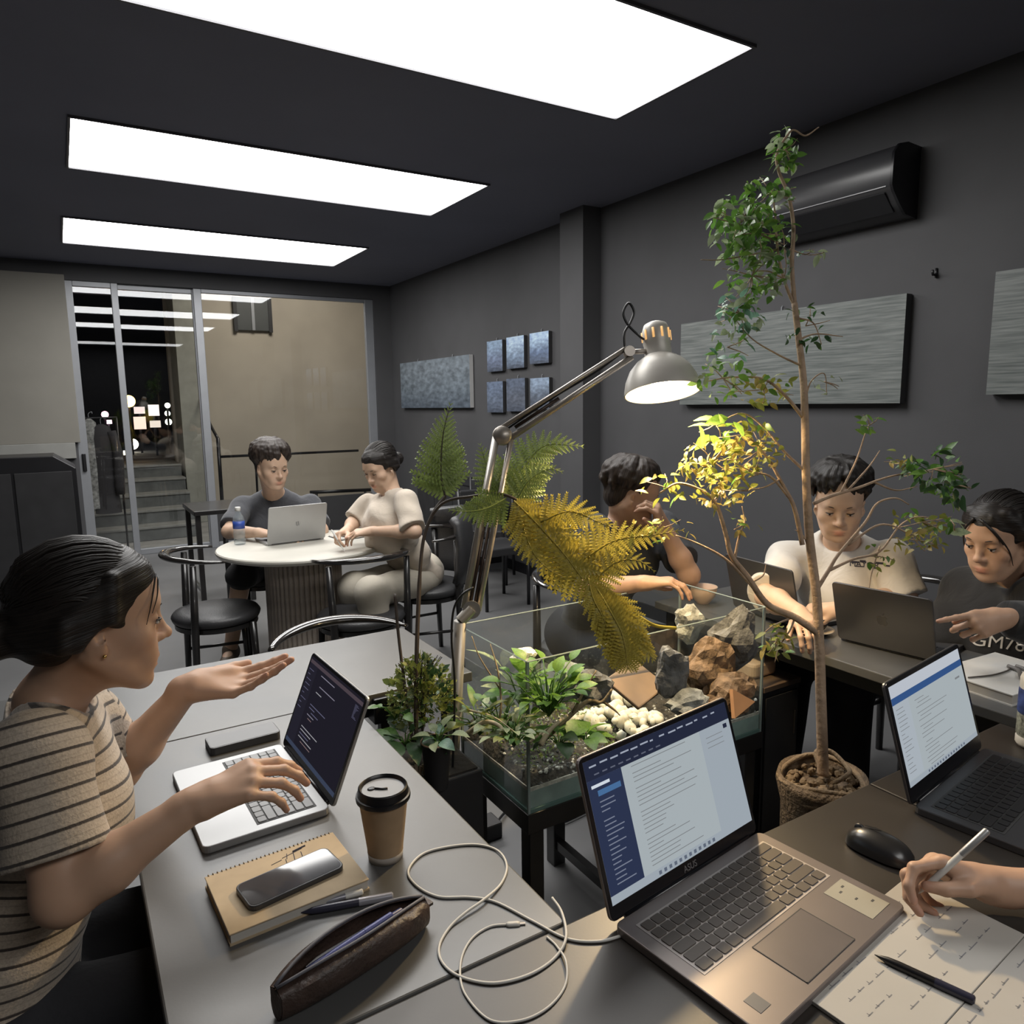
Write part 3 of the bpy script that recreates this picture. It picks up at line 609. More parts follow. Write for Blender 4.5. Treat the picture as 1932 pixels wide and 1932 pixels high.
# ================================================================== things on the tables
m_kraft = mat('kraft_paper', (0.36, 0.25, 0.15), 0.8, var=0.08, scale=30)
m_note = mat('notebook_kraft', (0.40, 0.31, 0.20), 0.8, var=0.08, scale=25)
m_paper = mat('white_paper', (0.44, 0.42, 0.385), 0.85, var=0.03)
m_white = mat('white_plastic', (0.62, 0.61, 0.58), 0.4, var=0.03)
m_ink = mat('ink', (0.03, 0.03, 0.05), 0.8)
# paper cup
c = onz(735, 1622, ZT); t = thing('paper_cup', 'brown paper coffee cup with a black lid on the grey table', 'cup', (c.x - .002, c.y + .012, ZT))
MB().lathe([(0, 0.002), (.026, .002), (.0275, 0), (.0405, .108), (.0415, .110), (.039, .108), (.027, .006), (0, .006)], n=32).build('cup_body', m_kraft, t, smooth=True, auto=40)
MB().lathe([(.0277, .0005), (.0282, .0005), (.0300, .014), (.0296, .014)], n=32).build('base_band', mat('cup_band', (0.32, 0.29, 0.26), 0.7), t, smooth=True)
MB().lathe([(.0405, .106), (.0445, .106), (.0452, .110), (.0445, .114), (.042, .115), (.0405, .126), (.0385, .128), (.0365, .126), (.035, .122), (0, .122)], n=36).build('lid', m_black, t, smooth=True, auto=35)
g = MB(); g.lathe([(0, .1224), (.034, .1224), (.034, .122)], n=32); o = g.build('lid_disc', mat('lid_grey', (0.16, 0.16, 0.16), 0.35), t); o['label'] = 'grey sunken disc of the lid'
g = MB(); g.ell((-.017, .008, .1232), (.007, .0055, .0016), 10, 6); g.tube([(-.012, .005, .1235), (-.002, -.003, .1235), (.006, -.006, .1235)], .0018, 6); g.build('sip_tab', m_black, t, smooth=True)
# black phone / power bank beyond the laptop
def slabthing(name, label, cat, c, size, deg, h, ms, r=.008, group=None):
    t = thing(name, label, cat, c, math.radians(deg), group)
    b = MB(); b.rbox((0, 0, h / 2), size, r, h, n=5); b.build('body', ms[0], t, bevel=.0015)
    s = MB(); s.rbox((0, 0, h + .0001), (size[0] - .006, size[1] - .006), r - .002, .0006, n=5); s.build('top_glass', ms[1], t)
    return t
m_pglass = mat('phone_glass', (0.05, 0.05, 0.055), 0.06, var=0.1, spec=0.8)
m_pbody = mat('phone_rim', (0.03, 0.03, 0.033), 0.3)
slabthing('power_bank', 'thick black power bank beyond the white laptop', 'power bank', (0.288, 1.652, ZT), (.152, .066), 2, .018, (m_pbody, mat('bank_top', (0.05, 0.05, 0.052), 0.28, metal=0.3)), r=.010)
# spiral notebook with phone
nb = thing('spiral_notebook', 'kraft spiral notebook under the phone on the grey table', 'notebook', (0.2385, 1.087, ZT), math.radians(3))
MB().mm((-.103, -.078, .003), (.103, .074, .016)).build('pages', m_paper, nb)
MB().mm((-.105, -.08, 0), (.105, .076, .003)).build('back_cover', m_note, nb)
MB().mm((-.105, -.08, .016), (.105, .076, .0185)).build('cover', m_note, nb, bevel=.001)
rg = MB(); rg.tube([(0, .004 * math.cos(a), .0095 + .0105 * math.sin(a)) for a in [2 * PI * k / 12 for k in range(13)]], .0009, 5, cap=False); r0 = rg.build('wire_ring', mat('bronze_wire', (0.20, 0.16, 0.11), 0.35, metal=.7), nb, smooth=True)
for k in range(30):
    o = r0 if k == 0 else copyobj(r0, nb); o.location = (-.099 + k * .0068, .0755, 0)
q = MB()
for (a, b) in (((.010, .052), (.045, .060)), ((.016, .046), (.020, .060)), ((.026, .036), (.030, .058)), ((.012, .032), (.014, .046)), ((.038, .030), (.041, .052)), ((-.01, .044), (.008, .048))): q.tube([(a[0], a[1], .0187), (b[0], b[1], .0187)], .0006, 5)
q.tube([(.030, .0595, .019), (.052, .064, .019)], .0016, 5)
q.build('cover_sketch', m_ink, nb)
slabthing('smartphone', 'glossy smartphone lying on the kraft notebook', 'phone', (0.243, 1.075, ZT + .0186), (.152, .069), 9, .0085, (m_pbody, m_pglass), r=.012)
# pens beside the notebook
def pen(label, a, b, r, m, m2, group=None, clip=True, name='pen'):
    a = Vector(a); b = Vector(b); d = b - a; L_ = d.length; t = thing(name, label, 'pen', a, group=group)
    t.rotation_mode = 'QUATERNION'; t.rotation_quaternion = Vector((0, 0, 1)).rotation_difference(d.normalized())
    MB().lathe([(.0006, 0), (.0016, .004), (r * .85, .016), (r, .03), (r, L_ * .62)], n=12).build('barrel', m, t, smooth=True)
    MB().lathe([(r, L_ * .62), (r * 1.08, L_ * .62), (r * 1.05, L_ * .985), (r * .7, L_), (0, L_)], n=12).build('cap', m2, t, smooth=True, auto=40)
    if clip: MB().box((r * 1.3, 0, L_ * .80), (.002, .003, L_ * .28)).build('clip', m2, t, bevel=.0005)
    return t
m_pgrey = mat('pen_grey', (0.30, 0.30, 0.34), 0.3, metal=.3); m_pdark = mat('pen_dark', (0.03, 0.03, 0.05), 0.3)
pa = onz(568, 1722, .757); pb = onz(742, 1690, .757); pen('thick grey and navy pen between the notebook and the pencil case', pa, pb, .0058, m_pdark, m_pgrey)
pa = onz(600, 1715, .756) + Vector((0, .012, 0)); pb = onz(690, 1690, .756) + Vector((0, .012, 0)); pen('slim white pen behind the thick grey pen', pa, pb, .0045, m_pgrey, m_white)
# open pencil case
pc = thing('pencil_case', 'open brown leather pencil case with pens inside', 'pencil case', (0.275, 0.868, ZT), math.radians(14))
m_pc = mat('brown_leather', (0.045, 0.028, 0.022), 0.5, var=0.3, scale=20, bump=0.25, bscale=120); m_zip = mat('zip_tape', (0.10, 0.10, 0.115), 0.6)
Lh = .115; secs = []; nU = 17
for i in range(15):
    u = -1 + 2 * i / 14; w = .036 * (1 - .55 * abs(u) ** 3); h = .058 * (1 - .25 * abs(u) ** 2.5); op = .020 * max(0, 1 - u * u) + .002
    ring = []
    for k in range(nU):
        a = PI * (k / (nU - 1)); x = -math.cos(a)
        # U shaped wall from one lip to the other
        yy = x * w * (1.0 if True else 1); zz = h * (1 - max(0, math.sin(a)) ** 0.6) if 0 < k < nU - 1 else h
        if k in (0, nU - 1): yy = math.copysign(op, x)
        if k in (1, nU - 2): yy = math.copysign(max(op, w * .92), x); zz = h * .86
        ring.append(Vector((u * Lh, yy, max(zz, .001))))
    secs.append(ring)
g = MB(); vs = [p for r in secs for p in r]; fs = [(i * nU + k, i * nU + k + 1, (i + 1) * nU + k + 1, (i + 1) * nU + k) for i in range(14) for k in range(nU - 1)]
fs += [list(range(nU)), [14 * nU + k for k in range(nU)][::-1]]
g.add(vs, fs); o = g.build('body', m_pc, pc, smooth=True, auto=60); so = o.modifiers.new('thick', 'SOLIDIFY'); so.thickness = .0025
for s in (0, nU - 1): MB().tube([r[s] + Vector((0, 0, .0015)) for r in secs], .0022, 6).build('zip', m_zip, pc, smooth=True)
MB().mm((Lh - .004, -.008, .030), (Lh + .012, .008, .034)).build('pull_tab', m_pc, pc)
for k, (y, z, c_, ln) in enumerate([(-.009, .034, (0.45, 0.45, 0.5), .15), (.006, .037, (0.03, 0.04, 0.12), .16), (.016, .033, (0.5, 0.5, 0.5), .13), (-.001, .043, (0.05, 0.06, 0.2), .12)]):
    M4 = Matrix.Translation(pc.location) @ Matrix.Rotation(math.radians(14), 4, 'Z')
    a = M4 @ Vector((-ln / 2, y, z)); b = M4 @ Vector((ln / 2, y * .6, z + .004))
    pen(['white pen lying lowest in the pencil case', 'navy pen across the middle of the pencil case', 'pale grey pen at the rim of the pencil case', 'short blue pen on top in the pencil case'][k], a, b, .0045, mat('pencil_%d' % k, c_, .4), mat('pencil_%d' % k, c_, .4), 'pens in the pencil case', clip=False)
# white cables
def cable(label, pts, r, m, plug=None, dz=None, name='cable', lift=True, head=None, tail=None):
    n = len(pts); P = []
    for i, p in enumerate(pts): P.append(onz(p[0], p[1], ZT + r + (p[2] if len(p) > 2 else 0.0)))
    if head is not None: P = [Vector(q) for q in head] + P
    if tail is not None: P = P + [Vector(q) for q in tail]
    t = thing(name, label, 'cable', P[0]); Q = bez(P, 8)
    MB().tube(Q, r, 8).build('cord', m, t, smooth=True, origin=P[0])
    for (i, ln, rr) in (plug or []):
        a = Q[0] if i == 0 else Q[-1]; d = (Q[0] - Q[2] if i == 0 else Q[-1] - Q[-3]).normalized()
        MB().tube([a - d * .004, a, a + d * ln * .75, a + d * ln], [rr * .7, rr, rr, rr * .85], 10, flat=.7).build('plug', m, t, smooth=True, origin=P[0])
        MB().tube([a + d * ln, a + d * (ln + .008)], rr * .55, 8, flat=.5).build('plug_tip', m_steel, t, origin=P[0])
    return t
m_cord = mat('white_cord', (0.50, 0.49, 0.46), 0.5, var=.04)
cable('long white charging cable looping from the warm grey laptop', [(1178, 1764), (1130, 1776), (1070, 1771), (1005, 1738), (935, 1702), (885, 1693), (828, 1692), (787, 1672), (770, 1643), (798, 1611), (850, 1597), (902, 1594), (940, 1606), (956, 1634), (945, 1668), (912, 1698, .004), (878, 1722, .003), (848, 1750), (829, 1783), (832, 1812), (858, 1838), (905, 1853), (950, 1853), (1005, 1836), (1048, 1806), (1068, 1768, .004), (1060, 1722), (1042, 1694)], .0021, m_cord, [(0, .018, .0045)])
cable('thinner white cable with a small plug inside the loop', [(960, 1744), (925, 1748), (893, 1768), (873, 1800), (868, 1840), (880, 1880), (925, 1925), (985, 1925), (1035, 1900), (1066, 1860), (1068, 1815, .004), (1050, 1785), (1032, 1768)], .0017, m_cord, [(0, .016, .0045)])
# right hand table: mouse, paper, pen
mp_ = onz(1668, 1618, ZT); ms = thing('computer_mouse', 'black computer mouse beside the warm grey laptop', 'mouse', (mp_.x + .005, mp_.y + .012, ZT), math.radians(-82))
g = MB(); N_ = 18
for i in range(N_ + 1): pass
vs = []; nx, ny = 16, 13
for i in range(nx + 1):
    u = -1 + 2 * i / nx; hw = .030 * math.sqrt(max(0, 1 - abs(u) ** 3.2)) + .0005; hh = (.036 * (1 - .32 * (u + .15) ** 2)) * (1 - abs(u) ** 5) ** .5 if abs(u) < 1 else .004
    for j in range(ny + 1):
        a = PI * j / ny; vs.append(Vector((u * .056, -math.cos(a) * hw, .003 + max(.001, (hh - .003) * max(0, math.sin(a)) ** .7))))
fs = [(i * (ny + 1) + j, (i + 1) * (ny + 1) + j, (i + 1) * (ny + 1) + j + 1, i * (ny + 1) + j + 1) for i in range(nx) for j in range(ny)]
g.add(vs, fs); g.build('shell', mat('mouse_black', (0.02, 0.02, 0.021), 0.28), ms, smooth=True)
MB().box((0, 0, .0025), (.088, .040, .004)).build('foot', m_blackmat, ms, bevel=.001)
MB().lathe([(0, -.003), (.008, -.003), (.009, 0), (.008, .003), (0, .003)], c=(-.034, 0, .028), n=14, axis=(0, 1, 0)).build('wheel', m_keyk, ms, smooth=True)
MB().box((-.018, 0, .0357), (.040, .0012, .001), rot=Matrix.Rotation(math.radians(-14), 3, 'Y')).build('button_gap', m_bez, ms)
pp = thing('notepad', 'open ruled notepad with handwriting under the black pen', 'notepad', (0.86, 0.42, ZT), math.radians(5))
hw_ = random.Random(8)
def page(M, w, h, z, nm, curl):
    g = MB(); nxx = 8
    for i in range(nxx + 1):
        u = i / nxx; zz = z + curl * (u - .5) ** 2 * 4
        g.v += [M @ Vector((-w / 2 + w * u, -h / 2, z + .004 * u * curl * 20)), M @ Vector((-w / 2 + w * u, h / 2, z + .004 * u * curl * 20))]
    g.f = [[2 * i, 2 * i + 2, 2 * i + 3, 2 * i + 1] for i in range(nxx)]; g.m = [0] * nxx
    return g
A = [onz(1720, 1682, ZT), onz(1932, 1790, ZT), onz(1600, 1778, ZT), onz(1350, 1950, ZT)]
ux = Vector((1, .03, 0)).normalized()
g = MB()
M1 = Matrix.Translation((0, 0, 0))
g.mm((-.115, -.02, 0.0005), (.225, .14, .006)); g.build('right_page', m_paper, pp, bevel=.0008)
MB().mm((-.335, -.18, 0.0005), (-.02, -.022, .0045)).build('left_page', mat('paper_2', (0.50, 0.48, 0.44), .85), pp, bevel=.0008) if False else None
MB().mm((-.145, -.20, 0.0003), (.225, -.021, .0050)).build('front_page', mat('paper_2', (0.40, 0.38, 0.35), .85), pp, bevel=.0008)
hwm = MB()
for r in range(11):
    x = -.10 if r < 5 else -.13; y0 = .118 - r * .026
    while x < .19:
        if y0 > -.19:
            zz = .0062 if y0 > -.012 else .0053; ln = hw_.uniform(.008, .026)
            if hw_.random() > .25: hwm.box((x + ln / 2, y0 + hw_.uniform(-.001, .001), zz), (ln, .0012, .0002)); hwm.box((x + ln * .3, y0 + .0015, zz), (.001, .004, .0002))
            x += ln + .008
        else: break
hwm.build('handwriting', mat('grey_ink', (0.20, 0.20, 0.21), .8), pp)['kind'] = 'stuff'
pen('black capped pen lying on the notepad', onz(1650, 1801, ZT + .011), onz(1840, 1888, ZT + .011), .0055, m_black, m_pdark)
# white book with earphone cable, right edge
bk = thing('white_book', 'thick white book with a grey strap on the long dark table', 'book', (2.065, 0.905, ZT), math.radians(-4))
MB().mm((-.14, -.10, .0), (.14, .10, .004)).build('cover', m_white, bk); MB().mm((-.138, -.098, .004), (.136, .098, .026)).build('pages', m_paper, bk); MB().mm((-.14, -.10, .026), (.14, .10, .030)).build('cover', m_white, bk, bevel=.001)
er = thing('earphone', 'grey earphone strap lying on the white book', 'earphones', (2.06, .90, ZT + .030))
MB().tube(bez([(-.12, .03, .003), (-.05, .005, .003), (.02, .0, .003), (.045, .01, .004)], 6), .0022, 6).build('cord', mat('dark_cord', (0.08, 0.07, 0.06), .6), er, smooth=True)
MB().tube(bez([(.045, .012, .006), (.03, -.02, .006), (-.02, -.05, .006), (.0, -.062, .006), (.05, -.03, .006), (.062, .0, .006)], 5), .0055, 8).build('bud', mat('grey_bud', (0.16, 0.15, 0.14), .5), er, smooth=True)
# bottle cut by the right edge
bw = onz(1948, 1408, ZT); wb = thing('water_bottle', 'patterned bottle with blue label cut by the right edge', 'bottle', (bw.x, bw.y, ZT))
MB().lathe([(0, .002), (.03, .002), (.033, .008), (.033, .02), (.031, .024)], n=24).build('foot', m_white, wb, smooth=True)
MB().lathe([(.031, .024), (.033, .03), (.033, .07), (.0325, .075)], n=24).build('body', mat('bottle_pattern', (0.28, 0.30, 0.26), .4, var=.7, scale=120), wb, smooth=True)
MB().lathe([(.0325, .075), (.034, .08), (.034, .125), (.0325, .13)], n=24).build('label_band', mat('blue_label', (0.05, 0.08, 0.25), .4, var=.4, scale=60), wb, smooth=True)
MB().lathe([(.0325, .13), (.033, .15), (.03, .16), (.016, .168), (.0155, .172), (.0155, .182), (0, .182)], n=24).build('cap', m_white, wb, smooth=True)
# round table items
m_pet = glassmat('pet_plastic', (0.90, 0.93, 0.96), 1.5, dirt=0.25, gain=1.4)
b0 = onz(453, 1027, ZT); wt = thing('water_bottle', 'clear water bottle with blue label on the round cream table', 'bottle', (b0.x, b0.y, ZT))
MB().lathe([(0, 0), (.028, 0), (.031, .006), (.031, .03), (.029, .034), (.031, .038), (.031, .075), (.029, .08), (.031, .085), (.031, .135), (.026, .155), (.014, .178), (.013, .19)], n=20).build('body', m_pet, wt, smooth=True)
MB().lathe([(.0312, .09), (.0318, .09), (.0318, .132), (.0312, .132)], n=20).build('label_band', mat('blue_wrap', (0.03, 0.07, 0.32), .4), wt, smooth=True)
MB().lathe([(.0135, .186), (.015, .186), (.015, .206), (.013, .208), (0, .208)], n=18).build('cap', m_white, wt, smooth=True)
q = onz(490, 1016, ZT); t = thing('earbud_case', 'small white earbud case by the laptop on the round table', 'case', (q.x, q.y, ZT)); g = MB(); g.rbox((0, 0, .010), (.055, .045), .018, .02, n=6); g.build('case', m_white, t, bevel=.006); MB().mm((-.0277, -.0227, .012), (.0277, .0227, .0126)).build('lid_seam', m_gap, t)
q = onz(672, 1012, ZT); t = thing('notebook', 'white open notebook under the hands of the woman in cream', 'notebook', (q.x + .0, q.y + .02, ZT), math.radians(8))
for s in (-1, 1):
    g = MB(); g.mm((min(0, s * .125), -.085, 0.001), (max(0, s * .125), .085, .008)); g.build('page_block', m_paper, t, bevel=.003)
MB().mm((-.128, -.088, 0), (.128, .088, .0012)).build('cover', m_blackmat, t)
pen('dark pen lying on the open notebook of the woman in cream', (q.x - .10, q.y - .03, ZT + .0135), (q.x + .03, q.y - .045, ZT + .0135), .004, m_pdark, m_pdark)
# small things on the long dark table
q = onz(1560, 1172, ZT) + Vector((0.03, 0, 0)); t = thing('earbud_case', 'round white earbud case behind the trunk on the long dark table', 'case', (q.x, q.y, ZT)); g = MB(); g.ell((0, 0, .014), (.022, .018, .014), 14, 10); g.build('case', m_white, t, smooth=True); MB().lathe([(.0222, .0135), (.0225, .0145), (.0222, .0155)], n=20, sy=.82).build('lid_seam', m_gap, t)
q = onz(1530, 1196, ZT); t = thing('saucer', 'pale saucer with a dark cup behind the trunk', 'saucer', (q.x + .02, q.y, ZT)); MB().lathe([(0, .002), (.03, .0), (.058, .012), (.06, .014), (.05, .011), (.03, .005), (0, .005)], n=26).build('dish', mat('pale_ceramic', (0.42, 0.36, 0.30), .4), t, smooth=True)
MB().lathe([(.018, .005), (.019, .006), (.018, .008)], n=20).build('foot_ring', mat('pale_ceramic', (0, 0, 0)), t)
t = thing('coffee_cup', 'dark coffee cup standing on the pale saucer', 'cup', (q.x + .03, q.y + .0, ZT + .006)); MB().lathe([(0, .0), (.018, .0), (.030, .02), (.034, .045), (.032, .045), (.028, .022), (.016, .005), (0, .005)], n=24).build('cup_body', m_black, t, smooth=True)
MB().tube(bez([(.031, 0, .038), (.048, 0, .036), (.046, 0, .018), (.027, 0, .014)], 5), .0035, 8).build('handle', m_black, t, smooth=True)
# socket box hung on the end of the bare grey table
q = at(722, 1322, 1.95); t = thing('socket_box', 'black socket box behind the code laptop at the table end', 'box', (q.x, q.y, 0)); zz = q.z
MB().mm((-.035, -.03, zz - .05), (.035, .03, zz + .02)).build('box', m_black, t, bevel=.004); MB().mm((-.012, -.012, 0), (.012, .012, zz - .05)).build('stand', m_black, t); MB().mm((-.07, -.07, 0), (.07, .07, .012)).build('foot', m_black, t, bevel=.003)
# ================================================================== the anglepoise lamp
lm = thing('floor_lamp', 'tall silver spring arm lamp lit over the glass tank', 'lamp', (0, 0, 0))
P0 = onz(838, 1745, 0.0); Ptop = at(868, 1172, 1.86)
lm.location = (P0.x, P0.y, 0); og = Vector(lm.location)
m_post = mat('lamp_post_grey', (0.36, 0.34, 0.31), 0.38, metal=.6, var=.06)
MB().tube([P0, Ptop], [.019, .016], 14).build('post', m_post, lm, smooth=True, origin=og)
MB().lathe([(0, 0), (.13, 0), (.135, .008), (.12, .02), (.03, .03), (0, .03)], n=28).build('base', m_blackmat, lm, smooth=True)
A0 = at(890, 1150, 1.87); A1 = at(948, 822, 1.93)
v = (A1 - A0); side = v.cross(ray(920, 1000)).normalized()
def bar(p, q, r, nm, m=m_steel): return MB().tube([p, q], r, 10).build(nm, m, lm, smooth=True, origin=og)
bar(A0 + side * .019, A1 + side * .016, .010, 'lower_arm', m_post); bar(A0 - side * .017, A1 - side * .024, .0075, 'lower_arm')
for s, e in ((.006, .72), (-.006, .66)):
    p = A0.lerp(A1, .03) + side * s; q_ = A0.lerp(A1, e * .75) + side * s; MB().tube([p, q_], .0045, 8).build('spring', mat('spring_dark', (0.05, 0.035, 0.03), .4, metal=.5), lm, smooth=True, origin=og)
g = MB(); nrm = ray(920, 1000).normalized()
g.lathe([(0, -.012), (.024, -.012), (.027, 0), (.024, .012), (0, .012)], c=A1, n=20, axis=nrm); g.build('elbow_plate', m_steel, lm, smooth=True, origin=og)
g = MB(); g.lathe([(0, -.010), (.023, -.010), (.023, .010), (0, .010)], c=A0, n=18, axis=nrm); g.tube([A0, Ptop], [.017, .015], 10); g.build('lower_joint', m_post, lm, smooth=True, auto=40, origin=og)
B1 = at(1187, 664, 1.90); u2 = (B1 - A1).normalized(); s2 = u2.cross(nrm).normalized()
bar(A1 + s2 * -.017, B1 + s2 * -.015, .0085, 'upper_arm'); bar(A1 + s2 * .019, B1 + s2 * .012, .0065, 'upper_arm')
bar(A1.lerp(B1, .1), A1.lerp(B1, .45), .005, 'spring', mat('spring_dark', (0, 0, 0)))
g = MB(); g.tube(bez([A1.lerp(B1, .05) + s2 * .008, A1.lerp(B1, .4) + s2 * .010, A1.lerp(B1, .75) + s2 * .004, B1 + s2 * .01], 6), .003, 6); g.build('lamp_cord', m_black, lm, smooth=True, origin=og)
RIM = at(1250, 741, 1.90); tocam = (Vector((0, 0, HC)) - RIM).normalized()
ax = (Vector((0, 0, -1)) + tocam * .30 + Vector((.8527, -.5222, 0)) * .13).normalized(); up = -ax
m_sh = mat('lamp_shade_grey', (0.58, 0.55, 0.50), 0.42, metal=.15, var=.04); m_shin = mat('lamp_shade_inside', (0.75, 0.72, 0.66), .6)
R_ = .099
prof = [(R_, 0), (R_ * .985, .012), (R_ * .93, .035), (R_ * .80, .062), (R_ * .60, .084), (R_ * .42, .096), (R_ * .36, .100)]
MB().lathe(prof, c=RIM, n=40, axis=up).build('shade', m_sh, lm, smooth=True, origin=og)
MB().lathe([(r - .0025, z + (.0 if i == 0 else -.002)) for i, (r, z) in enumerate(prof)], c=RIM, n=40, axis=up).build('shade_inner', m_shin, lm, smooth=True, origin=og)
neck = RIM + up * .100
hs = MB(); hs.lathe([(R_ * .36, -.004), (.035, 0), (.035, .030), (.0365, .034), (.036, .068), (.030, .084), (.018, .090), (0, .091)], c=neck, n=28, axis=up); hs.build('lamp_cap', m_sh, lm, smooth=True, auto=50, origin=og)
qn = Vector((0, 0, 1)).rotation_difference(up); 
for k in range(10):
    a = 2 * PI * k / 10; p0 = neck + qn @ Vector((.0362 * math.cos(a), .0362 * math.sin(a), .040)); p1 = neck + qn @ Vector((.0362 * math.cos(a), .0362 * math.sin(a), .066))
    MB().tube([p0, p1], .0032, 6).build('vent', mat('vent_glow', (0.6, 0.35, 0.15), .5, emit=(1, .55, .2), estr=.7), lm, smooth=True, origin=og)
bar(B1, neck + up * .01 - (neck - B1) * .25, .007, 'neck_bar'); g = MB(); g.lathe([(0, -.012), (.014, -.012), (.014, .012), (0, .012)], c=B1, n=14, axis=nrm); g.build('head_joint', m_steel, lm, smooth=True, auto=40, origin=og)
MB().tube(bez([at(1180, 668, 1.9), at(1178, 630, 1.9), at(1190, 608, 1.9), at(1196, 588, 1.9), at(1186, 572, 1.9), at(1176, 590, 1.9), at(1184, 612, 1.9), at(1206, 634, 1.9), at(1214, 640, 1.91)], 6), .0032, 7).build('cord_loop', m_black, lm, smooth=True, origin=og)
MB().tube(bez([at(893, 1108, 1.85), at(872, 1122, 1.84), at(856, 1150, 1.84), at(852, 1210, 1.84), at(858, 1300, 1.84), at(852, 1500, 1.82), at(845, 1600, 1.8)], 6), .003, 6).build('cord', m_black, lm, smooth=True, origin=og)
MB().ell(RIM + up * .030, .026, 16, 12).build('bulb', emis('lamp_bulb', (1.0, .80, .52), 40), lm, smooth=True, origin=og)
sp = bpy.data.lights.new('lamp_light', 'SPOT'); sp.energy = LAMP_POWER; sp.color = (1.0, .72, .38); sp.spot_size = math.radians(150); sp.spot_blend = .5; sp.shadow_soft_size = .03
so = bpy.data.objects.new('lamp_light', sp); COL.objects.link(so); so.location = RIM + ax * .004; so.rotation_euler = Vector((0, 0, -1)).rotation_difference(ax).to_euler()
# ================================================================== the glass tank
rnd = random.Random(11)
TX0, TX1, TY0, TY1, TZ0, TZ1 = 0.945, 1.835, 1.488, 1.862, 0.443, 0.856
tk = thing('glass_tank', 'rectangular glass terrarium tank with soil, stones and plants', 'tank', ((TX0 + TX1) / 2, (TY0 + TY1) / 2, TZ0)); og = Vector(tk.location)
m_tg = glassmat('tank_glass', (0.93, 0.965, 0.95), 1.5, dirt=0.035, gain=1.6); m_tedge = mat('glass_edge', (0.22, 0.27, 0.26), 0.2, var=.1)
W = .006
for nm, a, b in (('pane', (TX0, TY0, TZ0), (TX1, TY0 + W, TZ1)), ('pane', (TX0, TY1 - W, TZ0), (TX1, TY1, TZ1)), ('pane', (TX0, TY0, TZ0), (TX0 + W, TY1, TZ1)), ('pane', (TX1 - W, TY0, TZ0), (TX1, TY1, TZ1))):
    g = MB(); a = Vector(a); b = Vector(b); mid = (a + b) / 2
    if abs(b.y - a.y) < .01: g.quad((a.x, mid.y, a.z), (b.x, mid.y, a.z), (b.x, mid.y, b.z), (a.x, mid.y, b.z))
    else: g.quad((mid.x, a.y, a.z), (mid.x, b.y, a.z), (mid.x, b.y, b.z), (mid.x, a.y, b.z))
    g.build(nm, m_tg, tk, origin=og)
for (x, y) in ((TX0, TY0), (TX1, TY0), (TX0, TY1), (TX1, TY1)):
    g = MB(); g.box((x + (.003 if x == TX0 else -.003), y + (.003 if y == TY0 else -.003), (TZ0 + TZ1) / 2), (.007, .007, TZ1 - TZ0)); g.build('corner_seam', m_tedge, tk, origin=og)
for a, b in (((TX0, TY0), (TX1, TY0)), ((TX0, TY1), (TX1, TY1)), ((TX0, TY0), (TX0, TY1)), ((TX1, TY0), (TX1, TY1))):
    MB().tube([(a[0], a[1], TZ1), (b[0], b[1], TZ1)], .0022, 4).build('rim_edge', m_tedge, tk, origin=og)
MB().mm((TX0, TY0, TZ0), (TX1, TY1, TZ0 + .010)).build('bottom_pane', mat('glass_green', (0.10, 0.17, 0.155), .15), tk, origin=og)
MB().mm((TX0 + W, TY0 + W, TZ0 + .010), (TX1 - W, TY1 - W, TZ0 + .060)).build('drainage_layer', mat('teal_layer', (0.27, 0.36, 0.335), .5, var=.3, scale=8), tk, origin=og)
# soil surface (uneven) ; pale sand line
nx, ny = 56, 26; g = MB()
def soilz(x, y):
    u = (x - TX0) / (TX1 - TX0); v_ = (y - TY0) / (TY1 - TY0)
    return TZ0 + .078 + .03 * v_ + .012 * math.sin(9 * u + 2 * v_) + .010 * math.sin(21 * u + 13 * v_) + .03 * max(0, u - .55)
for i in range(nx + 1):
    for j in range(ny + 1):
        x = TX0 + W + (TX1 - TX0 - 2 * W) * i / nx; y = TY0 + W + (TY1 - TY0 - 2 * W) * j / ny
        e = i in (0, nx) or j in (0, ny); g.v.append(Vector((x, y, TZ0 + .062 if e else soilz(x, y) + rnd.uniform(-.003, .003))))
g.f = [[i * (ny + 1) + j, (i + 1) * (ny + 1) + j, (i + 1) * (ny + 1) + j + 1, i * (ny + 1) + j + 1] for i in range(nx) for j in range(ny)]; g.m = [0] * len(g.f)
so_ = g.build('soil', mat('dark_soil', (0.05, 0.043, 0.033), .95, var=.7, scale=60, bump=.6, bscale=90), tk, smooth=True, origin=og); so_['kind'] = 'stuff'
# gravel: thousands of grains in one stuff object
def rockmesh(g, c, r, seed, mi=0, n=7, m=5, fl=.8):
    rr = random.Random(seed); g.ell(c, (r * rr.uniform(.8, 1.25), r * rr.uniform(.8, 1.25), r * fl), n, m, mi, rot=Euler((rr.uniform(0, 6), rr.uniform(0, 6), rr.uniform(0, 6))).to_matrix(), jit=.18, rnd=rr)
g = MB(); mg = [mat('grain_dark', (0.045, 0.045, 0.045), .8), mat('grain_grey', (0.20, 0.20, 0.19), .7), mat('grain_white', (0.55, 0.54, 0.50), .6)]
for k in range(1500):
    x = rnd.uniform(TX0 + .012, TX1 - .012); y = TY0 + .01 + (TY1 - TY0 - .02) * rnd.random() ** 1.4
    u = (x - TX0) / (TX1 - TX0); edge = (y - TY0 < .03 or x - TX0 < .03)
    rockmesh(g, (x, y, (TZ0 + .068 if edge and rnd.random() < .5 else soilz(x, y))), rnd.uniform(.003, .0065), k, rnd.choice([0, 0, 1, 2, 2] if edge else [0, 0, 0, 1, 1, 2]), 5, 4)
gv = g.build('gravel', mg, smooth=False); gv['kind'] = 'stuff'; gv['label'] = 'loose gravel grains scattered over the soil of the tank'; gv['category'] = 'gravel'
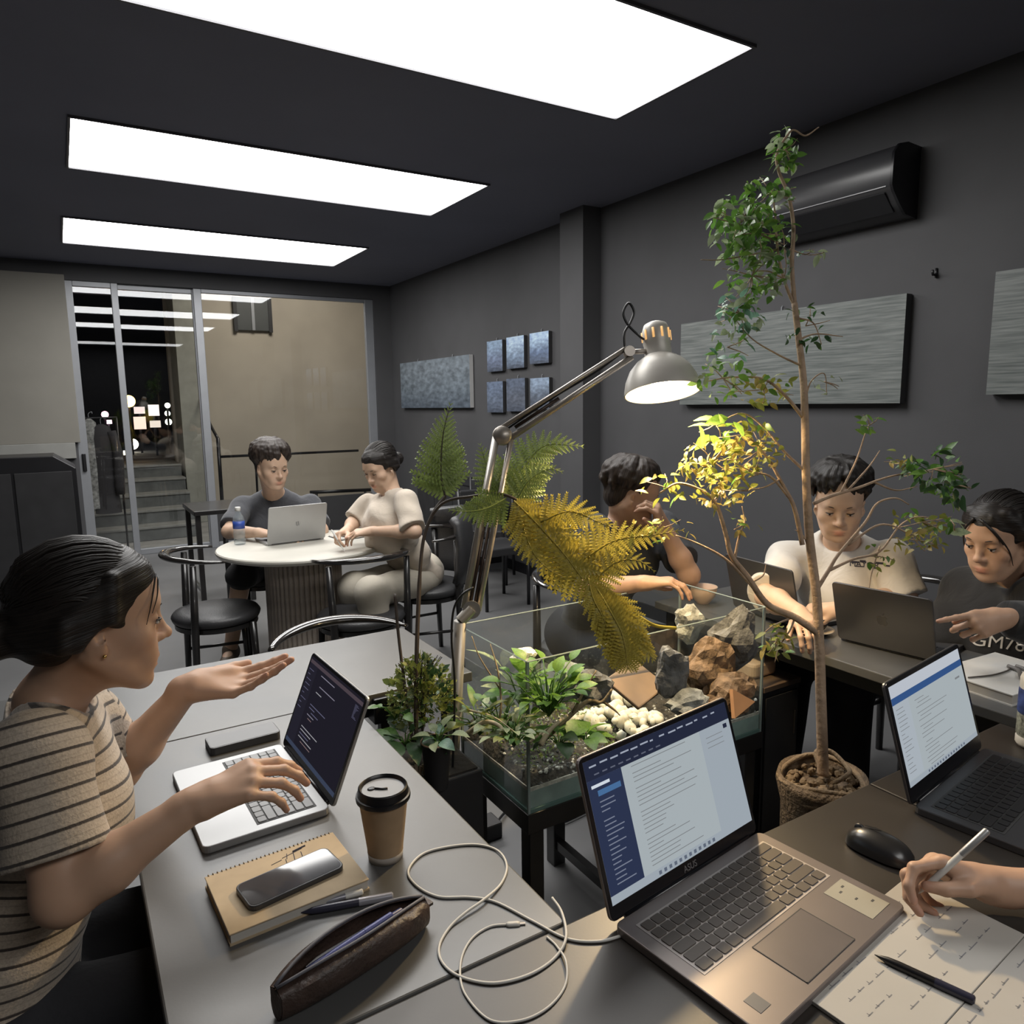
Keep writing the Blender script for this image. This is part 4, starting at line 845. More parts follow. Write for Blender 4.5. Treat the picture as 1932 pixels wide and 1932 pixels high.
# white pebbles pile
for k in range(74):
    a = rnd.uniform(0, 6.28); rr = rnd.random() ** .6; x = 1.355 + .155 * rr * math.cos(a); y = 1.655 + .115 * rr * math.sin(a)
    g = MB(); r = rnd.uniform(.012, .023); rockmesh(g, (0, 0, 0), r, 900 + k, 0, 9, 6); o = g.build('white_pebble', mat('white_pebble', (0.74, 0.72, 0.62), .7, var=.06), smooth=True)
    o.location = (x, y, soilz(x, y) + .010 + .03 * (1 - rr)); tag(o, 'white pebble in the bright heap in the middle of the tank', 'stone', 'white pebbles in the tank')
# rocks on the right
m_rock = mat('grey_rock', (0.15, 0.155, 0.155), .85, var=.5, scale=22, bump=.8, bscale=45); m_rockb = mat('brown_rock', (0.17, 0.115, 0.07), .9, var=.6, scale=30, bump=.9, bscale=40); m_rockp = mat('pale_rock', (0.33, 0.34, 0.31), .85, var=.4, scale=26, bump=.8, bscale=45)
def crag(label, px, py, D, r, m, seed, fl=1.0):
    rr = random.Random(seed); p = at(px, py, D); bm = bmesh.new(); bmesh.ops.create_icosphere(bm, subdivisions=3, radius=1)
    ph = [rr.uniform(0, 6) for _ in range(9)]
    for v in bm.verts:
        c = v.co.copy(); d = 1 + .16 * math.sin(3.1 * c.x + ph[0]) * math.sin(2.7 * c.y + ph[1]) + .12 * math.sin(5.3 * c.z + ph[2] + 2 * c.x) + .09 * math.sin(9 * c.y + 6 * c.x + ph[3]) + .06 * rr.uniform(-1, 1)
        v.co = Vector((c.x * r[0], c.y * r[1], c.z * r[2])) * d
    me = bpy.data.meshes.new('rock'); bm.to_mesh(me); bm.free(); me.materials.append(m); o = link('rock', me); o.location = p; return tag(o, label, 'rock')
crag('tall grey rock left of the brown rocks in the tank', 1268, 1270, 1.98, (.045, .04, .075), m_rock, 1)
crag('pale rounded rock at the back corner of the tank', 1302, 1172, 2.22, (.05, .04, .055), m_rockp, 2)
crag('dark grey rock at the right back of the tank', 1388, 1205, 2.16, (.075, .05, .085), m_rock, 3)
crag('large brown craggy rock on the right of the tank', 1335, 1262, 2.06, (.085, .06, .075), m_rockb, 4)
crag('lower brown rock against the right front of the tank', 1375, 1310, 2.00, (.085, .055, .055), m_rockb, 5)
crag('speckled rock low in front of the brown rocks', 1300, 1330, 1.94, (.060, .05, .035), m_rockp, 6)
crag('round grey stone at the left middle of the tank', 1120, 1300, 1.93, (.05, .045, .045), m_rock, 7)
crag('smooth grey stone leaning behind the white pebbles', 1078, 1285, 1.98, (.045, .04, .05), mat('smooth_stone', (0.30, 0.33, 0.33), .6, var=.15), 8)
q = at(1200, 1290, 2.02); g = MB(); g.box((0, 0, 0), (.15, .12, .012)); o = g.build('slate_tile', mat('terracotta_slab', (0.22, 0.155, 0.105), .7, var=.2), bevel=.004); o.location = q; o.rotation_euler = (math.radians(28), math.radians(-6), .3); tag(o, 'brown flat slab leaning behind the white pebbles', 'tile')
q = at(1393, 1328, 1.93); g = MB(); g.prism([(-.035, -.028), (.05, -.005), (-.02, .04)], (1, 0, 0), (0, .35, 1), (0, 0, 0), .012); o = g.build('clay_shard', mat('orange_clay', (0.62, 0.33, 0.16), .75, var=.1)); o.location = q; tag(o, 'orange clay shard at the right front of the tank', 'shard')
m_drift = mat('driftwood', (0.22, 0.17, 0.10), .85, var=.4, scale=30, bump=.4)
def twig(label, pts, r0, r1, m=m_drift, side=()):
    P = bez([at(*p) for p in pts], 5); t = thing('twig', label, 'twig', P[0]); n = len(P)
    MB().tube(P, [r0 + (r1 - r0) * i / (n - 1) for i in range(n)], 7).build('stem', m, t, smooth=True, origin=P[0])
    for s in side:
        Q = bez([at(*p) for p in s], 4); MB().tube(Q, [r0 * .5 + (.0012 - r0 * .5) * i / (len(Q) - 1) for i in range(len(Q))], 6).build('branch', m, t, smooth=True, origin=P[0])
twig('bent driftwood twig crossing the tank middle', [(1015, 1405, 1.84), (1075, 1350, 1.86), (1110, 1322, 1.88), (1135, 1325, 1.88), (1155, 1300, 1.88)], .008, .003, side=[[(1080, 1345, 1.86), (1110, 1290, 1.87), (1125, 1265, 1.88)], [(1140, 1325, 1.88), (1160, 1340, 1.87), (1170, 1350, 1.86)]])
twig('thin pale twig at the left wall of the tank', [(930, 1400, 1.8), (945, 1340, 1.83), (940, 1270, 1.86), (925, 1215, 1.9)], .004, .0015, side=[[(943, 1300, 1.85), (905, 1240, 1.88), (890, 1200, 1.9)]])
g = MB(); m_sand = mat('pale_sand', (0.50, 0.48, 0.42), .9, var=.3, scale=50, bump=.5)
for (a, b) in (((TX0 + .0055, TY0 + .0055), (TX1 - .0055, TY0 + .009)), ((TX0 + .0055, TY0 + .0055), (TX0 + .009, TY1 - .0055))): g.mm((a[0], a[1], TZ0 + .058), (b[0], b[1], TZ0 + .068))
g.build('sand_line', m_sand, tk, origin=Vector(tk.location))
twig('pale curled root arching at the front left of the tank', [(880, 1385, 1.80), (915, 1362, 1.78), (945, 1372, 1.76), (940, 1392, 1.75), (905, 1392, 1.77)], .006, .004, mat('pale_wood', (0.42, 0.36, 0.24), .8, var=.3), side=[[(885, 1340, 1.83), (930, 1352, 1.80), (970, 1380, 1.76)]])
twig('straight pale root leaning toward the front corner of the tank', [(1020, 1405, 1.75), (1040, 1375, 1.78), (1070, 1350, 1.82)], .007, .004, mat('pale_wood', (0, 0, 0)), side=[[(1000, 1400, 1.75), (1025, 1380, 1.78), (1050, 1365, 1.80)]])
crag('white lichen covered stone behind the lime plant in the tank', 988, 1240, 1.98, (.035, .03, .022), mat('lichen_white', (0.55, 0.56, 0.50), .9, var=.4, scale=40, bump=.8), 12)
# leaves
def leafmesh(name, L_, w, m, fold=.25, curl=.15, tip=.25, n=5):
    g = MB(); rows = []
    for i in range(n + 1):
        u = i / n; ww = w * (math.sin(PI * min(1, (u * (1 - tip * .4) + .04)) ** .85)) if 0 < i < n else w * .04
        z = -curl * L_ * u * u; rows.append([Vector((-ww, u * L_, z + fold * ww)), Vector((0, u * L_, z)), Vector((ww, u * L_, z + fold * ww))])
    g.v = [p for r in rows for p in r]; g.f = [[i * 3 + k, i * 3 + k + 1, i * 3 + k + 4, i * 3 + k + 3] for i in range(n) for k in range(2)]; g.m = [0] * len(g.f)
    me = g.mesh(name, m); me.polygons.foreach_set('use_smooth', [True] * len(me.polygons)); return me
def leafmat(name, c, tr=.35, var=.25):
    m = mat(name, c, .45, var=var, scale=14); nt = m.node_tree; N = nt.nodes; b = N['Principled BSDF']
    t = N.new('ShaderNodeBsdfTranslucent'); nt.links.new(b.inputs['Base Color'].links[0].from_socket, t.inputs[0])
    x = N.new('ShaderNodeMixShader'); x.inputs[0].default_value = tr; nt.links.new(b.outputs[0], x.inputs[1]); nt.links.new(t.outputs[0], x.inputs[2]); nt.links.new(x.outputs[0], N['Material Output'].inputs[0]); return m
m_lf = [leafmat('leaf_green', (0.10, 0.22, 0.04)), leafmat('leaf_olive', (0.22, 0.25, 0.05)), leafmat('leaf_dark', (0.035, 0.085, 0.03)), leafmat('leaf_lime', (0.17, 0.32, 0.05)), leafmat('leaf_pale', (0.33, 0.40, 0.24)), leafmat('leaf_lamplit', (0.33, 0.265, 0.075)), leafmat('leaf_blue', (0.16, 0.30, 0.22))]  # the yellow leaf has the warm lamp light put into its colour
def lookrot(d, roll=0.0):
    d = Vector(d).normalized(); q = d.to_track_quat('Y', 'Z'); return (q @ Quaternion((0, 1, 0), roll))
def put(me, parent, name, p, d, roll, s):
    o = bpy.data.objects.new(name, me); COL.objects.link(o); o.parent = parent; o.location = p; o.rotation_mode = 'QUATERNION'; o.rotation_quaternion = lookrot(d, roll); o.scale = (s, s, s); return o
def rosette(name, label, cat, base, n, L_, w, me_idx, spread, seed, stem=0.0, up=.7, curl=.4):
    rr = random.Random(seed); t = thing(name, label, cat, base); ms_ = [leafmesh('leaf', 1.0, w, m_lf[k], curl=curl) for k in me_idx]; g = MB()
    for k in range(n):
        a = 2.4 * k + rr.uniform(-.3, .3); el = rr.uniform(up * .5, up * 1.3); d = Vector((math.cos(a) * math.cos(el), math.sin(a) * math.cos(el), math.sin(el)))
        st_ = stem * rr.uniform(.4, 1.2); off = d * st_ + Vector((rr.uniform(-1, 1), rr.uniform(-1, 1), 0)) * spread * .2
        if st_ > .004: g.tube([(0, 0, -.01), off * .6 + Vector((0, 0, st_ * .15)), off], .0016, 5)
        put(rr.choice(ms_), t, 'leaf', off, (d + Vector((0, 0, -.25))), rr.uniform(-.5, .5), L_ * rr.uniform(.65, 1.2))
    if g.v: g.build('stem', m_lf[0], t, smooth=True)
    return t
def tp(px, py, D): p = at(px, py, D); p.z = max(p.z, soilz(p.x, p.y)); return p
rosette('terrarium_plant', 'bright lime leafy plant in the left half of the tank', 'plant', tp(1035, 1345, 1.86), 60, .042, .34, [3, 3, 0], .09, 21, .12, .95)
rosette('terrarium_plant', 'green broad leaved plant at the left wall of the tank', 'plant', tp(945, 1385, 1.83), 44, .034, .32, [0, 1, 4, 4], .09, 22, .085, .8)
rosette('terrarium_plant', 'pale leaved plant beside the front corner of the tank', 'plant', tp(970, 1400, 1.76), 34, .032, .28, [4, 0, 1], .07, 23, .06, .8)
rosette('terrarium_plant', 'dark broad leaves in front of the lime plant in the tank', 'plant', tp(1055, 1400, 1.78), 9, .065, .38, [0, 2], .05, 24, .03, .6)
rosette('terrarium_plant', 'small leafy sprig low in front of the white pebbles', 'plant', tp(1105, 1395, 1.78), 10, .05, .33, [0, 3], .04, 25, .02, .6)
rosette('terrarium_plant', 'tall pale sprig with long leaves at the back left of the tank', 'plant', tp(985, 1330, 1.95), 14, .085, .20, [4, 3, 0], .05, 26, .10, 1.0)
rosette('terrarium_plant', 'olive grassy tuft at the left back corner of the tank', 'plant', tp(905, 1380, 1.87), 16, .07, .16, [1, 0, 4], .05, 27, .06, 1.0)
g = MB(); r6 = random.Random(55)
for k in range(1700):
    u = r6.random() ** 1.3; x = TX0 + .02 + .42 * u; y = TY0 + .03 + (TY1 - TY0 - .06) * r6.random(); z = soilz(x, y) + r6.random() ** 1.6 * .085 * (1 - .6 * u); d = Vector((r6.uniform(-1, 1), r6.uniform(-1, 1), r6.uniform(-.2, 1))).normalized(); w = d.cross(Vector((r6.random(), r6.random(), r6.random()))).normalized(); l = r6.uniform(.006, .015); p = Vector((x, y, z))
    g.add([p, p + d * l * .5 + w * l * .25, p + d * l, p + d * l * .5 - w * l * .25], [(0, 1, 2, 3)], r6.choice([0, 0, 1, 2, 2]))
mo = g.build('moss', [m_lf[1], m_lf[3], m_lf[4]]); tag(mo, 'fine pale green moss over the left half of the tank', 'moss', kind='stuff')
# stand
ts = thing('tank_stand', 'black wooden stand under the glass tank', 'stand', ((TX0 + TX1) / 2, (TY0 + TY1) / 2, 0)); og = Vector(ts.location); q = .045
for (x, y) in ((TX0 + .01, TY0 + .01), (TX1 - .055, TY0 + .01), (TX0 + .01, TY1 - .055), (TX1 - .055, TY1 - .055), (1.245, TY1 - .055)):
    MB().mm((x, y, 0), (x + q, y + q, TZ0 - .0)).build('leg', m_blackw, ts, bevel=.003, origin=og)
MB().mm((TX0 - .004, TY0 - .004, TZ0 - .055), (TX1 + .004, TY0 + .036, TZ0)).build('rail', m_blackw, ts, bevel=.002, origin=og); MB().mm((TX0 - .004, TY1 - .036, TZ0 - .055), (TX1 + .004, TY1 + .004, TZ0)).build('rail', m_blackw, ts, bevel=.002, origin=og)
MB().mm((TX0 - .004, TY0 + .03, TZ0 - .055), (TX0 + .036, TY1 - .03, TZ0)).build('rail', m_blackw, ts, bevel=.002, origin=og); MB().mm((TX1 - .036, TY0 + .03, TZ0 - .055), (TX1 + .004, TY1 - .03, TZ0)).build('rail', m_blackw, ts, bevel=.002, origin=og)
for x in (TX0 + .018, 1.253): MB().mm((x, TY0 + .05, .06), (x + .025, TY1 - .05, .09)).build('stretcher', m_blackw, ts, origin=og)
cbx = thing('low_cabinet', 'black low cabinet right of the glass tank', 'cabinet', (1.93, 1.66, 0))
MB().mm((-.085, -.17, 0), (.085, .18, .57)).build('body', m_black, cbx, bevel=.003); MB().mm((-.09, -.175, .57), (.09, .185, .588)).build('cabinet_top', mat('walnut_top', (0.10, 0.07, 0.05), .4), cbx, bevel=.002); MB().mm((-.078, -.176, .03), (.078, -.171, .55)).build('door', m_blackmat, cbx); MB().tube([(.06, -.18, .40), (.06, -.18, .48)], .004, 6).build('handle', m_black, cbx)
o = MB().rbox((0, 0, .03), (.12, .10), .02, .05).build('foam_block', mat('peach_block', (0.55, 0.40, 0.30), .8), bevel=.01); o.location = (1.925, 1.60, .583); tag(o, 'peach coloured soft block on the low black cabinet', 'block')
# ------------------------------------------------------------------ ferns
m_stem = mat('fern_stem', (0.05, 0.035, 0.025), .6); m_fern = [leafmat('fern_green', (0.16, 0.24, 0.06), .3), leafmat('fern_lamplit', (0.44, 0.37, 0.07), .3), leafmat('fern_mid', (0.22, 0.29, 0.08), .3)]  # lamp light is painted into the yellow fern colour of the lit fronds
def pinna(name, m, n=9, taper=1.0):               # one leaflet, unit length along +y, toothed on both sides, shallow droop
    g = MB(); L0 = []
    for i in range(n):
        u = i / n; w = .18 * (1 - u) ** .7 + .014; y = u; dz = -.10 * u * u
        for s in (-1, 1):
            o = len(g.v); g.v += [Vector((0, y, dz)), Vector((s * w, y + .10, dz + .02)), Vector((s * w * .85, y + .15, dz - .01)), Vector((0, min(1, y + 1.05 / n), -.10 * min(1, y + 1.05 / n) ** 2))]
            g.f.append([o, o + 1, o + 2, o + 3] if s > 0 else [o + 3, o + 2, o + 1, o]); g.m.append(0)
    return g.mesh(name, m)
PIN = [pinna('leaflet', m) for m in m_fern]
def frond(parent, pts, n, L_, mi, base, nrm=None, stemr=.003, start=.08, ang=62, shape=0, droop=.2, seed=1):
    n = int(n * 1.25); L_ *= 1.12; rr = random.Random(seed); P = bez([p - base for p in pts], 8); k = len(P)
    g = MB(); g.tube(P, [stemr * (1 - .75 * i / (k - 1)) for i in range(k)], 6); f = g.build('frond', m_stem if stemr > .0028 else m_fern[mi], parent, smooth=True)
    cum = [0]
    for i in range(1, k): cum.append(cum[-1] + (P[i] - P[i - 1]).length)
    for j in range(n):
        u = start + (1 - start) * j / (n - 1) * .985; s = u * cum[-1]; i = max(i for i in range(k) if cum[i] <= s); i = min(i, k - 2); p = P[i].lerp(P[i + 1], (s - cum[i]) / max(1e-6, cum[i + 1] - cum[i])); t = (P[i + 1] - P[i]).normalized()
        sd = t.cross(Vector(nrm)).normalized(); pr = (1 - u) if shape == 0 else math.sin(PI * min(1, u * .85 + .12)); ln = L_ * max(.10, pr ** .8) * rr.uniform(.9, 1.1); a = math.radians(ang - 22 * u)
        for sg in (-1, 1):
            d = t * math.cos(a) + sd * sg * math.sin(a) + Vector((0, 0, -droop)) + Vector(nrm) * rr.uniform(-.12, .12)
            o = bpy.data.objects.new('leaflet', PIN[mi]); COL.objects.link(o); o.parent = f; o.location = p; o.rotation_mode = 'QUATERNION'
            yv = d.normalized(); zv = (Vector(nrm) - yv * yv.dot(Vector(nrm))).normalized(); xv = yv.cross(zv)
            o.rotation_quaternion = Matrix((xv, yv, zv)).transposed().to_quaternion(); o.scale = (ln * 1.15, ln, ln)
    return f
toC = lambda px, py: (-ray(px, py)).normalized()
# planter with bracken fern
pb_ = thing('planter_box', 'tall black planter box beside the lamp post', 'planter', (0.705, 1.60, 0))
MB().mm((-.115, -.10, 0), (.115, .10, .60)).build('box', m_blackmat, pb_, bevel=.004); MB().mm((-.105, -.09, .595), (.105, .09, .604)).build('soil', mat('planter_soil', (0.03, 0.025, 0.02), .95, bump=.6), pb_)
fn = thing('tall_fern', 'tall fern with dark stalks and yellow lit drooping fronds', 'fern', at(786, 1440, 1.80)); fb = Vector(fn.location)
MB().tube([p - fb for p in bez([at(786, 1450, 1.80), at(785, 1300, 1.82), at(789, 1150, 1.86), at(797, 1030, 1.90), at(815, 972, 1.92), at(840, 936, 1.94)], 8)], [.0055] * 20 + [.0045] * 21).build('stalk', m_stem, fn, smooth=True)
MB().tube([p - fb for p in bez([at(786, 1450, 1.80), at(766, 1310, 1.83), at(752, 1200, 1.86), at(745, 1120, 1.88)], 8)], .004).build('stalk', m_stem, fn, smooth=True)
MB().tube([p - fb for p in bez([at(812, 975, 1.92), at(838, 948, 1.92), at(880, 938, 1.92), at(960, 936, 1.90), at(1040, 1000, 1.86), at(1100, 1075, 1.84), at(1140, 1130, 1.83)], 8)], [.004] * 30 + [.0028] * 19).build('stalk', m_stem, fn, smooth=True)
N_ = toC(900, 950)
frond(fn, [at(840, 938, 1.94), at(832, 890, 1.95), at(836, 820, 1.96), at(850, 762, 1.97)], 15, .090, 2, fb, N_, .003, .03, 58, 0, .02, 1)
frond(fn, [at(955, 940, 1.90), at(915, 960, 1.88), at(880, 965, 1.87), at(848, 962, 1.86)], 11, .062, 2, fb, N_, .0024, .05, 62, 0, .25, 2)
frond(fn, [at(955, 938, 1.91), at(930, 900, 1.93), at(915, 868, 1.94), at(906, 838, 1.95)], 11, .070, 2, fb, N_, .0024, .05, 60, 0, .05, 3)
frond(fn, [at(965, 938, 1.91), at(990, 880, 1.94), at(1030, 840, 1.95), at(1100, 842, 1.96)], 14, .085, 2, fb, N_, .0024, .05, 60, 0, .05, 4)
frond(fn, [at(975, 945, 1.90), at(1000, 905, 1.90), at(1035, 885, 1.90), at(1060, 890, 1.90)], 10, .06, 2, fb, N_, .0022, .05, 60, 0, .1, 14)
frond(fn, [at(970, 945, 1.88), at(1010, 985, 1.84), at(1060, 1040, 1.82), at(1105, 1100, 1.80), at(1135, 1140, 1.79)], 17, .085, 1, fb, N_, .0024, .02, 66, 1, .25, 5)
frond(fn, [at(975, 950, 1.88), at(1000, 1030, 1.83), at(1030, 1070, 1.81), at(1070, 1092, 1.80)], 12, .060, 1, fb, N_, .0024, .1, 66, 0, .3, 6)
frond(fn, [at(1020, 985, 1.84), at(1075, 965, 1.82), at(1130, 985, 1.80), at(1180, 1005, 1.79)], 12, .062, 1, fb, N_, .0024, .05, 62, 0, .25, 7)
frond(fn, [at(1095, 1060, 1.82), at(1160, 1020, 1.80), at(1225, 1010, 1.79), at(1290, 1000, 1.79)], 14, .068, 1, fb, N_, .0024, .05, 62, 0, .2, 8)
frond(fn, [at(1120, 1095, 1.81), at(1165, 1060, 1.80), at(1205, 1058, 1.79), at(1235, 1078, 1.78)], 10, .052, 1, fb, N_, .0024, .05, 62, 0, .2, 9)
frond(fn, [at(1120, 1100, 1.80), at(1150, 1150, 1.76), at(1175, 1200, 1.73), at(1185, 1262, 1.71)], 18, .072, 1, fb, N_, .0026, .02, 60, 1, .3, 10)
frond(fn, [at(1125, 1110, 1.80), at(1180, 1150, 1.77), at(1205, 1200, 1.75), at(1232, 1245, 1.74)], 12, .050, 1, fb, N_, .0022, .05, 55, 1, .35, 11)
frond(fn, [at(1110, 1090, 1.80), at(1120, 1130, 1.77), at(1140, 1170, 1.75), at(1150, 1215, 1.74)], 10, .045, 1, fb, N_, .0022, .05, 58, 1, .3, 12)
MB().tube([p - fb for p in bez([at(1150, 1130, 1.80), at(1200, 1160, 1.82), at(1235, 1180, 1.85), at(1275, 1185, 1.88)], 6)], .0045).build('stalk', m_fern[1], fn, smooth=True)
for k in range(5):
    p = at(786 + rnd.uniform(-14, 16), 1448 + rnd.uniform(-10, 12), 1.79) - fb; MB().tube([p, p + Vector((rnd.uniform(-.02, .02), rnd.uniform(-.02, .0), -.035))], [.005, .003], 6).build('root', mat('pale_root', (0.40, 0.30, 0.22), .7), fn, smooth=True)
# bushy maidenhair and small potted plants
def bush(label, c, r, n, me, s, seed, name='bushy_fern', limit=290, up=.2):
    rr = random.Random(seed); t = thing(name, label, 'plant', c); g = MB()
    for k in range(26):
        a = rr.uniform(0, 6.28); q = Vector((math.cos(a) * r[0] * rr.uniform(.2, .8), math.sin(a) * r[1] * rr.uniform(.2, .8), rr.uniform(.1, r[2])))
        g.tube([(0, 0, -r[2] * .9), q * .5 + Vector((0, 0, .02)), q], .0011, 4)
    g.build('stem', m_stem, t)
    for k in range(n):
        a = rr.uniform(0, 6.28); e = math.asin(rr.uniform(-.55, 1)); q = rr.random() ** .45; d = Vector((math.cos(a) * math.cos(e), math.sin(a) * math.cos(e), math.sin(e)))
        p = Vector((d.x * r[0], d.y * r[1], d.z * r[2])) * q; put(rr.choice(me), t, 'leaf', p, d + Vector((rr.uniform(-.6, .6), rr.uniform(-.6, .6), rr.uniform(-.3, .6) + up)), rr.uniform(-2, 2), s * rr.uniform(.6, 1.3))
    return t
sm = [leafmesh('leaf', 1, .32, leafmat('moss_leaf', (0.17, 0.21, 0.06)), n=3), leafmesh('leaf', 1, .32, m_lf[1], n=3), leafmesh('leaf', 1, .32, m_lf[2], n=3)]
bsh = bush('bushy olive fern between the code laptop and the lamp post', at(795, 1318, 1.86), (.085, .07, .105), 290, sm, .024, 31)
g = MB(); r5 = random.Random(41)
for k in range(1500):
    a = r5.uniform(0, 6.28); e = math.asin(r5.uniform(-.6, 1)); q = r5.random() ** .3 * 1.04; d = Vector((math.cos(a) * math.cos(e), math.sin(a) * math.cos(e), math.sin(e))); p = Vector((d.x * .088, d.y * .072, d.z * .11)) * q; u = Vector((r5.uniform(-1, 1), r5.uniform(-1, 1), r5.uniform(-.4, 1))).normalized(); w = u.cross(Vector((r5.random(), r5.random(), r5.random()))).normalized(); l = r5.uniform(.006, .013)
    g.add([p, p + u * l * .5 + w * l * .22, p + u * l, p + u * l * .5 - w * l * .22], [(0, 1, 2, 3)], k % 2)
g.build('fine_foliage', [leafmat('moss_fine', (0.26, 0.27, 0.075)), MATS['moss_leaf']], bsh)['kind'] = 'stuff'
rosette('leafy_plant', 'dark broad leaved plant low behind the grey table corner', 'plant', at(765, 1400, 1.78), 12, .085, .26, [2, 2, 0], .06, 32, .03, .5)
rosette('leafy_plant', 'pale sprig with round leaves beside the socket box', 'plant', at(745, 1350, 1.80), 7, .035, .34, [4, 0], .05, 33, .05, .7)
pt = thing('small_pot', 'small dark pot with a pale green seedling beside the lamp post', 'pot', at(824, 1440, 1.76))
MB().lathe([(.026, -.06), (.036, .052), (.038, .055), (.036, .056), (.033, .045), (0, .045)], n=22).build('pot', m_blackmat, pt, smooth=True); MB().lathe([(.0365, .0545), (.038, .057), (.0365, .0595), (.035, .057)], n=22).build('rim', mat('pot_rim', (0.30, 0.20, 0.14), .6), pt, smooth=True)
rosette('seedling', 'pale mint green seedling in the small dark pot', 'plant', at(826, 1402, 1.75), 9, .036, .40, [6, 4], .03, 34, .035, .9, .5)
# ------------------------------------------------------------------ the tall tree
TD = 1.86
tr = thing('potted_tree', 'tall thin tree with green and yellow lit leaves right of the lamp', 'tree', at(1552, 1452, TD)); tb = Vector(tr.location)
m_bark = mat('pale_bark', (0.42, 0.30, 0.205), .8, var=.2, scale=30, bump=.4, bscale=70)
def pth(pts, n=7, D=TD): return [p - tb for p in bez([at(p[0], p[1], p[2] if len(p) > 2 else D) for p in pts], n)]
def limb(pts, r0, r1, nm='branch', n=7):
    Q = pth(pts, n); return MB().tube(Q, [r0 + (r1 - r0) * i / (len(Q) - 1) for i in range(len(Q))], 9).build(nm, m_bark, tr, smooth=True)
limb([(1553, 1462), (1552, 1420), (1549, 1320), (1546, 1220), (1540, 1120), (1527, 1010), (1521, 900), (1519, 800), (1516, 720), (1507, 640), (1499, 572)], .0145, .0075, 'trunk')
limb([(1499, 575), (1494, 500), (1497, 430), (1488, 370), (1470, 325), (1466, 290), (1488, 252), (1500, 246), (1520, 256), (1545, 240)], .0060, .0014)
limb([(1500, 580), (1480, 530), (1467, 470), (1462, 400), (1455, 350)], .0045, .0015)
limb([(1478, 525), (1450, 512), (1420, 512)], .0025, .001); limb([(1468, 470), (1420, 480), (1360, 490), (1322, 490)], .0025, .001); limb([(1490, 470), (1520, 480), (1535, 470)], .002, .001)
limb([(1512, 690), (1470, 670), (1420, 640), (1385, 600)], .003, .001); limb([(1508, 640), (1540, 630), (1590, 635)], .003, .001); limb([(1505, 600), (1535, 610), (1550, 650)], .0025, .001)
limb([(1517, 790), (1480, 745), (1440, 715), (1380, 712), (1330, 720)], .005, .0015); limb([(1518, 760), (1530, 720), (1555, 705), (1560, 745)], .0025, .001)
limb([(1520, 890), (1480, 852), (1440, 805), (1400, 780), (1350, 800)], .004, .0012)
limb([(1545, 1195), (1500, 1165), (1448, 1140), (1411, 1089), (1380, 1048), (1370, 1010), (1352, 953), (1326, 927), (1280, 912), (1245, 930)], .0100, .0022)
limb([(1440, 1132), (1405, 1090), (1365, 1052), (1315, 1025), (1275, 1010)], .005, .0015); limb([(1385, 1060), (1395, 1010), (1405, 985), (1400, 955)], .004, .001); limb([(1420, 1098), (1440, 1085), (1445, 1065)], .003, .001)
limb([(1514, 1028), (1499, 960), (1480, 920), (1445, 860), (1410, 830), (1370, 850)], .0065, .0015); limb([(1490, 940), (1455, 900), (1420, 890), (1380, 870)], .004, .0012); limb([(1470, 905), (1440, 920), (1400, 925)], .003, .001)
limb([(1540, 1114), (1563, 1077), (1582, 1046), (1632, 986), (1655, 950), (1690, 940), (1715, 952)], .0055, .0014); limb([(1563, 1077), (1610, 1055), (1660, 1040), (1700, 990), (1740, 975), (1790, 990)], .004, .001); limb([(1600, 1028), (1660, 990), (1710, 1005), (1745, 1040)], .0035, .001)
limb([(1660, 1030), (1645, 1080), (1640, 1110)], .002, .001); limb([(1535, 950), (1570, 935), (1620, 920), (1660, 905), (1700, 895), (1760, 890)], .0050, .0014); limb([(1600, 925), (1640, 880), (1660, 850)], .003, .001); limb([(1585, 932), (1615, 870), (1632, 820), (1640, 800)], .003, .001); limb([(1650, 910), (1690, 925), (1730, 918)], .003, .001)
limb([(1500, 1165), (1490, 1190), (1470, 1220), (1462, 1250)], .003, .001); limb([(1495, 1165), (1460, 1180), (1440, 1195)], .003, .001); limb([(1530, 1050), (1515, 1010), (1500, 1000)], .002, .001)
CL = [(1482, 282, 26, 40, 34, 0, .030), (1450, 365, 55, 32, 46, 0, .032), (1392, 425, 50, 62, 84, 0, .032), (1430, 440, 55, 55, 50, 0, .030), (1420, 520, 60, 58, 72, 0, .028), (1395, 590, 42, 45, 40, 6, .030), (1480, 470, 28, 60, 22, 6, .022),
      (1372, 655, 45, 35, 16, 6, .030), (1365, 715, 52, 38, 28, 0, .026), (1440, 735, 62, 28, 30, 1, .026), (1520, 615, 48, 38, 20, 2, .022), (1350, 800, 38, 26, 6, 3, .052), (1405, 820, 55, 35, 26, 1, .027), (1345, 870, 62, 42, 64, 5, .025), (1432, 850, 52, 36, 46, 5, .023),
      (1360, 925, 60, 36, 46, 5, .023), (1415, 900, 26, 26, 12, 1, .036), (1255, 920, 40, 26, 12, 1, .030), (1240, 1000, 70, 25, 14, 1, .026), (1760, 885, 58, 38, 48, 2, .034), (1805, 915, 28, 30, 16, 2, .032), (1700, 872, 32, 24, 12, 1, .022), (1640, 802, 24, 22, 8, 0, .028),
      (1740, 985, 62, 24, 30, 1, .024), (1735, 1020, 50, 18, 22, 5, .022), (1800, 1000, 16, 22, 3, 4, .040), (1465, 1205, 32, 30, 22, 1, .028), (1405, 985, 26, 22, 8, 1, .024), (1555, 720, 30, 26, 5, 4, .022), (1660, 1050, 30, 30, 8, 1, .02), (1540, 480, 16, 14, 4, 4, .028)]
LM = [leafmesh('leaf', 1, .25, m, n=4, curl=.25) for m in m_lf]; rl_ = random.Random(77); AL = []
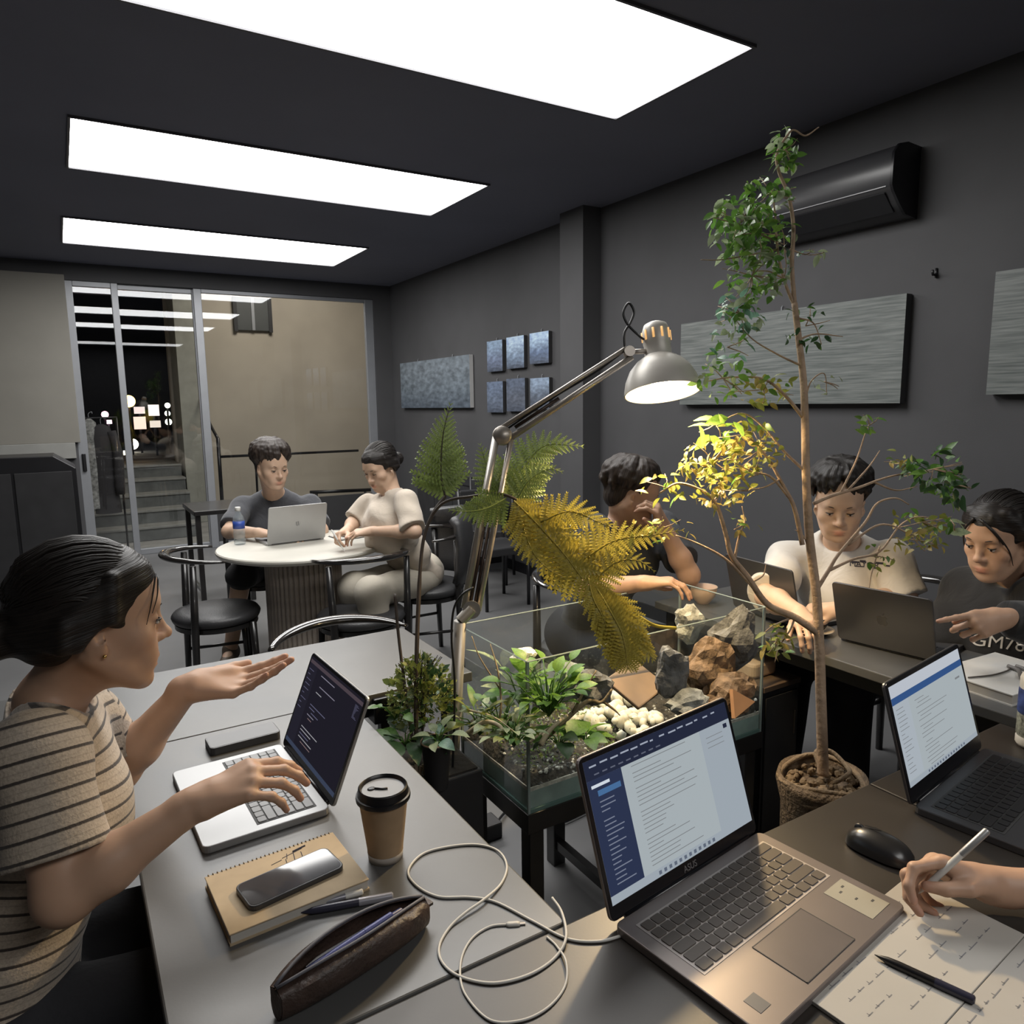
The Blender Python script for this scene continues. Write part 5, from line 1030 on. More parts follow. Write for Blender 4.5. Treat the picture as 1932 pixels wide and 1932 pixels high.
alt = {0: [0, 0, 3, 4], 1: [1, 1, 5, 0], 2: [2, 2, 0], 3: [3], 4: [4], 5: [5, 5, 1, 1], 6: [6, 4, 0]}
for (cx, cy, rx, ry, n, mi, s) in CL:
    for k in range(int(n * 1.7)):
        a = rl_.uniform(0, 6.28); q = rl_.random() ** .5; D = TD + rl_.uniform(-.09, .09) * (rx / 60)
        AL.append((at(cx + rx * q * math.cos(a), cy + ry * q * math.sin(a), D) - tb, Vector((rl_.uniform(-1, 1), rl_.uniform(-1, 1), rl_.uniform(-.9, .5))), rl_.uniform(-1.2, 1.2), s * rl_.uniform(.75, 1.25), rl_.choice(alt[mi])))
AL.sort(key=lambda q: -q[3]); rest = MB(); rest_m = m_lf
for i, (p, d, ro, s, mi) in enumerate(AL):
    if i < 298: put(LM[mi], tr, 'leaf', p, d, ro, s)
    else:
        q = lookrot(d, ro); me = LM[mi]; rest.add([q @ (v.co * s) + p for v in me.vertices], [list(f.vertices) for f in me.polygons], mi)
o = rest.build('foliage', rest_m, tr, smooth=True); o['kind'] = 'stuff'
# thin leaf twigs inside the clusters
g = MB()
for (cx, cy, rx, ry, n, mi, s) in CL:
    for k in range(max(2, n // 7)):
        a = rl_.uniform(0, 6.28); g.tube([at(cx, cy, TD) - tb, at(cx + rx * .5 * math.cos(a) + 4, cy + ry * .5 * math.sin(a), TD) - tb, at(cx + rx * math.cos(a), cy + ry * math.sin(a), TD + rl_.uniform(-.04, .04)) - tb], [.0016, .0013, .0008], 5)
o = g.build('twigs', m_bark, tr, smooth=True); o['kind'] = 'stuff'
# pot wrapped in burlap with rope
pq = at(1552, 1462, TD); ph = pq.z
po_ = thing('burlap_pot', 'burlap wrapped tree pot behind the brown table', 'pot', (pq.x, pq.y, 0))
m_bur = mat('burlap', (0.16, 0.115, 0.075), .95, var=.4, scale=40, bump=.8, bscale=120)
MB().lathe([(0, 0), (.085, 0), (.092, .02), (.098, ph - .08), (.112, ph - .02), (.106, ph + .004), (.096, ph - .01), (.09, ph - .03), (0, ph - .03)], n=30).build('pot', m_bur, po_, smooth=True)
for k in range(4):
    pts = [Vector(((.100 + .006 * math.sin(3 * a + k)) * math.cos(a), (.100 + .006 * math.sin(3 * a + k)) * math.sin(a), ph - .004 - .012 * k + .008 * math.sin(2 * a + k * 2))) for a in [2 * PI * j / 24 for j in range(25)]]
    MB().tube(pts, .0065, 6, cap=False).build('rope', mat('jute_rope', (0.26, 0.19, 0.12), .95, bump=.5, bscale=150), po_, smooth=True)
g = MB()
for k in range(70):
    a = rnd.uniform(0, 6.28); r = .088 * rnd.random() ** .5; rockmesh(g, (r * math.cos(a), r * math.sin(a), ph - .022 + rnd.uniform(0, .008)), rnd.uniform(.006, .013), 3000 + k, 0, 6, 4)
o = g.build('bark_chips', mat('bark_chip', (0.24, 0.17, 0.10), .9, var=.4), po_); o['kind'] = 'stuff'
MB().tube(bez([(-.0, -.02, ph - .02), (.03, -.05, ph + .015), (.07, -.02, ph + .01), (.075, .03, ph + .03), (.04, .05, ph + .03), (.02, .02, ph)], 6), .006, 7).build('rope', mat('jute_rope', (0, 0, 0)), po_, smooth=True)

q = onz(1326, 1138, ZT); t = thing('bowl', 'peach coloured bowl lit by the lamp behind the tank', 'bowl', (max(q.x, 1.91), min(q.y, 1.96), ZT))
MB().lathe([(0, 0), (.022, 0), (.026, .006), (.045, .03), (.052, .062), (.050, .064), (.042, .032), (.022, .010), (0, .010)], n=28).build('body', mat('peach_glaze', (0.58, 0.40, 0.28), .5), t, smooth=True); MB().lathe([(.0500, .0635), (.052, .0655), (.0535, .0635), (.052, .0615)], n=28).build('rim', mat('pale_ceramic', (0, 0, 0)), t, smooth=True)
q = onz(910, 1580, 0.0); t = thing('power_adapter', 'black power adapter box on the floor by the tank stand', 'box', (q.x, q.y, 0)); MB().mm((-.06, -.04, 0), (.06, .04, .06)).build('case', m_blackmat, t, bevel=.006)
pts = [(q.x + .05, q.y, .03)] + [tuple(onz(a, b, .01)) for a, b in ((960, 1530), (1000, 1550), (1050, 1555), (1110, 1530), (1180, 1500))]; MB().tube(bez(pts, 6), .005, 6).build('cord', m_black, t, smooth=True, origin=(q.x, q.y, 0))
# ================================================================== people: smooth implicit bodies meshed with surface nets
class SDF:
    def __init__(s): s.p = []
    def cone(s, a, b, ra, rb, k=.02, op=1, flat=False):
        a = np.array(a, np.float32); b = np.array(b, np.float32); ra = float(ra); rb = float(rb); s.p.append(('c', a, b, ra, rb, k, op, flat, (a + b) / 2, np.linalg.norm(b - a) / 2 + max(ra, rb))); return s
    def ell(s, c, r, k=.02, op=1, R=None):
        c = np.array(c, np.float32); r = np.array(r if hasattr(r, '__len__') else (r, r, r), np.float32); s.p.append(('e', c, r, None if R is None else np.array(R, np.float32), None, k, op, False, c, r.max())); return s
    def chain(s, pts, rad, k=.01, op=1):
        for i in range(len(pts) - 1): s.cone(pts[i], pts[i + 1], rad[i], rad[i + 1], k if i == 0 else min(k, .006), op)
        return s
    def cut(s, c, n, k=.004):                     # keep the side the normal points away from
        n = np.array(n, float); s.p.append(('h', np.array(c, float), n / np.linalg.norm(n), None, None, k, -1, False, None, 1e9)); return s
    @staticmethod
    def d1(q, P):
        if q[0] == 'c':
            a, b = q[1], q[2]; ab = b - a; L2 = max(np.float32(1e-12), ab @ ab); t = ((P - a) @ ab) / L2; tc = np.clip(t, 0, 1)
            d = np.sqrt(((P - a - tc[:, None] * ab) ** 2).sum(1)) - (np.float32(q[3]) + tc * np.float32(q[4] - q[3]))
            if q[7]: d = np.maximum(d, (t - 1) * np.float32(math.sqrt(L2)))
            return d
        if q[0] == 'e':
            X = P - q[1]
            if q[3] is not None: X = X @ q[3]
            k0 = np.sqrt(((X / q[2]) ** 2).sum(1)); k1 = np.sqrt(((X / q[2] ** 2) ** 2).sum(1)) + 1e-9
            return k0 * (k0 - 1) / k1
        return -((P - q[1]) @ q[2])               # half space to remove is where this is negative
    def ev(s, P, prims=None):
        d = np.full(len(P), 1.0, np.float32)
        for q in (s.p if prims is None else prims):
            e = s.d1(q, P); k = np.float32(q[5])
            if q[6] > 0:
                h = np.clip(.5 + .5 * (d - e) / k, 0, 1); d = d * (1 - h) + e * h - k * h * (1 - h)
            else:
                e = -e; h = np.clip(.5 - .5 * (d - e) / k, 0, 1); d = d * (1 - h) + e * h + k * h * (1 - h)
        return d
    def mesh(s, vox, disp=None, n=16):
        adds = [q for q in s.p if q[6] > 0]
        lo = np.min([q[8] - q[9] for q in adds], 0) - .03; hi = np.max([q[8] + q[9] for q in adds], 0) + .03
        B = vox * n; nb = np.ceil((hi - lo) / B).astype(int)
        cen = np.stack(np.meshgrid(*[np.arange(k) for k in nb], indexing='ij'), -1).reshape(-1, 3)
        cw = lo + (cen + .5) * B; rb = B * .5 * 1.7321 + vox * 2
        near = np.abs(s.ev(cw)) < rb * 1.12 + .007
        AV = {}; keys = []; pos = []; quads = []; off = 0; M = np.int64(1 << 20)
        ax = np.arange(-1, n + 1)
        base = np.stack(np.meshgrid(ax, ax, ax, indexing='ij'), -1).reshape(-1, 3); m = n + 2
        C8 = np.array([(i, j, k) for i in (0, 1) for j in (0, 1) for k in (0, 1)])
        E12 = [(a, b) for a in range(8) for b in range(a + 1, 8) if np.abs(C8[a] - C8[b]).sum() == 1]
        CC = np.array([q[8] if q[8] is not None else (0, 0, 0) for q in s.p]); RR = np.array([q[9] + q[5] + .01 for q in s.p])
        for ci in cen[near]:
            c0 = lo + (ci + .5) * B
            pr = [s.p[i] for i in np.nonzero(((CC - c0) ** 2).sum(1) < (rb + RR) ** 2)[0]]
            if not pr: continue
            idx = base + ci * n; P = (lo + idx * vox).astype(np.float32)
            d = s.ev(P, pr)
            if disp is not None: d = d + disp(P)
            if d.min() > 0 or d.max() < 0: continue
            D = d.reshape(m, m, m); S = D < 0
            corn = [S[c[0]:m - 1 + c[0], c[1]:m - 1 + c[1], c[2]:m - 1 + c[2]] for c in C8]
            cnt = sum(x.astype(np.int8) for x in corn); act = (cnt > 0) & (cnt < 8); I = np.argwhere(act)
            if len(I) == 0: continue
            V = np.stack([D[I[:, 0] + c[0], I[:, 1] + c[1], I[:, 2] + c[2]] for c in C8], 1)
            acc = np.zeros((len(I), 3)); w = np.zeros(len(I))
            for a, b in E12:
                va, vb = V[:, a], V[:, b]; x = (va < 0) != (vb < 0); t = np.where(x, va / np.where(x, va - vb, 1), 0)
                p = C8[a] + t[:, None] * (C8[b] - C8[a]); acc += p * x[:, None]; w += x
            G = I + ci * n - 1; pos.append(lo + (G + acc / w[:, None]) * vox)
            gk = (G + 4).astype(np.int64); key = (gk[:, 0] * M + gk[:, 1]) * M + gk[:, 2]; keys.append(key)
            for axis in range(3):
                s1 = [slice(1, n + 1)] * 3; s2 = [slice(1, n + 1)] * 3; s2[axis] = slice(2, n + 2)
                a_, b_ = S[tuple(s1)], S[tuple(s2)]; ch = np.argwhere(a_ != b_)
                if len(ch) == 0: continue
                fl = a_[ch[:, 0], ch[:, 1], ch[:, 2]]; g = ch + ci * n + 4
                u, v = (axis + 1) % 3, (axis + 2) % 3; eu = np.zeros(3, int); ev = np.zeros(3, int); eu[u] = 1; ev[v] = 1
                q4 = [g - eu - ev, g - ev, g, g - eu]; kk = np.stack([((z[:, 0].astype(np.int64) * M + z[:, 1]) * M + z[:, 2]) for z in q4], 1)
                kk[~fl] = kk[~fl][:, ::-1]; quads.append(kk)
        keys = np.concatenate(keys); pos = np.concatenate(pos); uk, ui = np.unique(keys, return_index=True); V = pos[ui]; Q = np.concatenate(quads)
        ix = np.searchsorted(uk, Q); ix = np.clip(ix, 0, len(uk) - 1); ok = (uk[ix] == Q).all(1)
        return V, ix[ok]
def npmesh(name, V, Q, mats, parent=None, origin=(0, 0, 0), attrs=None, smooth_it=1):
    V = V.copy()
    for _ in range(smooth_it):                    # light Laplacian to remove grid stepping
        acc = np.zeros_like(V); w = np.zeros(len(V))
        n_ = len(V); ia = np.concatenate([Q[:, a] for a in (0, 1, 2, 3)] * 2); ib = np.concatenate([Q[:, b] for b in (1, 2, 3, 0, 3, 0, 1, 2)])
        w = np.bincount(ia, minlength=n_); acc = np.stack([np.bincount(ia, V[ib, c_], minlength=n_) for c_ in range(3)], 1)
        V = V * .5 + .5 * acc / np.maximum(w, 1)[:, None]
    me = bpy.data.meshes.new(name); me.vertices.add(len(V)); me.vertices.foreach_set('co', (V - np.array(origin)).astype(np.float32).ravel())
    me.loops.add(len(Q) * 4); me.loops.foreach_set('vertex_index', Q.astype(np.int32).ravel()); me.polygons.add(len(Q)); me.polygons.foreach_set('loop_start', (np.arange(len(Q)) * 4).astype(np.int32))
    me.polygons.foreach_set('use_smooth', [True] * len(Q)); me.update(calc_edges=True); me.validate()
    for m in (mats if isinstance(mats, (list, tuple)) else [mats]): me.materials.append(m)
    if attrs:
        for k, v in attrs.items():
            if v.ndim == 1: a = me.attributes.new(k, 'FLOAT', 'POINT'); a.data.foreach_set('value', v.astype(np.float32))
            else:
                a = me.color_attributes.new(k, 'FLOAT_COLOR', 'POINT'); a.data.foreach_set('color', np.concatenate([v, np.ones((len(v), 1))], 1).astype(np.float32).ravel())
    o = bpy.data.objects.new(name, me); COL.objects.link(o)
    if parent: o.parent = parent
    return o
def skinmat(name, c):
    if name in MATS: return MATS[name]
    m = bpy.data.materials.new(name); m.use_nodes = True; nt = m.node_tree; N = nt.nodes; L = nt.links; b = N['Principled BSDF']
    b.inputs['Roughness'].default_value = .48; b.inputs['Specular IOR Level'].default_value = .35
    b.inputs['Subsurface Weight'].default_value = .12; b.inputs['Subsurface Radius'].default_value = (.006, .0025, .0015); b.inputs['Subsurface Scale'].default_value = .6
    va = N.new('ShaderNodeVertexColor'); va.layer_name = 'tint'; nz = N.new('ShaderNodeTexNoise'); nz.inputs['Scale'].default_value = 45; tc = N.new('ShaderNodeTexCoord'); L.new(tc.outputs['Object'], nz.inputs['Vector'])
    cr = N.new('ShaderNodeValToRGB'); cr.color_ramp.elements[0].color = (*[q * .93 for q in c], 1); cr.color_ramp.elements[1].color = (*[min(1, q * 1.06) for q in c], 1); L.new(nz.outputs['Fac'], cr.inputs[0])
    mx = N.new('ShaderNodeMix'); mx.data_type = 'RGBA'; mx.blend_type = 'MULTIPLY'; mx.inputs[0].default_value = 1; L.new(cr.outputs[0], mx.inputs[6]); L.new(va.outputs[0], mx.inputs[7]); L.new(mx.outputs[2], b.inputs['Base Color'])
    MATS[name] = m; return m
def nv(v): v = np.array(v, float); return v / np.linalg.norm(v)
class Head:
    """head frame: x right of the viewer facing it reversed, y forward, z up; c = point between the eyes' depth centre"""
    def __init__(s, c, fwd, up=(0, 0, 1), sc=1.0, fem=False, mouth=0.0):
        s.mouth = mouth; s.c = np.array(c, float); s.y = nv(fwd); u = np.array(up, float); s.z = nv(u - s.y * (u @ s.y)); s.x = np.cross(s.y, s.z); s.R = np.stack([s.x, s.y, s.z], 1); s.s = sc; s.fem = fem
    def w(s, x, y, z): return s.c + s.R @ (np.array([x, y, z], float) * s.s)
    def l(s, P): return ((P - s.c) @ s.R) / s.s
    def build(s, F, neck, nr=.056):
        S = s.s; R = s.R
        E = lambda c, r, k=.02, op=1, RR=None: F.ell(s.w(*c), np.array(r) * S, k * S, op, R if RR is None else R @ RR)
        Cn = lambda a, b, ra, rb, k=.012, op=1: F.cone(s.w(*a), s.w(*b), ra * S, rb * S, k * S, op)
        fw = .94 if s.fem else 1.0
        E((0, -.018, .035), (.074 * fw, .094, .082)); E((0, .022, .038), (.062 * fw, .062, .062), .03)
        E((0, .026, -.028), (.060 * fw, .056, .066), .03); E((0, .036, -.070), (.043 * fw, .044, .040), .03)
        for q in (-1, 1):
            Cn((q * .056 * fw, -.010, -.045), (q * .030 * fw, .055, -.094), .015, .013, .03)          # jaw line
            E((q * .043 * fw, .053, -.026), (.020, .020, .017), .028)                                # cheek
            E((q * .026, .070, -.060), (.016, .012, .018), .022)
        E((0, .070 - s.mouth * .4, -.100 - s.mouth * .9), (.019, .015, .014), .024)                                              # chin
        Cn((-.032, .072, .022), (.032, .072, .022), .010, .010, .022)                                # brow
        for q in (-1, 1): E((q * .031, .090, .002), (.0165, .014, .010), .012, -1)                      # eye sockets
        Cn((0, .078, .010), (0, .098, -.030), .0065, .0085, .012); E((0, .100, -.033), (.0105, .0100, .0088), .008)  # nose
        for q in (-1, 1): E((q * .0115, .089, -.036), (.0072, .0088, .0068), .007); E((q * .0058, .0985, -.0425), (.0030, .0045, .0028), .003, -1)
        E((0, .084, -.066), (.022, .0085, .0055), .006); E((0, .083 - s.mouth * .4, -.0735 - s.mouth), (.0185, .0095, .0062), .006)  # lips
        if s.mouth: E((0, .090, -.0700 - s.mouth * .5), (.0150, .016, .0020 + s.mouth * .55), .003, -1)
        Cn((-.021, .087, -.0695), (.021, .087, -.0695), .0015, .0015, .003, -1)
        for q in (-1, 1):
            E((q * .031, .0715, .001), (.0125, .0120, .0115), .004)                                   # lids over the eyeball
            Cn((q * .020, .0815, -.0015), (q * .031, .0845, -.0042), .0012, .0014, .003, -1); Cn((q * .031, .0845, -.0042), (q * .042, .0785, -.0015), .0014, .0012, .003, -1)
            ea = Matrix.Rotation(math.radians(-q * 22), 3, 'Z')
            E((q * .073 * fw, -.008, -.012), (.0065, .017, .029), .008, 1, np.array(ea)); E((q * .0775 * fw, -.002, -.010), (.005, .0075, .013), .004, -1); E((q * .071 * fw, .002, -.036), (.005, .007, .008), .006)
        b = np.array(neck, float); F.cone(s.w(0, -.030, -.055), b, nr * .92 * S, nr * S, .03); F.cone(s.w(0, -.002, -.085), b + (s.w(0, .01, 0) - s.c), nr * .6 * S, nr * .7 * S, .03)
    def tint(s, P, T):
        L = s.l(P); g = lambda c, r: np.exp(-(((L - np.array(c)) / np.array(r)) ** 2).sum(1))
        lip = np.maximum(g((0, .090, -.066), (.017, .012, .0048)), g((0, .090, -.0738 - s.mouth), (.0145, .012, .0052))); lip = np.clip(lip * 1.6, 0, 1)[:, None]
        T = T * (1 - lip) + lip * T * np.array([.92, .66, .64]); ck = (g((.04, .06, -.03), (.02, .02, .018)) + g((-.04, .06, -.03), (.02, .02, .018)) + g((0, .1, -.034), (.012, .01, .01)))[:, None]
        T = T * (1 - .5 * ck * np.array([.0, .16, .18])); return T
    def parts(s, t, og, hairm, lashm, brow=1.0, look=-.25, openness=.4):
        for q in (-1, 1):
            lash = [s.w(q * x, y, z) - og for x, y, z in ((.0195, .0812, -.0012), (.025, .0850, -.0010), (.031, .0866, -.0008), (.037, .0846, -.0008), (.0435, .0790, .0002))]
            MB().tube(bez(lash, 3), [.0009 * s.s] + [.0019 * s.s] * 11 + [.0012 * s.s], 6, flat=.8).build('eyelash', lashm, t, smooth=True)
            if openness > .3:
                ew = MB(); ew.ell(s.w(q * .031, .0808, -.0054) - og, np.array([.0085, .0045, .0030 + .0028 * openness]) * s.s, 12, 8, rot=Matrix(s.R.tolist())); ew.build('eye', mat('eye_white', (0.50, 0.46, 0.42), .25), t, smooth=True)
                ir = MB(); ir.ell(s.w(q * .031 , .0830, -.0054) - og, np.array([.0038, .0034, .0029 + .0027 * openness]) * s.s, 10, 8, rot=Matrix(s.R.tolist())); ir.build('iris', mat('iris_dark', (0.02, 0.012, 0.008), .15), t, smooth=True)
            bw = [s.w(q * x, y, z) - og for x, y, z in ((.013, .0845, .0160), (.022, .0860, .0205), (.033, .0835, .0225), (.044, .0745, .0185))]
            MB().tube(bez(bw, 4), [(.0022 + .0016 * math.sin(PI * (i + 2) / 16)) * s.s * brow for i in range(12)] + [.0008 * s.s], 6, flat=.55).build('eyebrow', hairm, t, smooth=True)
FL = {'i': ((.028, .088, .002), (.044, .026, .021), .0088), 'm': ((.0085, .092, .004), (.048, .030, .022), .0090), 'r': ((-.0105, .088, .002), (.044, .028, .021), .0085), 'l': ((-.0280, .078, -.002), (.034, .021, .018), .0076)}
def hand(F, wr, fwd, back, thumbside, sc=1.0, curl=None, splay=0.05, thumb=((.55, .72, -.42), (.40, .85, -.30), (.30, .92, -.2)), k=.006, wrist_r=.026):
    """curl: dict finger -> three bend angles in degrees; returns finger tip points"""
    y = nv(fwd); z = np.array(back, float); z = nv(z - y * (z @ y)); x = np.cross(y, z); x = x * (1 if x @ np.array(thumbside) > 0 else -1); R = np.stack([x, y, z], 1); wr = np.array(wr, float)
    W = lambda p: wr + R @ (np.array(p, float) * sc); tips = {}
    curl = curl or {}
    F.cone(W((0, -.010, 0)), W((.004, .03, 0)), wrist_r * sc * .86, .021 * sc, .015)
    for f, (b, ln, r) in FL.items():
        b = np.array(b); F.cone(W((b[0] * .45, .018, -.002)), W(b), .0155 * sc, r * 1.22 * sc, .014)
        a = curl.get(f, (12, 15, 10)); ang = 0; sp = splay * (b[0] / .02); p = b.copy(); rr = r
        for j in range(3):
            ang += math.radians(a[j]); d = np.array([math.sin(sp) * math.cos(ang), math.cos(sp) * math.cos(ang), -math.sin(ang)]); q = p + d * ln[j]
            F.cone(W(p), W(q), rr * sc, rr * .90 * sc, .0035 if j else .005); F.ell(W(p), rr * 1.06 * sc, .003); p = q; rr *= .90
        tips[f] = W(p)
    p = np.array((.019, .022, -.006)); F.cone(W((.006, .012, -.008)), W(p), .017 * sc, .015 * sc, .012)
    for j, (ln, r0, r1) in enumerate(((.040, .0142, .0112), (.031, .0112, .0098), (.025, .0098, .0078))):
        d = nv(thumb[j]); q = p + d * ln; F.cone(W(p), W(q), r0 * sc, r1 * sc, .008 if j == 0 else .004); p = q
    tips['t'] = W(p); F.cone(W((.022, .045, -.008)), W((.028, .075, -.004)), .008 * sc, .008 * sc, .016)
    return tips, W
def arm(F, sh, el, wr, sc=1.0, thick=1.0):
    sh, el, wr = [np.array(q, float) for q in (sh, el, wr)]
    F.cone(sh, el, .047 * thick * sc, .0385 * thick * sc, .03); F.cone(el, el + (wr - el) * .32, .0385 * thick * sc, .0395 * thick * sc, .02); F.cone(el + (wr - el) * .32, wr, .0395 * thick * sc, .0255 * thick * sc, .02)
def torso(F, hip, chest, neck, sl, sr, fw, sc=1.0, fem=False, grow=0.0, belly=0.0, k=.03):
    hip, chest, neck, sl, sr = [np.array(q, float) for q in (hip, chest, neck, sl, sr)]; xa = nv(sr - sl); up = nv(neck - hip); ya = nv(np.cross(up, xa)); ya = ya if ya @ np.array(fw) > 0 else -ya; za = np.cross(xa, ya); R = np.stack([xa, ya, za], 1); hw = np.linalg.norm(sr - sl) / 2
    F.ell(hip, (.160 * sc + grow, .115 * sc + grow, .13), k, 1, R); mid = (hip + chest) / 2; F.ell(mid + ya * belly, (.135 * sc + grow, .098 * sc + grow + belly, .16), k, 1, R)
    F.ell(chest, (hw * .86 + grow, .108 * sc + grow, .155), k, 1, R); F.ell(chest + ya * .025 + za * .0, (hw * .66 + grow, .095 * sc + grow, .10), k, 1, R)
    F.cone(sl * .80 + neck * .20 - za * .02, sr * .80 + neck * .20 - za * .02, .046 * sc + grow, .046 * sc + grow, k); F.cone(sl * .45 + neck * .55 - za * .01, neck, .038 * sc + grow, .040 + grow, .03); F.cone(sr * .45 + neck * .55 - za * .01, neck, .038 * sc + grow, .040 + grow, .03)
    for q in (sl, sr): F.ell(q, .047 * sc + grow, .03)
    if fem:
        for q in (-1, 1): F.ell(chest + xa * q * hw * .42 + ya * .070 - za * .045, (.046 + grow, .034 + grow, .045), .04, 1, R)
    return R
def wrinkle(seed, amp, fx=22, dirs=None):
    rr = np.random.RandomState(seed); D = rr.normal(size=(5, 3)); D /= np.linalg.norm(D, axis=1)[:, None]; ph = rr.uniform(0, 6.28, 5); f = fx * rr.uniform(.6, 1.8, 5)
    def fn(P):
        w = sum(np.sin((P @ D[i]) * f[i] * .45 + ph[i]) for i in range(2)) * .9; o = 0
        for i in range(2, 5): o = o + np.sin((P @ D[i]) * f[i] + ph[i] + w * 1.5)
        return amp * (o / 3 - .55)
    return fn
def hairmat(name, c, hi):
    m = bpy.data.materials.new(name); m.use_nodes = True; nt = m.node_tree; N = nt.nodes; L = nt.links; b = N['Principled BSDF']; b.inputs['Roughness'].default_value = .46; b.inputs['Specular IOR Level'].default_value = .35
    a = N.new('ShaderNodeAttribute'); a.attribute_name = 'suv'; nz = N.new('ShaderNodeTexNoise'); nz.inputs['Scale'].default_value = 1.0; nz.inputs['Detail'].default_value = 3; L.new(a.outputs['Vector'], nz.inputs['Vector'])
    cr = N.new('ShaderNodeValToRGB'); cr.color_ramp.elements[0].position = .35; cr.color_ramp.elements[0].color = (*c, 1); cr.color_ramp.elements[1].position = .72; cr.color_ramp.elements[1].color = (*hi, 1); L.new(nz.outputs['Fac'], cr.inputs[0]); L.new(cr.outputs[0], b.inputs['Base Color'])
    bp = N.new('ShaderNodeBump'); bp.inputs['Strength'].default_value = .6; bp.inputs['Distance'].default_value = .003; L.new(nz.outputs['Fac'], bp.inputs['Height']); L.new(bp.outputs[0], b.inputs['Normal']); return m
m_hair = hairmat('black_hair', (0.008, 0.0065, 0.006), (0.022, 0.017, 0.014)); m_hairb = hairmat('brown_black_hair', (0.016, 0.011, 0.009), (0.045, 0.032, 0.025)); m_lash = mat('lash', (0.015, 0.01, 0.008), .6)
def locks_short(H, hm, t, og, seed, n=120, fringe=.018, side=-.02, back=-.075, vol=.014, vox=.0034, cent=(0, -.03, .055), spread=1.0, part=0.3):
    """short hair from overlapping tapered locks running down from the crown over the skull"""
    rr = random.Random(seed); F = SDF(); S = H.s
    F.ell(H.w(0, -.026, .046), np.array((.079, .096, .083)) * S, .012, 1, H.R); F.ell(H.w(0, -.062, -.02), np.array((.062, .052, .055)) * S, .03, 1, H.R)
    def surf(th, ph, off):                      # th: angle from the crown, ph: azimuth (0 = front)
        d = np.array([math.sin(th) * math.sin(ph), math.sin(th) * math.cos(ph), math.cos(th)]); r = 1 / math.sqrt((d[0] / .078) ** 2 + (d[1] / .098) ** 2 + (d[2] / .086) ** 2)
        return np.array(cent) * np.array([1, .9, .8]) + d * (r + off)
    for k in range(n):
        ph = rr.uniform(-PI, PI); fr = max(0, math.cos(ph)); th1 = 1.28 + .05 * rr.random() if fr > .55 else (1.75 if abs(math.sin(ph)) > .7 else 2.15)
        th1 += rr.uniform(-.16, .14) + (fringe if fr > .5 else 0) * 8; th0 = rr.uniform(.05, .5); tw = rr.uniform(-.35, .35) + part * (1 if ph > 0 else -1) * .3
        pts = []; m = 5
        for j in range(m):
            u = j / (m - 1); pts.append(H.w(*surf(th0 + (th1 - th0) * u, ph + tw * u, vol * math.sin(PI * min(1, u * .8 + .1)) + rr.uniform(-.003, .003) + .002)))
        r0 = rr.uniform(.009, .014) * S; F.chain(pts, [r0 * .8, r0, r0, r0 * .8, r0 * .25], .006)
    F.ell(H.w(0, .105, -.045), np.array((.055, .055, .062)) * S, .008, -1, H.R)
    for q in (-1, 1): F.ell(H.w(q * .085, .012, -.035), np.array((.022, .036, .042)) * S, .008, -1, H.R)
    V, Q = F.mesh(vox * S, lambda P: groove(H, P)); L = H.l(V); return npmesh('hair', V, Q, hm, t, og, {'suv': np.stack([np.arctan2(L[:, 0], L[:, 1] + .03) * 42, L[:, 2] * 22 + L[:, 1] * 10, L[:, 0] * 8], 1)})
def groove(H, P):
    L = H.l(P); a = np.arctan2(L[:, 0], L[:, 1] + .03); return .0008 * np.sin(a * 26 + 3 * np.sin(L[:, 2] * 40))
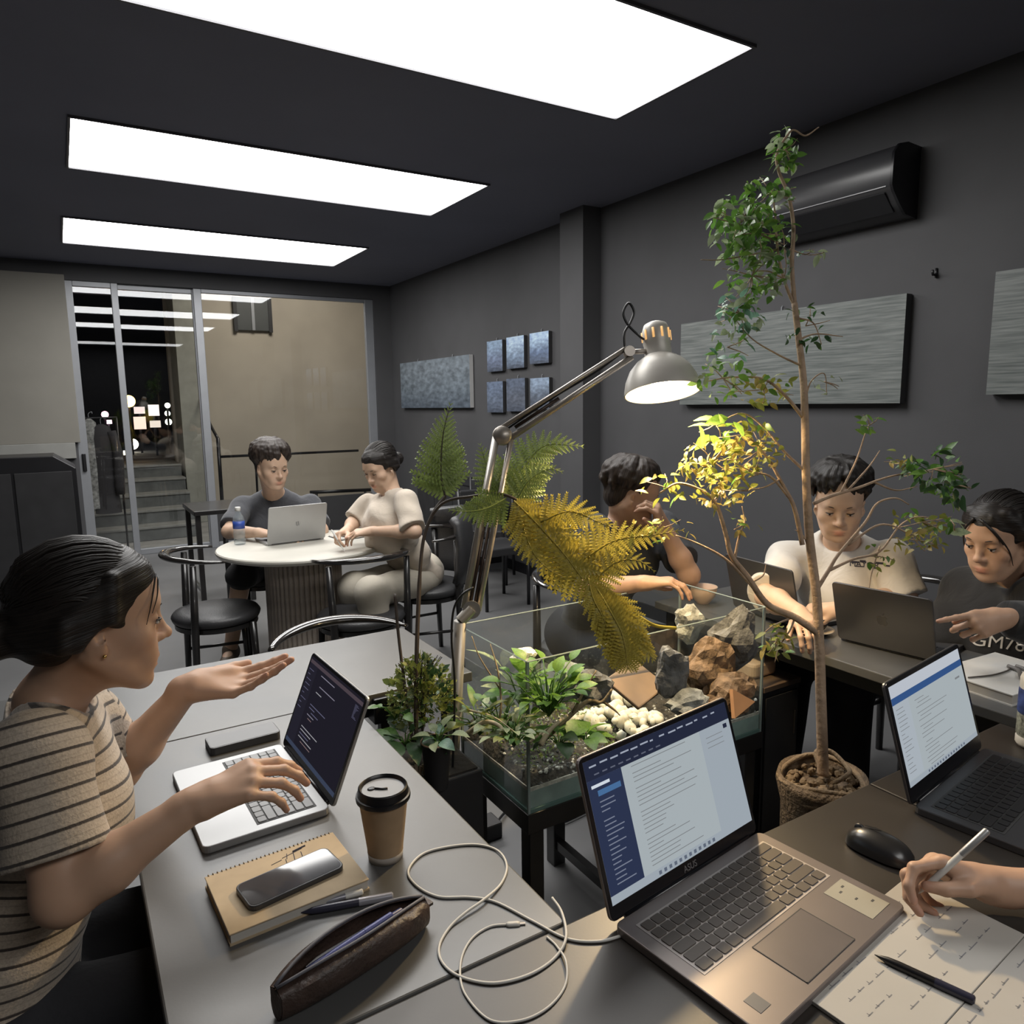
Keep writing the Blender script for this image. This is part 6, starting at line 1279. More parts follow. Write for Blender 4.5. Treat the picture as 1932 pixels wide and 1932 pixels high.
def hair_back(H, hm, t, og, bun=True, face_cut=1.0, vox=.0032, long=None, sweep=0.0, band=None):
    """sleek hair pulled back to a low knot"""
    F = SDF(); S = H.s
    F.ell(H.w(0, -.024, .044), np.array((.0785, .098, .083)) * S, .012, 1, H.R); F.ell(H.w(0, -.060, -.010), np.array((.066, .056, .060)) * S, .03, 1, H.R)
    F.ell(H.w(0, .018, .055), np.array((.064, .064, .054)) * S, .02, 1, H.R)
    if bun:
        F.ell(H.w(0, -.135, -.020), np.array((.034, .034, .036)) * S, .018, 1, H.R); F.cone(H.w(0, -.10, -.015), H.w(0, -.13, -.02), .028 * S, .020 * S, .02)
    rr = random.Random(4)
    for q in (-1, 1):                            # strands along the hair line sweeping over the ear
        for j in range(7):
            z0 = .085 - j * .016; F.chain([H.w(q * (.030 + .004 * j), .062 - .006 * j, z0), H.w(q * (.069 + .0015 * j), .012, z0 - .012), H.w(q * .072, -.05, .012 - .006 * j), H.w(q * .03, -.105, -.012)], [.006 * S, .010 * S, .012 * S, .010 * S], .010)
    if long:
        for pts, r in long: F.chain([H.w(*p) for p in pts], [r * S] * (len(pts) - 1) + [r * .45 * S], .012)
    F.ell(H.w(0, .108, -.030), np.array((.058, .062, .078)) * S, .010, -1, H.R)
    for q in (-1, 1): F.ell(H.w(q * .080, .020, -.045), np.array((.030, .045, .050)) * S, .008, -1, H.R)
    def gr(P):
        L = H.l(P); v = L[:, 2] - (.35 * (L[:, 1] + .13)); return .0007 * np.sin(v * 210 + 4 * np.sin(L[:, 0] * 25) + 12 * L[:, 1])
    V, Q = F.mesh(vox * S, gr); L = H.l(V); st = MB(); r3 = random.Random(14)
    def shell(d, k): d = nv(d); return np.array([0, -.024, .044]) + d * (k / math.sqrt((d[0] / .0785) ** 2 + (d[1] / .098) ** 2 + (d[2] / .083) ** 2))
    for j in range(70):
        az = math.radians(-88 + 176 * (j + r3.random()) / 70); el = math.radians(38 - 40 * (abs(az) / 1.54) ** 2.2 + r3.uniform(-7, 5)); d0 = np.array([math.sin(az) * math.cos(el), math.cos(az) * math.cos(el), math.sin(el)]); d1 = np.array([math.sin(az) * .25, -1, -.45 + r3.uniform(-.1, .25)]); dm = np.array([math.sin(az) * 1.0 + (.02 if az > 0 else -.02), -.05, .95 - .75 * abs(math.sin(az))])
        pts = []
        for i in range(9):
            u = i / 8; d = d0 * (1 - u) ** 2 + 2 * u * (1 - u) * nv(dm) * 1.3 + d1 * u * u; pts.append(H.w(*shell(d, 1.012 + .012 * math.sin(PI * u))) - og)
        st.tube(pts, [.0006 * S] + [.0021 * S] * 7 + [.001 * S], 5)
    o = st.build('hair_strand', hm, t, smooth=True); o['kind'] = 'stuff'
    return npmesh('hair', V, Q, hm, t, og, {'suv': np.stack([(L[:, 2] - .35 * (L[:, 1] + .13)) * 480, L[:, 1] * 18, L[:, 0] * 30], 1)})
class Person:
    def __init__(s, label, base, head, hip, chest, neck, sl, sr, fw, skin, sc=1.0, fem=False, arms=(), legs=None, vox=.0034, thick=1.0, nr=.056, belly=0.0):
        s.t = thing('person', label, 'person', base); s.og = np.array(base, float); s.H = head; s.neck = np.array(neck, float); s.a = (hip, chest, neck, sl, sr, fw); s.sc = sc; s.fem = fem; s.arms = arms; s.legs = legs; s.belly = belly
        F = SDF(); s.R = torso(F, *s.a, sc=sc, fem=fem, belly=belly, grow=-.006); head.build(F, neck, nr)
        s.hands = []
        for A in arms:
            arm(F, A['sh'], A['el'], A['wr'], A.get('sc', 1.0), A.get('thick', thick)); s.hands.append(hand(F, A['wr'], A['fwd'], A['back'], A['thumb'], A.get('hsc', 1.0), A.get('curl'), A.get('splay', .05), A.get('th', ((.55, .72, -.42), (.40, .85, -.30), (.30, .92, -.2)))))
        if legs:
            for (h, k_, an, toe) in legs: F.cone(h, k_, .080 * sc, .055 * sc, .04); F.cone(k_, an, .055 * sc, .035 * sc, .03); F.cone(an, toe, .036, .028, .02)
        V, Q = F.mesh(vox); lab = np.arange(len(V))
        for _ in range(400):                      # keep only the largest connected surface
            mn = lab[Q].min(1); l2 = lab.copy()
            for c_ in range(4): np.minimum.at(l2, Q[:, c_], mn)
            l2 = l2[l2]
            if (l2 == lab).all(): break
            lab = l2
        big = np.bincount(lab).argmax(); kp = lab == big; ren = np.cumsum(kp) - 1; Q = ren[Q[kp[Q[:, 0]]]]; V = V[kp]
        T = np.ones((len(V), 3)); T = head.tint(V, T)
        for (tp_, W) in s.hands:
            for q in tp_.values():
                g = np.exp(-(((V - q) / .012) ** 2).sum(1))[:, None]; T = T * (1 - g * np.array([0, .14, .12]))
        npmesh('body', V, Q, skin, s.t, s.og, {'tint': T})
    def shirt(s, m, grow=.010, sleeve=.62, hem=None, seed=1, amp=.004, vox=.006, neckcut=.072, loose=.010, name='shirt', long_=False, hood=False, attr=None, neck_off=(0, 0, 0), cuff=None):
        F = SDF(); torso(F, *s.a, sc=s.sc, fem=s.fem, grow=grow, belly=s.belly, k=.045)
        for i, A in enumerate(s.arms):
            sh, el, wr = [np.array(A[k_], float) for k_ in ('sh', 'el', 'wr')]; th = A.get('thick', 1.0) * A.get('sc', 1)
            if long_:
                F.cone(sh, el, .050 * th + grow, .046 * th + grow, .03); F.cone(el, el + (wr - el) * (cuff or .93), .046 * th + grow, .032 * th + grow * .8, .02, flat=True)
            else:
                e = sh + (el - sh) * sleeve; F.cone(sh, e, .046 * th + grow, .044 * th + grow + loose, .025, flat=True)
        up = nv(s.neck - np.array(s.a[0])); hd = s.H.w(0, -.02, -.06); ax = nv(hd - s.neck)
        c = s.neck + np.array(neck_off)
        F.cone(c + ax * .012, c + ax * .16, neckcut, neckcut * 1.6, .008, -1)
        if hem is not None: F.cut(hem[0], hem[1])
        V, Q = F.mesh(vox, wrinkle(seed, amp * 1.5, 30))
        at_ = None
        if attr: at_ = attr(V)
        o = npmesh(name, V, Q, m, s.t, s.og, at_)
        # rib at the neck opening
        f = np.array(s.a[5], float); xx = nv(np.cross(ax, f)); yy = np.cross(xx, ax)
        return o
    def trousers(s, m, seed=3, knee=1.0, vox=.008, grow=.016, flare=.012, name='trousers'):
        F = SDF(); hip = np.array(s.a[0], float); F.ell(hip, (.160 * s.sc + grow, .115 * s.sc + grow, .125), .04, 1, s.R)
        for (h, k_, an, toe) in s.legs:
            h, k_, an = [np.array(q, float) for q in (h, k_, an)]; F.cone(h, k_, .080 + grow, .056 + grow + flare * .5, .035)
            if knee > 0: F.cone(k_, k_ + (an - k_) * knee, .060 + grow + flare * .5, .045 + grow + flare, .03, flat=True)
        F.cut(hip + [0, 0, .17], (0, 0, 1)); V, Q = F.mesh(vox, wrinkle(seed, .004, 18)); npmesh(name, V, Q, m, s.t, s.og)
    def shoes(s, m):
        for (h, k_, an, toe) in s.legs:
            an, toe = np.array(an, float), np.array(toe, float); F = SDF(); d = nv(toe - an); F.cone(an - d * .03 + [0, 0, -.02], toe + d * .03, .044, .036, .02); F.cone(an - d * .03, an + [0, 0, .02], .044, .044, .02); F.cut((0, 0, .006), (0, 0, -1)); V, Q = F.mesh(.008); npmesh('shoe', V, Q, m, s.t, s.og)
sk_a = skinmat('skin_warm', (0.50, 0.315, 0.215)); sk_b = skinmat('skin_light', (0.56, 0.38, 0.27)); sk_c = skinmat('skin_tan', (0.47, 0.295, 0.205))
X_, Y_, Z_ = np.eye(3)
A3 = lambda *a: np.array(at(*a))
# ------------------------------------------------------------------ woman in the striped tee (left foreground)
hc = A3(182, 1165, 1.17)
H1 = Head(hc, (.985, .06, -.10), (.12, 0, 1), 1.02, True, .007)
sR = A3(72, 1428, 1.03); sL = A3(155, 1358, 1.33)
nk = A3(92, 1322, 1.18); ch = (sR + sL) / 2 + np.array([-.045, 0, -.13]); hp = ch + np.array([-.10, 0, -.30])
elR = A3(120, 1690, 1.00); wrR = A3(362, 1520, 1.075); elL = A3(222, 1455, 1.37); wrL = A3(352, 1300, 1.36)
hR_f = A3(455, 1478, 1.10) - wrR; hL_f = A3(470, 1285, 1.40) - wrL
legs = [((hp + [.05, -.09, -.02]), np.array([.36, hp[1] - .10, .50]), np.array([.34, hp[1] - .10, .09]), np.array([.46, hp[1] - .10, .05])), ((hp + [.05, .09, -.02]), np.array([.36, hp[1] + .10, .50]), np.array([.30, hp[1] + .12, .09]), np.array([.42, hp[1] + .12, .05]))]
arms = [dict(sh=sR, el=elR, wr=wrR, fwd=hR_f, back=(-.15, -.25, .95), thumb=(.3, .9, .2), curl={'i': (28, 22, 14), 'm': (30, 26, 16), 'r': (34, 28, 18), 'l': (34, 30, 18)}, splay=.07, hsc=1.0, thick=.93, th=((.5, .75, -.45), (.28, .88, -.36), (.12, .94, -.30))),
        dict(sh=sL, el=elL, wr=wrL, fwd=hL_f, back=(.12, .40, -.90), thumb=(-.05, .6, .55), curl={'i': (8, 8, 6), 'm': (14, 10, 8), 'r': (20, 14, 8), 'l': (24, 16, 10)}, splay=.06, hsc=1.02, thick=.93, th=((.50, .80, .25), (.35, .93, .10), (.22, .96, .0)))]
p1 = Person('woman in a striped beige tee gesturing beside the open white laptop', (hp[0], hp[1], 0), H1, hp, ch, nk, sL, sR, (1, 0, 0), sk_a, 1.0, True, arms, legs, vox=.0029, nr=.043)
def stripes(name, c, d, freq=1.0):
    m = bpy.data.materials.new(name); m.use_nodes = True; nt = m.node_tree; N = nt.nodes; L = nt.links; b = N['Principled BSDF']; b.inputs['Roughness'].default_value = .9; b.inputs['Sheen Weight'].default_value = .2
    a = N.new('ShaderNodeAttribute'); a.attribute_name = 'axial'; fr = N.new('ShaderNodeMath'); fr.operation = 'FRACT'; L.new(a.outputs['Fac'], fr.inputs[0])
    cr = N.new('ShaderNodeValToRGB'); cr.color_ramp.interpolation = 'EASE'; e = cr.color_ramp.elements; e[0].position = 0; e[0].color = (*d, 1); e[1].position = .20; e[1].color = (*c, 1)
    for p_, k in ((.12, d), (.55, c), (.60, [q * .80 for q in c]), (.65, c), (.97, c)): x = e.new(p_); x.color = (*k, 1)
    x = e.new(.995); x.color = (*d, 1)
    L.new(fr.outputs[0], cr.inputs[0]); nz = N.new('ShaderNodeTexNoise'); nz.inputs['Scale'].default_value = 260; tc = N.new('ShaderNodeTexCoord'); L.new(tc.outputs['Object'], nz.inputs['Vector'])
    mx = N.new('ShaderNodeMix'); mx.data_type = 'RGBA'; mx.blend_type = 'OVERLAY'; mx.inputs[0].default_value = .35; L.new(cr.outputs[0], mx.inputs[6]); L.new(nz.outputs['Fac'], mx.inputs[7]); L.new(mx.outputs[2], b.inputs['Base Color'])
    bp_ = N.new('ShaderNodeBump'); bp_.inputs['Strength'].default_value = .25; bp_.inputs['Distance'].default_value = .004; L.new(nz.outputs['Fac'], bp_.inputs['Height']); L.new(bp_.outputs[0], b.inputs['Normal']); return m
def axial(V):
    out = (V @ nv(nk - hp)) ; w = np.ones(len(V)) * 1.0; val = (V - ch) @ nv(nk - hp) / .026 + 40
    for A in arms:
        sh, el = np.array(A['sh']), np.array(A['el']); d = el - sh; L2 = d @ d; t_ = ((V - sh) @ d) / L2; dist = np.linalg.norm(V - sh - np.clip(t_, 0, 1)[:, None] * d, axis=1); u_ = nk - hp; tt = np.clip(((V - hp) @ u_) / (u_ @ u_), 0, 1); dt = np.linalg.norm(V - hp - tt[:, None] * u_, axis=1); on = (dist - .052) < (dt - .150)
        val = np.where(on, t_ * math.sqrt(L2) / .025 + 20, val)
    return {'axial': val}
p1.shirt(stripes('striped_jersey', (0.44, 0.37, 0.295), (0.050, 0.040, 0.034)), grow=.010, sleeve=.70, hem=(hp + [0, 0, -.02], (0, 0, -1)), seed=5, amp=.0045, vox=.0048, neckcut=.062, loose=.014, attr=axial)
p1.trousers(mat('dark_trousers', (0.02, 0.021, 0.026), .85, bump=.2, bscale=90)); p1.shoes(m_black)
hair_back(H1, m_hair, p1.t, p1.og, bun=True, vox=.0030)
H1.parts(p1.t, p1.og, m_hairb, m_lash, openness=.35)
og = p1.og
for pts in (((.030, .078, .072), (.052, .070, .035), (.060, .062, -.002)), ((.026, .082, .066), (.048, .078, .040), (.058, .070, .015)), ((-.03, .078, .072), (-.052, .070, .035), (-.060, .062, -.002))):
    MB().tube(bez([H1.w(*q) - og for q in pts], 5), [.0016 - .0011 * i / 10 for i in range(11)], 5).build('hair_strand', m_hair, p1.t, smooth=True)
cl = MB(); cl.tube(bez([H1.w(x, y, z) - og for x, y, z in ((.03, -.150, .03), (.045, -.175, -.01), (.035, -.165, -.055), (.01, -.15, -.07))], 5), [.007] * 6 + [.009] * 6 + [.006] * 4, 8, flat=.5); cl.tube(bez([H1.w(x, y, z) - og for x, y, z in ((-.03, -.150, .03), (-.045, -.175, -.01), (-.035, -.165, -.055), (-.01, -.15, -.07))], 5), [.007] * 6 + [.009] * 6 + [.006] * 4, 8, flat=.5)
cl.build('hair_clip', mat('grey_clip', (0.30, 0.29, 0.28), .35), p1.t, smooth=True)
MB().ell(H1.w(.0745, .004, -.042) - og, .0032, 8, 6).build('earring', mat('gold', (0.7, 0.5, 0.2), .25, metal=1), p1.t, smooth=True)
def decal_text(word, size, m, parent, og, target, c, nrm, up, name='print', off=.0022):
    """flat print laid on the cloth: every vertex is moved onto the garment"""
    nrm = Vector(nrm).normalized(); up = Vector(up); up = (up - nrm * up.dot(nrm)).normalized(); rt = up.cross(nrm)
    o = txt(word, size, m, parent, Matrix.Identity(4), name, ext=0.0); me = o.data; bpy.context.view_layer.update()
    for v in me.vertices:
        p = Vector(c) - Vector(og) + rt * v.co.x + up * v.co.y; ok, q, n_, i = target.ray_cast(p + nrm * .12, -nrm); ok2, q2, n2, i2 = (ok, q, n_, i) if ok else target.closest_point_on_mesh(p); v.co = q2 + nrm * off
    return o
def hit(target, og, px, py):
    bpy.context.view_layer.update(); d = ray(px, py).normalized(); ok, q, n, i = target.ray_cast(Vector((0, 0, HC)) - Vector(og), d); return (q + Vector(og)) if ok else Vector(A3(px, py, 2.2))
# ------------------------------------------------------------------ man in dark grey at the round table
H2 = Head(A3(513, 880, 4.22), (.22, -.93, -.20), (0, 0, 1), 1.07)
sr, sl = A3(457, 955, 4.42), A3(585, 952, 4.50); nk = A3(516, 930, 4.44); ch = (sr + sl) / 2 + [0, .03, -.14]; hp = np.array([1.03, 4.62, .56])
elr, wrr = A3(432, 1003, 4.22), A3(490, 1005, 4.07); ell_, wrl = A3(606, 1000, 4.36), A3(575, 1004, 4.18)
legs = [(hp + [-.09, -.02, -.04], np.array([.80, 4.28, .54]), np.array([.72, 4.34, .09]), np.array([.66, 4.22, .05])), (hp + [.09, -.02, -.04], np.array([1.22, 4.30, .53]), np.array([1.28, 4.34, .09]), np.array([1.30, 4.20, .05]))]
tc = {'i': (25, 25, 15), 'm': (28, 28, 16), 'r': (30, 28, 18), 'l': (32, 30, 18)}
p2 = Person('young man in a dark grey tee behind the silver laptop on the round table', (1.03, 4.62, 0), H2, hp, ch, nk, sl, sr, (0, -1, 0), sk_b, 1.02, False,
            [dict(sh=sr, el=elr, wr=wrr, fwd=(.75, -.55, -.12), back=(.1, -.1, 1), thumb=(.2, .5, .1), curl=tc), dict(sh=sl, el=ell_, wr=wrl, fwd=(-.6, -.75, -.1), back=(0, -.1, 1), thumb=(-.5, .3, .1), curl=tc)], legs, vox=.0046)
p2.shirt(mat('charcoal_tee', (0.050, 0.052, 0.060), .9, bump=.55, dist=1.6, bscale=9, sheen=.2), grow=.010, sleeve=.80, seed=11, vox=.007, neckcut=.066)
p2.trousers(mat('dark_shorts', (0.025, 0.025, 0.027), .85), knee=0.05); p2.shoes(mat('brown_shoe', (0.10, 0.075, 0.055), .6))
locks_short(H2, m_hairb, p2.t, p2.og, 5, 150, fringe=.020, vol=.020, vox=.0036); H2.parts(p2.t, p2.og, m_hairb, m_lash, openness=.35)
# ------------------------------------------------------------------ woman in cream at the round table
H3 = Head(A3(717, 881, 3.86), (-.82, -.36, -.40), (-.1, 0, 1), 1.0, True)
sr, sl = A3(694, 955, 4.00), A3(768, 948, 3.74); nk = A3(740, 934, 3.90); ch = (sr + sl) / 2 + [.02, 0, -.13]; hp = np.array([1.70, 3.83, .54])
elr, wrr = A3(668, 985, 3.96), A3(655, 1000, 3.86); ell_, wrl = A3(782, 1003, 3.66), A3(702, 1002, 3.76)
legs = [(hp + [-.03, .09, -.03], A3(668, 1108, 3.85), A3(672, 1178, 3.95), A3(650, 1184, 3.9)), (hp + [-.03, -.09, -.03], A3(700, 1118, 3.66), A3(712, 1195, 3.70), A3(690, 1200, 3.66))]
p3 = Person('woman in cream tee and trousers writing at the round table', (1.70, 3.83, 0), H3, hp, ch, nk, sl, sr, (-1, -.2, 0), sk_b, .92, True,
            [dict(sh=sr, el=elr, wr=wrr, fwd=(-.75, -.45, -.15), back=(.1, .5, .8), thumb=(-.2, -.6, .5), hsc=.95, thick=.88, curl={'i': (45, 50, 30), 'm': (55, 60, 35), 'r': (60, 70, 40), 'l': (60, 70, 40)}), dict(sh=sl, el=ell_, wr=wrl, fwd=(-.8, .5, -.1), back=(0, -.3, 1), thumb=(.3, .6, .1), hsc=.95, thick=.88, curl=tc)], legs, vox=.0046, nr=.048)
m_crm = mat('cream_cotton', (0.52, 0.45, 0.37), .9, bump=.55, dist=1.6, bscale=9, sheen=.2)
p3.shirt(m_crm, grow=.014, sleeve=.86, seed=12, amp=.006, vox=.007, neckcut=.058, loose=.012); p3.trousers(mat('cream_trousers', (0.46, 0.42, 0.35), .9, bump=.1), grow=.012, flare=.012); p3.shoes(m_white)
hair_back(H3, m_hair, p3.t, p3.og, bun=True, vox=.0040); H3.parts(p3.t, p3.og, m_hairb, m_lash, openness=.2)
tip = Vector(p3.hands[0][0]['i']); pen('white pen held upright by the woman in cream', tip + Vector((-.005, -.012, -.028)), tip + Vector((-.055, .035, .085)), .004, m_white, m_white)
# ------------------------------------------------------------------ man half hidden by the fern
H4 = Head(A3(1196, 932, 2.75), (.72, -.62, -.28), (.05, 0, 1), .98)
sr, sl = A3(1128, 1000, 2.70), A3(1250, 990, 2.98); nk = A3(1176, 985, 2.86); ch = (sr + sl) / 2 + [-.02, .05, -.14]; hp = np.array([1.80, 2.40, .54])
elr, wrr = A3(1112, 1112, 2.60), A3(1215, 1100, 2.46); ell_, wrl = A3(1300, 1085, 2.72), A3(1250, 990, 2.70)
legs = [(hp + [-.05, -.04, -.04], np.array([1.78, 1.98, .53]), np.array([1.76, 2.02, .09]), np.array([1.78, 1.92, .05])), (hp + [.09, -.02, -.04], np.array([2.05, 2.02, .53]), np.array([2.04, 2.08, .09]), np.array([2.06, 1.97, .05]))]
p4 = Person('man in a dark tee resting his chin, half hidden by fern leaves', (1.80, 2.40, 0), H4, hp, ch, nk, sl, sr, (.4, -.9, 0), sk_c, 1.0, False,
            [dict(sh=sr, el=elr, wr=wrr, fwd=(.8, -.5, .05), back=(0, .1, 1), thumb=(.4, .5, .2), curl=tc), dict(sh=sl, el=ell_, wr=wrl, fwd=(-.55, -.25, .75), back=(.5, -.8, .2), thumb=(-.6, .2, .3), curl={'i': (40, 50, 30), 'm': (50, 60, 35), 'r': (55, 65, 35), 'l': (60, 65, 35)})], legs, vox=.0046)
p4.shirt(mat('slate_tee', (0.045, 0.047, 0.052), .9, bump=.55, dist=1.6, bscale=9), grow=.010, sleeve=.72, seed=13, vox=.007, neckcut=.064); p4.trousers(mat('dark_jeans', (0.02, 0.022, 0.03), .85)); p4.shoes(m_black)
locks_short(H4, m_hairb, p4.t, p4.og, 6, 130, fringe=.006, vol=.012, vox=.0038); H4.parts(p4.t, p4.og, m_hairb, m_lash, openness=.3)
# ------------------------------------------------------------------ young man in the white tee
H5 = Head(A3(1584, 950, 2.45), (-.76, -.56, -.26), (0, 0, 1), .99)
sr, sl = A3(1486, 1056, 2.66), A3(1682, 1060, 2.48); nk = A3(1588, 1022, 2.62); ch = (sr + sl) / 2 + [.05, 0, -.14]; hp = np.array([2.66, 1.58, .55])
elr, wrr = A3(1448, 1125, 2.46), A3(1508, 1158, 2.27); ell_, wrl = A3(1705, 1128, 2.44), A3(1585, 1150, 2.36)
legs = [(hp + [-.03, .09, -.04], np.array([2.24, 1.70, .54]), np.array([2.22, 1.72, .09]), np.array([2.10, 1.72, .05])), (hp + [-.03, -.09, -.04], np.array([2.24, 1.46, .54]), np.array([2.22, 1.44, .09]), np.array([2.10, 1.44, .05]))]
p5 = Person('young man in a white tee facing the camera behind the tree trunk', (2.66, 1.58, 0), H5, hp, ch, nk, sl, sr, (-1, 0, 0), sk_b, 1.04, False,
            [dict(sh=sr, el=elr, wr=wrr, fwd=(-.55, -.70, -.05), back=(-.2, .0, 1), thumb=(-.6, .4, .2), curl={'i': (35, 40, 25), 'm': (40, 45, 28), 'r': (42, 50, 30), 'l': (45, 50, 30)}), dict(sh=sl, el=ell_, wr=wrl, fwd=(-.60, .75, -.05), back=(-.3, 0, 1), thumb=(-.5, -.3, .3), curl={'i': (35, 40, 25), 'm': (40, 45, 28), 'r': (42, 50, 30), 'l': (45, 50, 30)})], legs, vox=.0038)
sh5 = p5.shirt(mat('white_tee', (0.60, 0.565, 0.51), .9, bump=.55, dist=1.6, bscale=9, sheen=.2), grow=.013, sleeve=.92, seed=14, amp=.006, vox=.006, neckcut=.068, loose=.012); p5.trousers(mat('dark_jeans', (0, 0, 0))); p5.shoes(m_black)
locks_short(H5, m_hair, p5.t, p5.og, 9, 140, fringe=.004, vol=.020, vox=.0036, part=.8); H5.parts(p5.t, p5.og, m_hair, m_lash, openness=.4)
f5 = Vector((-.80, -.55, .15))
decal_text('MAYOR', .026, m_ink, p5.t, p5.og, sh5, A3(1632, 1068, 2.40), f5, (0, 0, 1)); decal_text('1994', .022, mat('grey_print', (0.25, 0.24, 0.21), .8), p5.t, p5.og, sh5, A3(1628, 1094, 2.38), f5, (0, 0, 1)) if False else None
pr = MB()
for (dx, dz, w, h) in ((-.045, .0, .020, .006), (-.020, .004, .018, .007), (.004, -.002, .020, .006), (.030, .003, .022, .007), (.052, -.003, .014, .005), (-.030, -.014, .03, .003), (.012, -.016, .03, .003)):
    rt = Vector((0, 0, 1)).cross(f5).normalized(); c_ = hit(sh5, p5.og, 1640, 1062) - Vector(p5.og); vs = []
    for (a, b) in ((-.5, -.5), (.5, -.5), (.5, .5), (-.5, .5)):
        q_ = c_ + rt * (dx + a * w) + Vector((0, 0, dz + b * h)); ok, q2, n2, i2 = sh5.ray_cast(q_ + f5 * .12, -f5); q2 = q2 if ok else q_; vs.append(q2 + f5 * .003)
    pr.add(vs, [(0, 1, 2, 3)])
o = pr.build('chest_print', m_ink, p5.t); o['kind'] = 'stuff'
# ------------------------------------------------------------------ woman in the black hoodie
H6 = Head(A3(1884, 1012, 2.08), (-.93, .10, -.26), (-.05, 0, 1), 1.0, True)
sr, sl = A3(1828, 1118, 2.32), A3(1962, 1128, 2.06); nk = A3(1918, 1092, 2.20); ch = (sr + sl) / 2 + [.04, 0, -.13]; hp = np.array([2.66, .95, .55])
elr, wrr = A3(1790, 1195, 2.28), A3(1738, 1215, 2.28); ell_, wrl = A3(2010, 1200, 1.94), A3(1898, 1166, 1.93)
legs = [(hp + [-.03, .09, -.04], np.array([2.24, 1.06, .54]), np.array([2.22, 1.08, .09]), np.array([2.10, 1.08, .05])), (hp + [-.03, -.09, -.04], np.array([2.24, .84, .54]), np.array([2.22, .82, .09]), np.array([2.10, .82, .05]))]
hf = A3(1800, 1166, 1.90) - A3(1898, 1166, 1.93)
p6 = Person('woman in a black hoodie pointing at the space grey laptop', (2.66, .95, 0), H6, hp, ch, nk, sl, sr, (-1, 0, 0), sk_a, .95, True,
            [dict(sh=sr, el=elr, wr=wrr, fwd=(-.6, -.7, -.1), back=(-.1, 0, 1), thumb=(-.5, .3, .1), curl=tc), dict(sh=sl, el=ell_, wr=wrl, fwd=hf + np.array([0, 0, -.035]), back=(-.30, -.75, .55), thumb=(0, .2, .9), hsc=1.0, thick=.9, curl={'i': (4, 6, 4), 'm': (48, 62, 40), 'r': (58, 70, 45), 'l': (62, 74, 45)}, th=((.35, .80, -.55), (.05, .85, -.55), (-.2, .85, -.4)))], legs, vox=.0034, nr=.048)
sh6 = p6.shirt(mat('black_hoodie', (0.012, 0.012, 0.013), .95, bump=.5, dist=1.6, bscale=9, sheen=.25), grow=.020, seed=15, amp=.008, vox=.007, neckcut=.060, long_=True, name='hoodie'); p6.trousers(mat('black_jeans', (0.012, 0.012, 0.014), .9)); p6.shoes(m_black)
HD = SDF(); HD.chain([H6.w(-.075, -.03, -.125), H6.w(-.05, -.10, -.135), H6.w(0, -.13, -.14), H6.w(.05, -.10, -.135), H6.w(.075, -.03, -.125)], [.022, .034, .040, .034, .022], .03); V, Q = HD.mesh(.006, wrinkle(21, .004)); npmesh('hood', V, Q, MATS['black_hoodie'], p6.t, p6.og)
hair_back(H6, m_hair, p6.t, p6.og, bun=False, vox=.0036, long=[([(q * .050, .035, .085), (q * .080, .012, .03), (q * .082, -.012, -.04), (q * .070, -.035, -.115)], .016) for q in (-1, 1)] + [([(q * .04, -.08, .05), (q * .06, -.095, -.04), (q * .045, -.085, -.15)], .034) for q in (-1, 1)] + [([(0, -.10, .04), (0, -.115, -.05), (0, -.10, -.16)], .036)])
H6.parts(p6.t, p6.og, m_hairb, m_lash, openness=.7)
for pts in (((.012, .080, .082), (.042, .079, .045), (.062, .060, -.01), (.060, .05, -.06)), ((-.01, .082, .080), (-.044, .078, .045), (-.064, .060, -.01), (-.062, .045, -.06)), ((-.006, .082, .082), (-.035, .082, .055), (-.056, .068, .01))):
    MB().tube(bez([H6.w(*q) - p6.og for q in pts], 5), [.004 - .003 * i / 15 for i in range(5 * (len(pts) - 1) + 1)], 6).build('hair_strand', m_hair, p6.t, smooth=True)
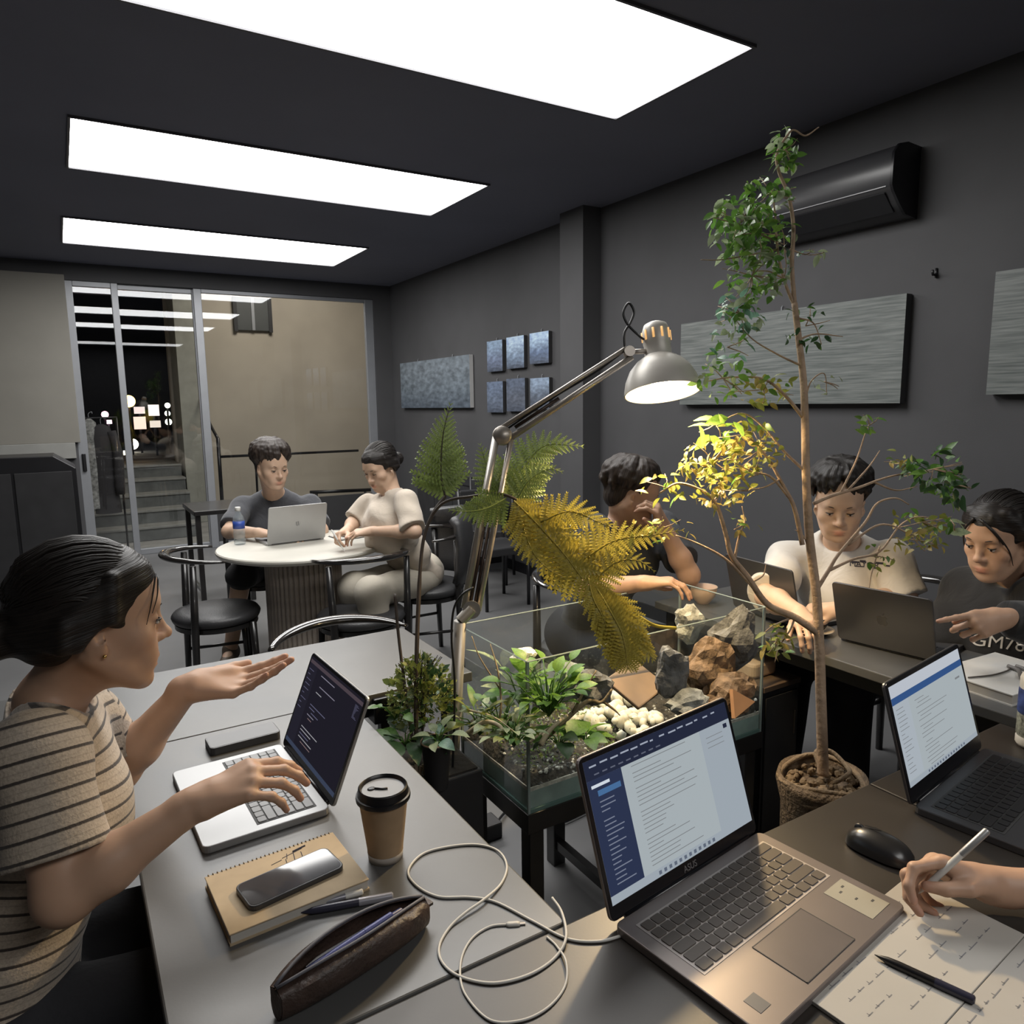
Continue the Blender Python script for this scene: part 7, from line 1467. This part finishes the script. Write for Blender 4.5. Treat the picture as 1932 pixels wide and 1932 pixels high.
decal_text('GM78', .050, mat('white_print', (0.62, 0.60, 0.56), .8), p6.t, p6.og, sh6, hit(sh6, p6.og, 1884, 1213), (-.80, -.55, .35), (0.10, 0, 1), off=.004)
# ------------------------------------------------------------------ person writing at the right edge (mostly outside the frame)
wr7 = A3(1880, 1672, 1.07); el7 = np.array([1.40, .16, .80]); hp = np.array([1.48, -.10, .55]); ch = np.array([1.47, -.02, .84]); nk = np.array([1.46, .02, 1.06]); sr = np.array([1.63, .0, 1.0]); sl = np.array([1.29, .0, 1.0])
H7 = Head((1.45, .07, 1.22), (-.3, .8, -.5), (0, 0, 1), 1.0)
hf = A3(1745, 1640, 1.09) - wr7
legs = [(hp + [.09, .03, -.04], np.array([1.62, .36, .54]), np.array([1.62, .34, .09]), np.array([1.62, .46, .05])), (hp + [-.09, .03, -.04], np.array([1.36, .36, .54]), np.array([1.36, .34, .09]), np.array([1.36, .46, .05]))]
swap_sr, swap_sl = sr, sl
p7 = Person('person writing, only a forearm and a hand with a pen in the frame', (hp[0], hp[1], 0), H7, hp, ch, nk, sl, sr, (0, 1, 0), sk_c, 1.0, False,
            [dict(sh=sr, el=el7 + np.array([.06, 0, 0]), wr=wr7, fwd=hf + np.array([0, 0, .012]), back=(.30, .50, .80), thumb=(-.4, -.7, .6), hsc=1.0, splay=.03,
                  curl={'i': (28, 52, 34), 'm': (42, 60, 36), 'r': (56, 68, 40), 'l': (64, 70, 40)}, th=((.42, .80, -.42), (-.05, .95, -.35), (-.25, .95, -.15))),
             dict(sh=sl, el=(1.20, .05, .80), wr=(1.26, .26, .79), fwd=(.3, .9, -.05), back=(0, 0, 1), thumb=(1, 0, 0), curl=tc)], legs, vox=.0036)
p7.shirt(mat('navy_tee', (0.03, 0.032, 0.045), .9), grow=.010, seed=16, vox=.007); p7.trousers(mat('black_jeans', (0, 0, 0))); p7.shoes(m_black); locks_short(H7, m_hair, p7.t, p7.og, 12, 60, vox=.006); H7.parts(p7.t, p7.og, m_hair, m_lash)
ptip = Vector(A3(1733, 1686, 1.062)); ptop = Vector(A3(1864, 1566, 1.038))
pen('white pen held in the writing hand at the right edge', ptip, ptop, .0048, m_white, m_silver)
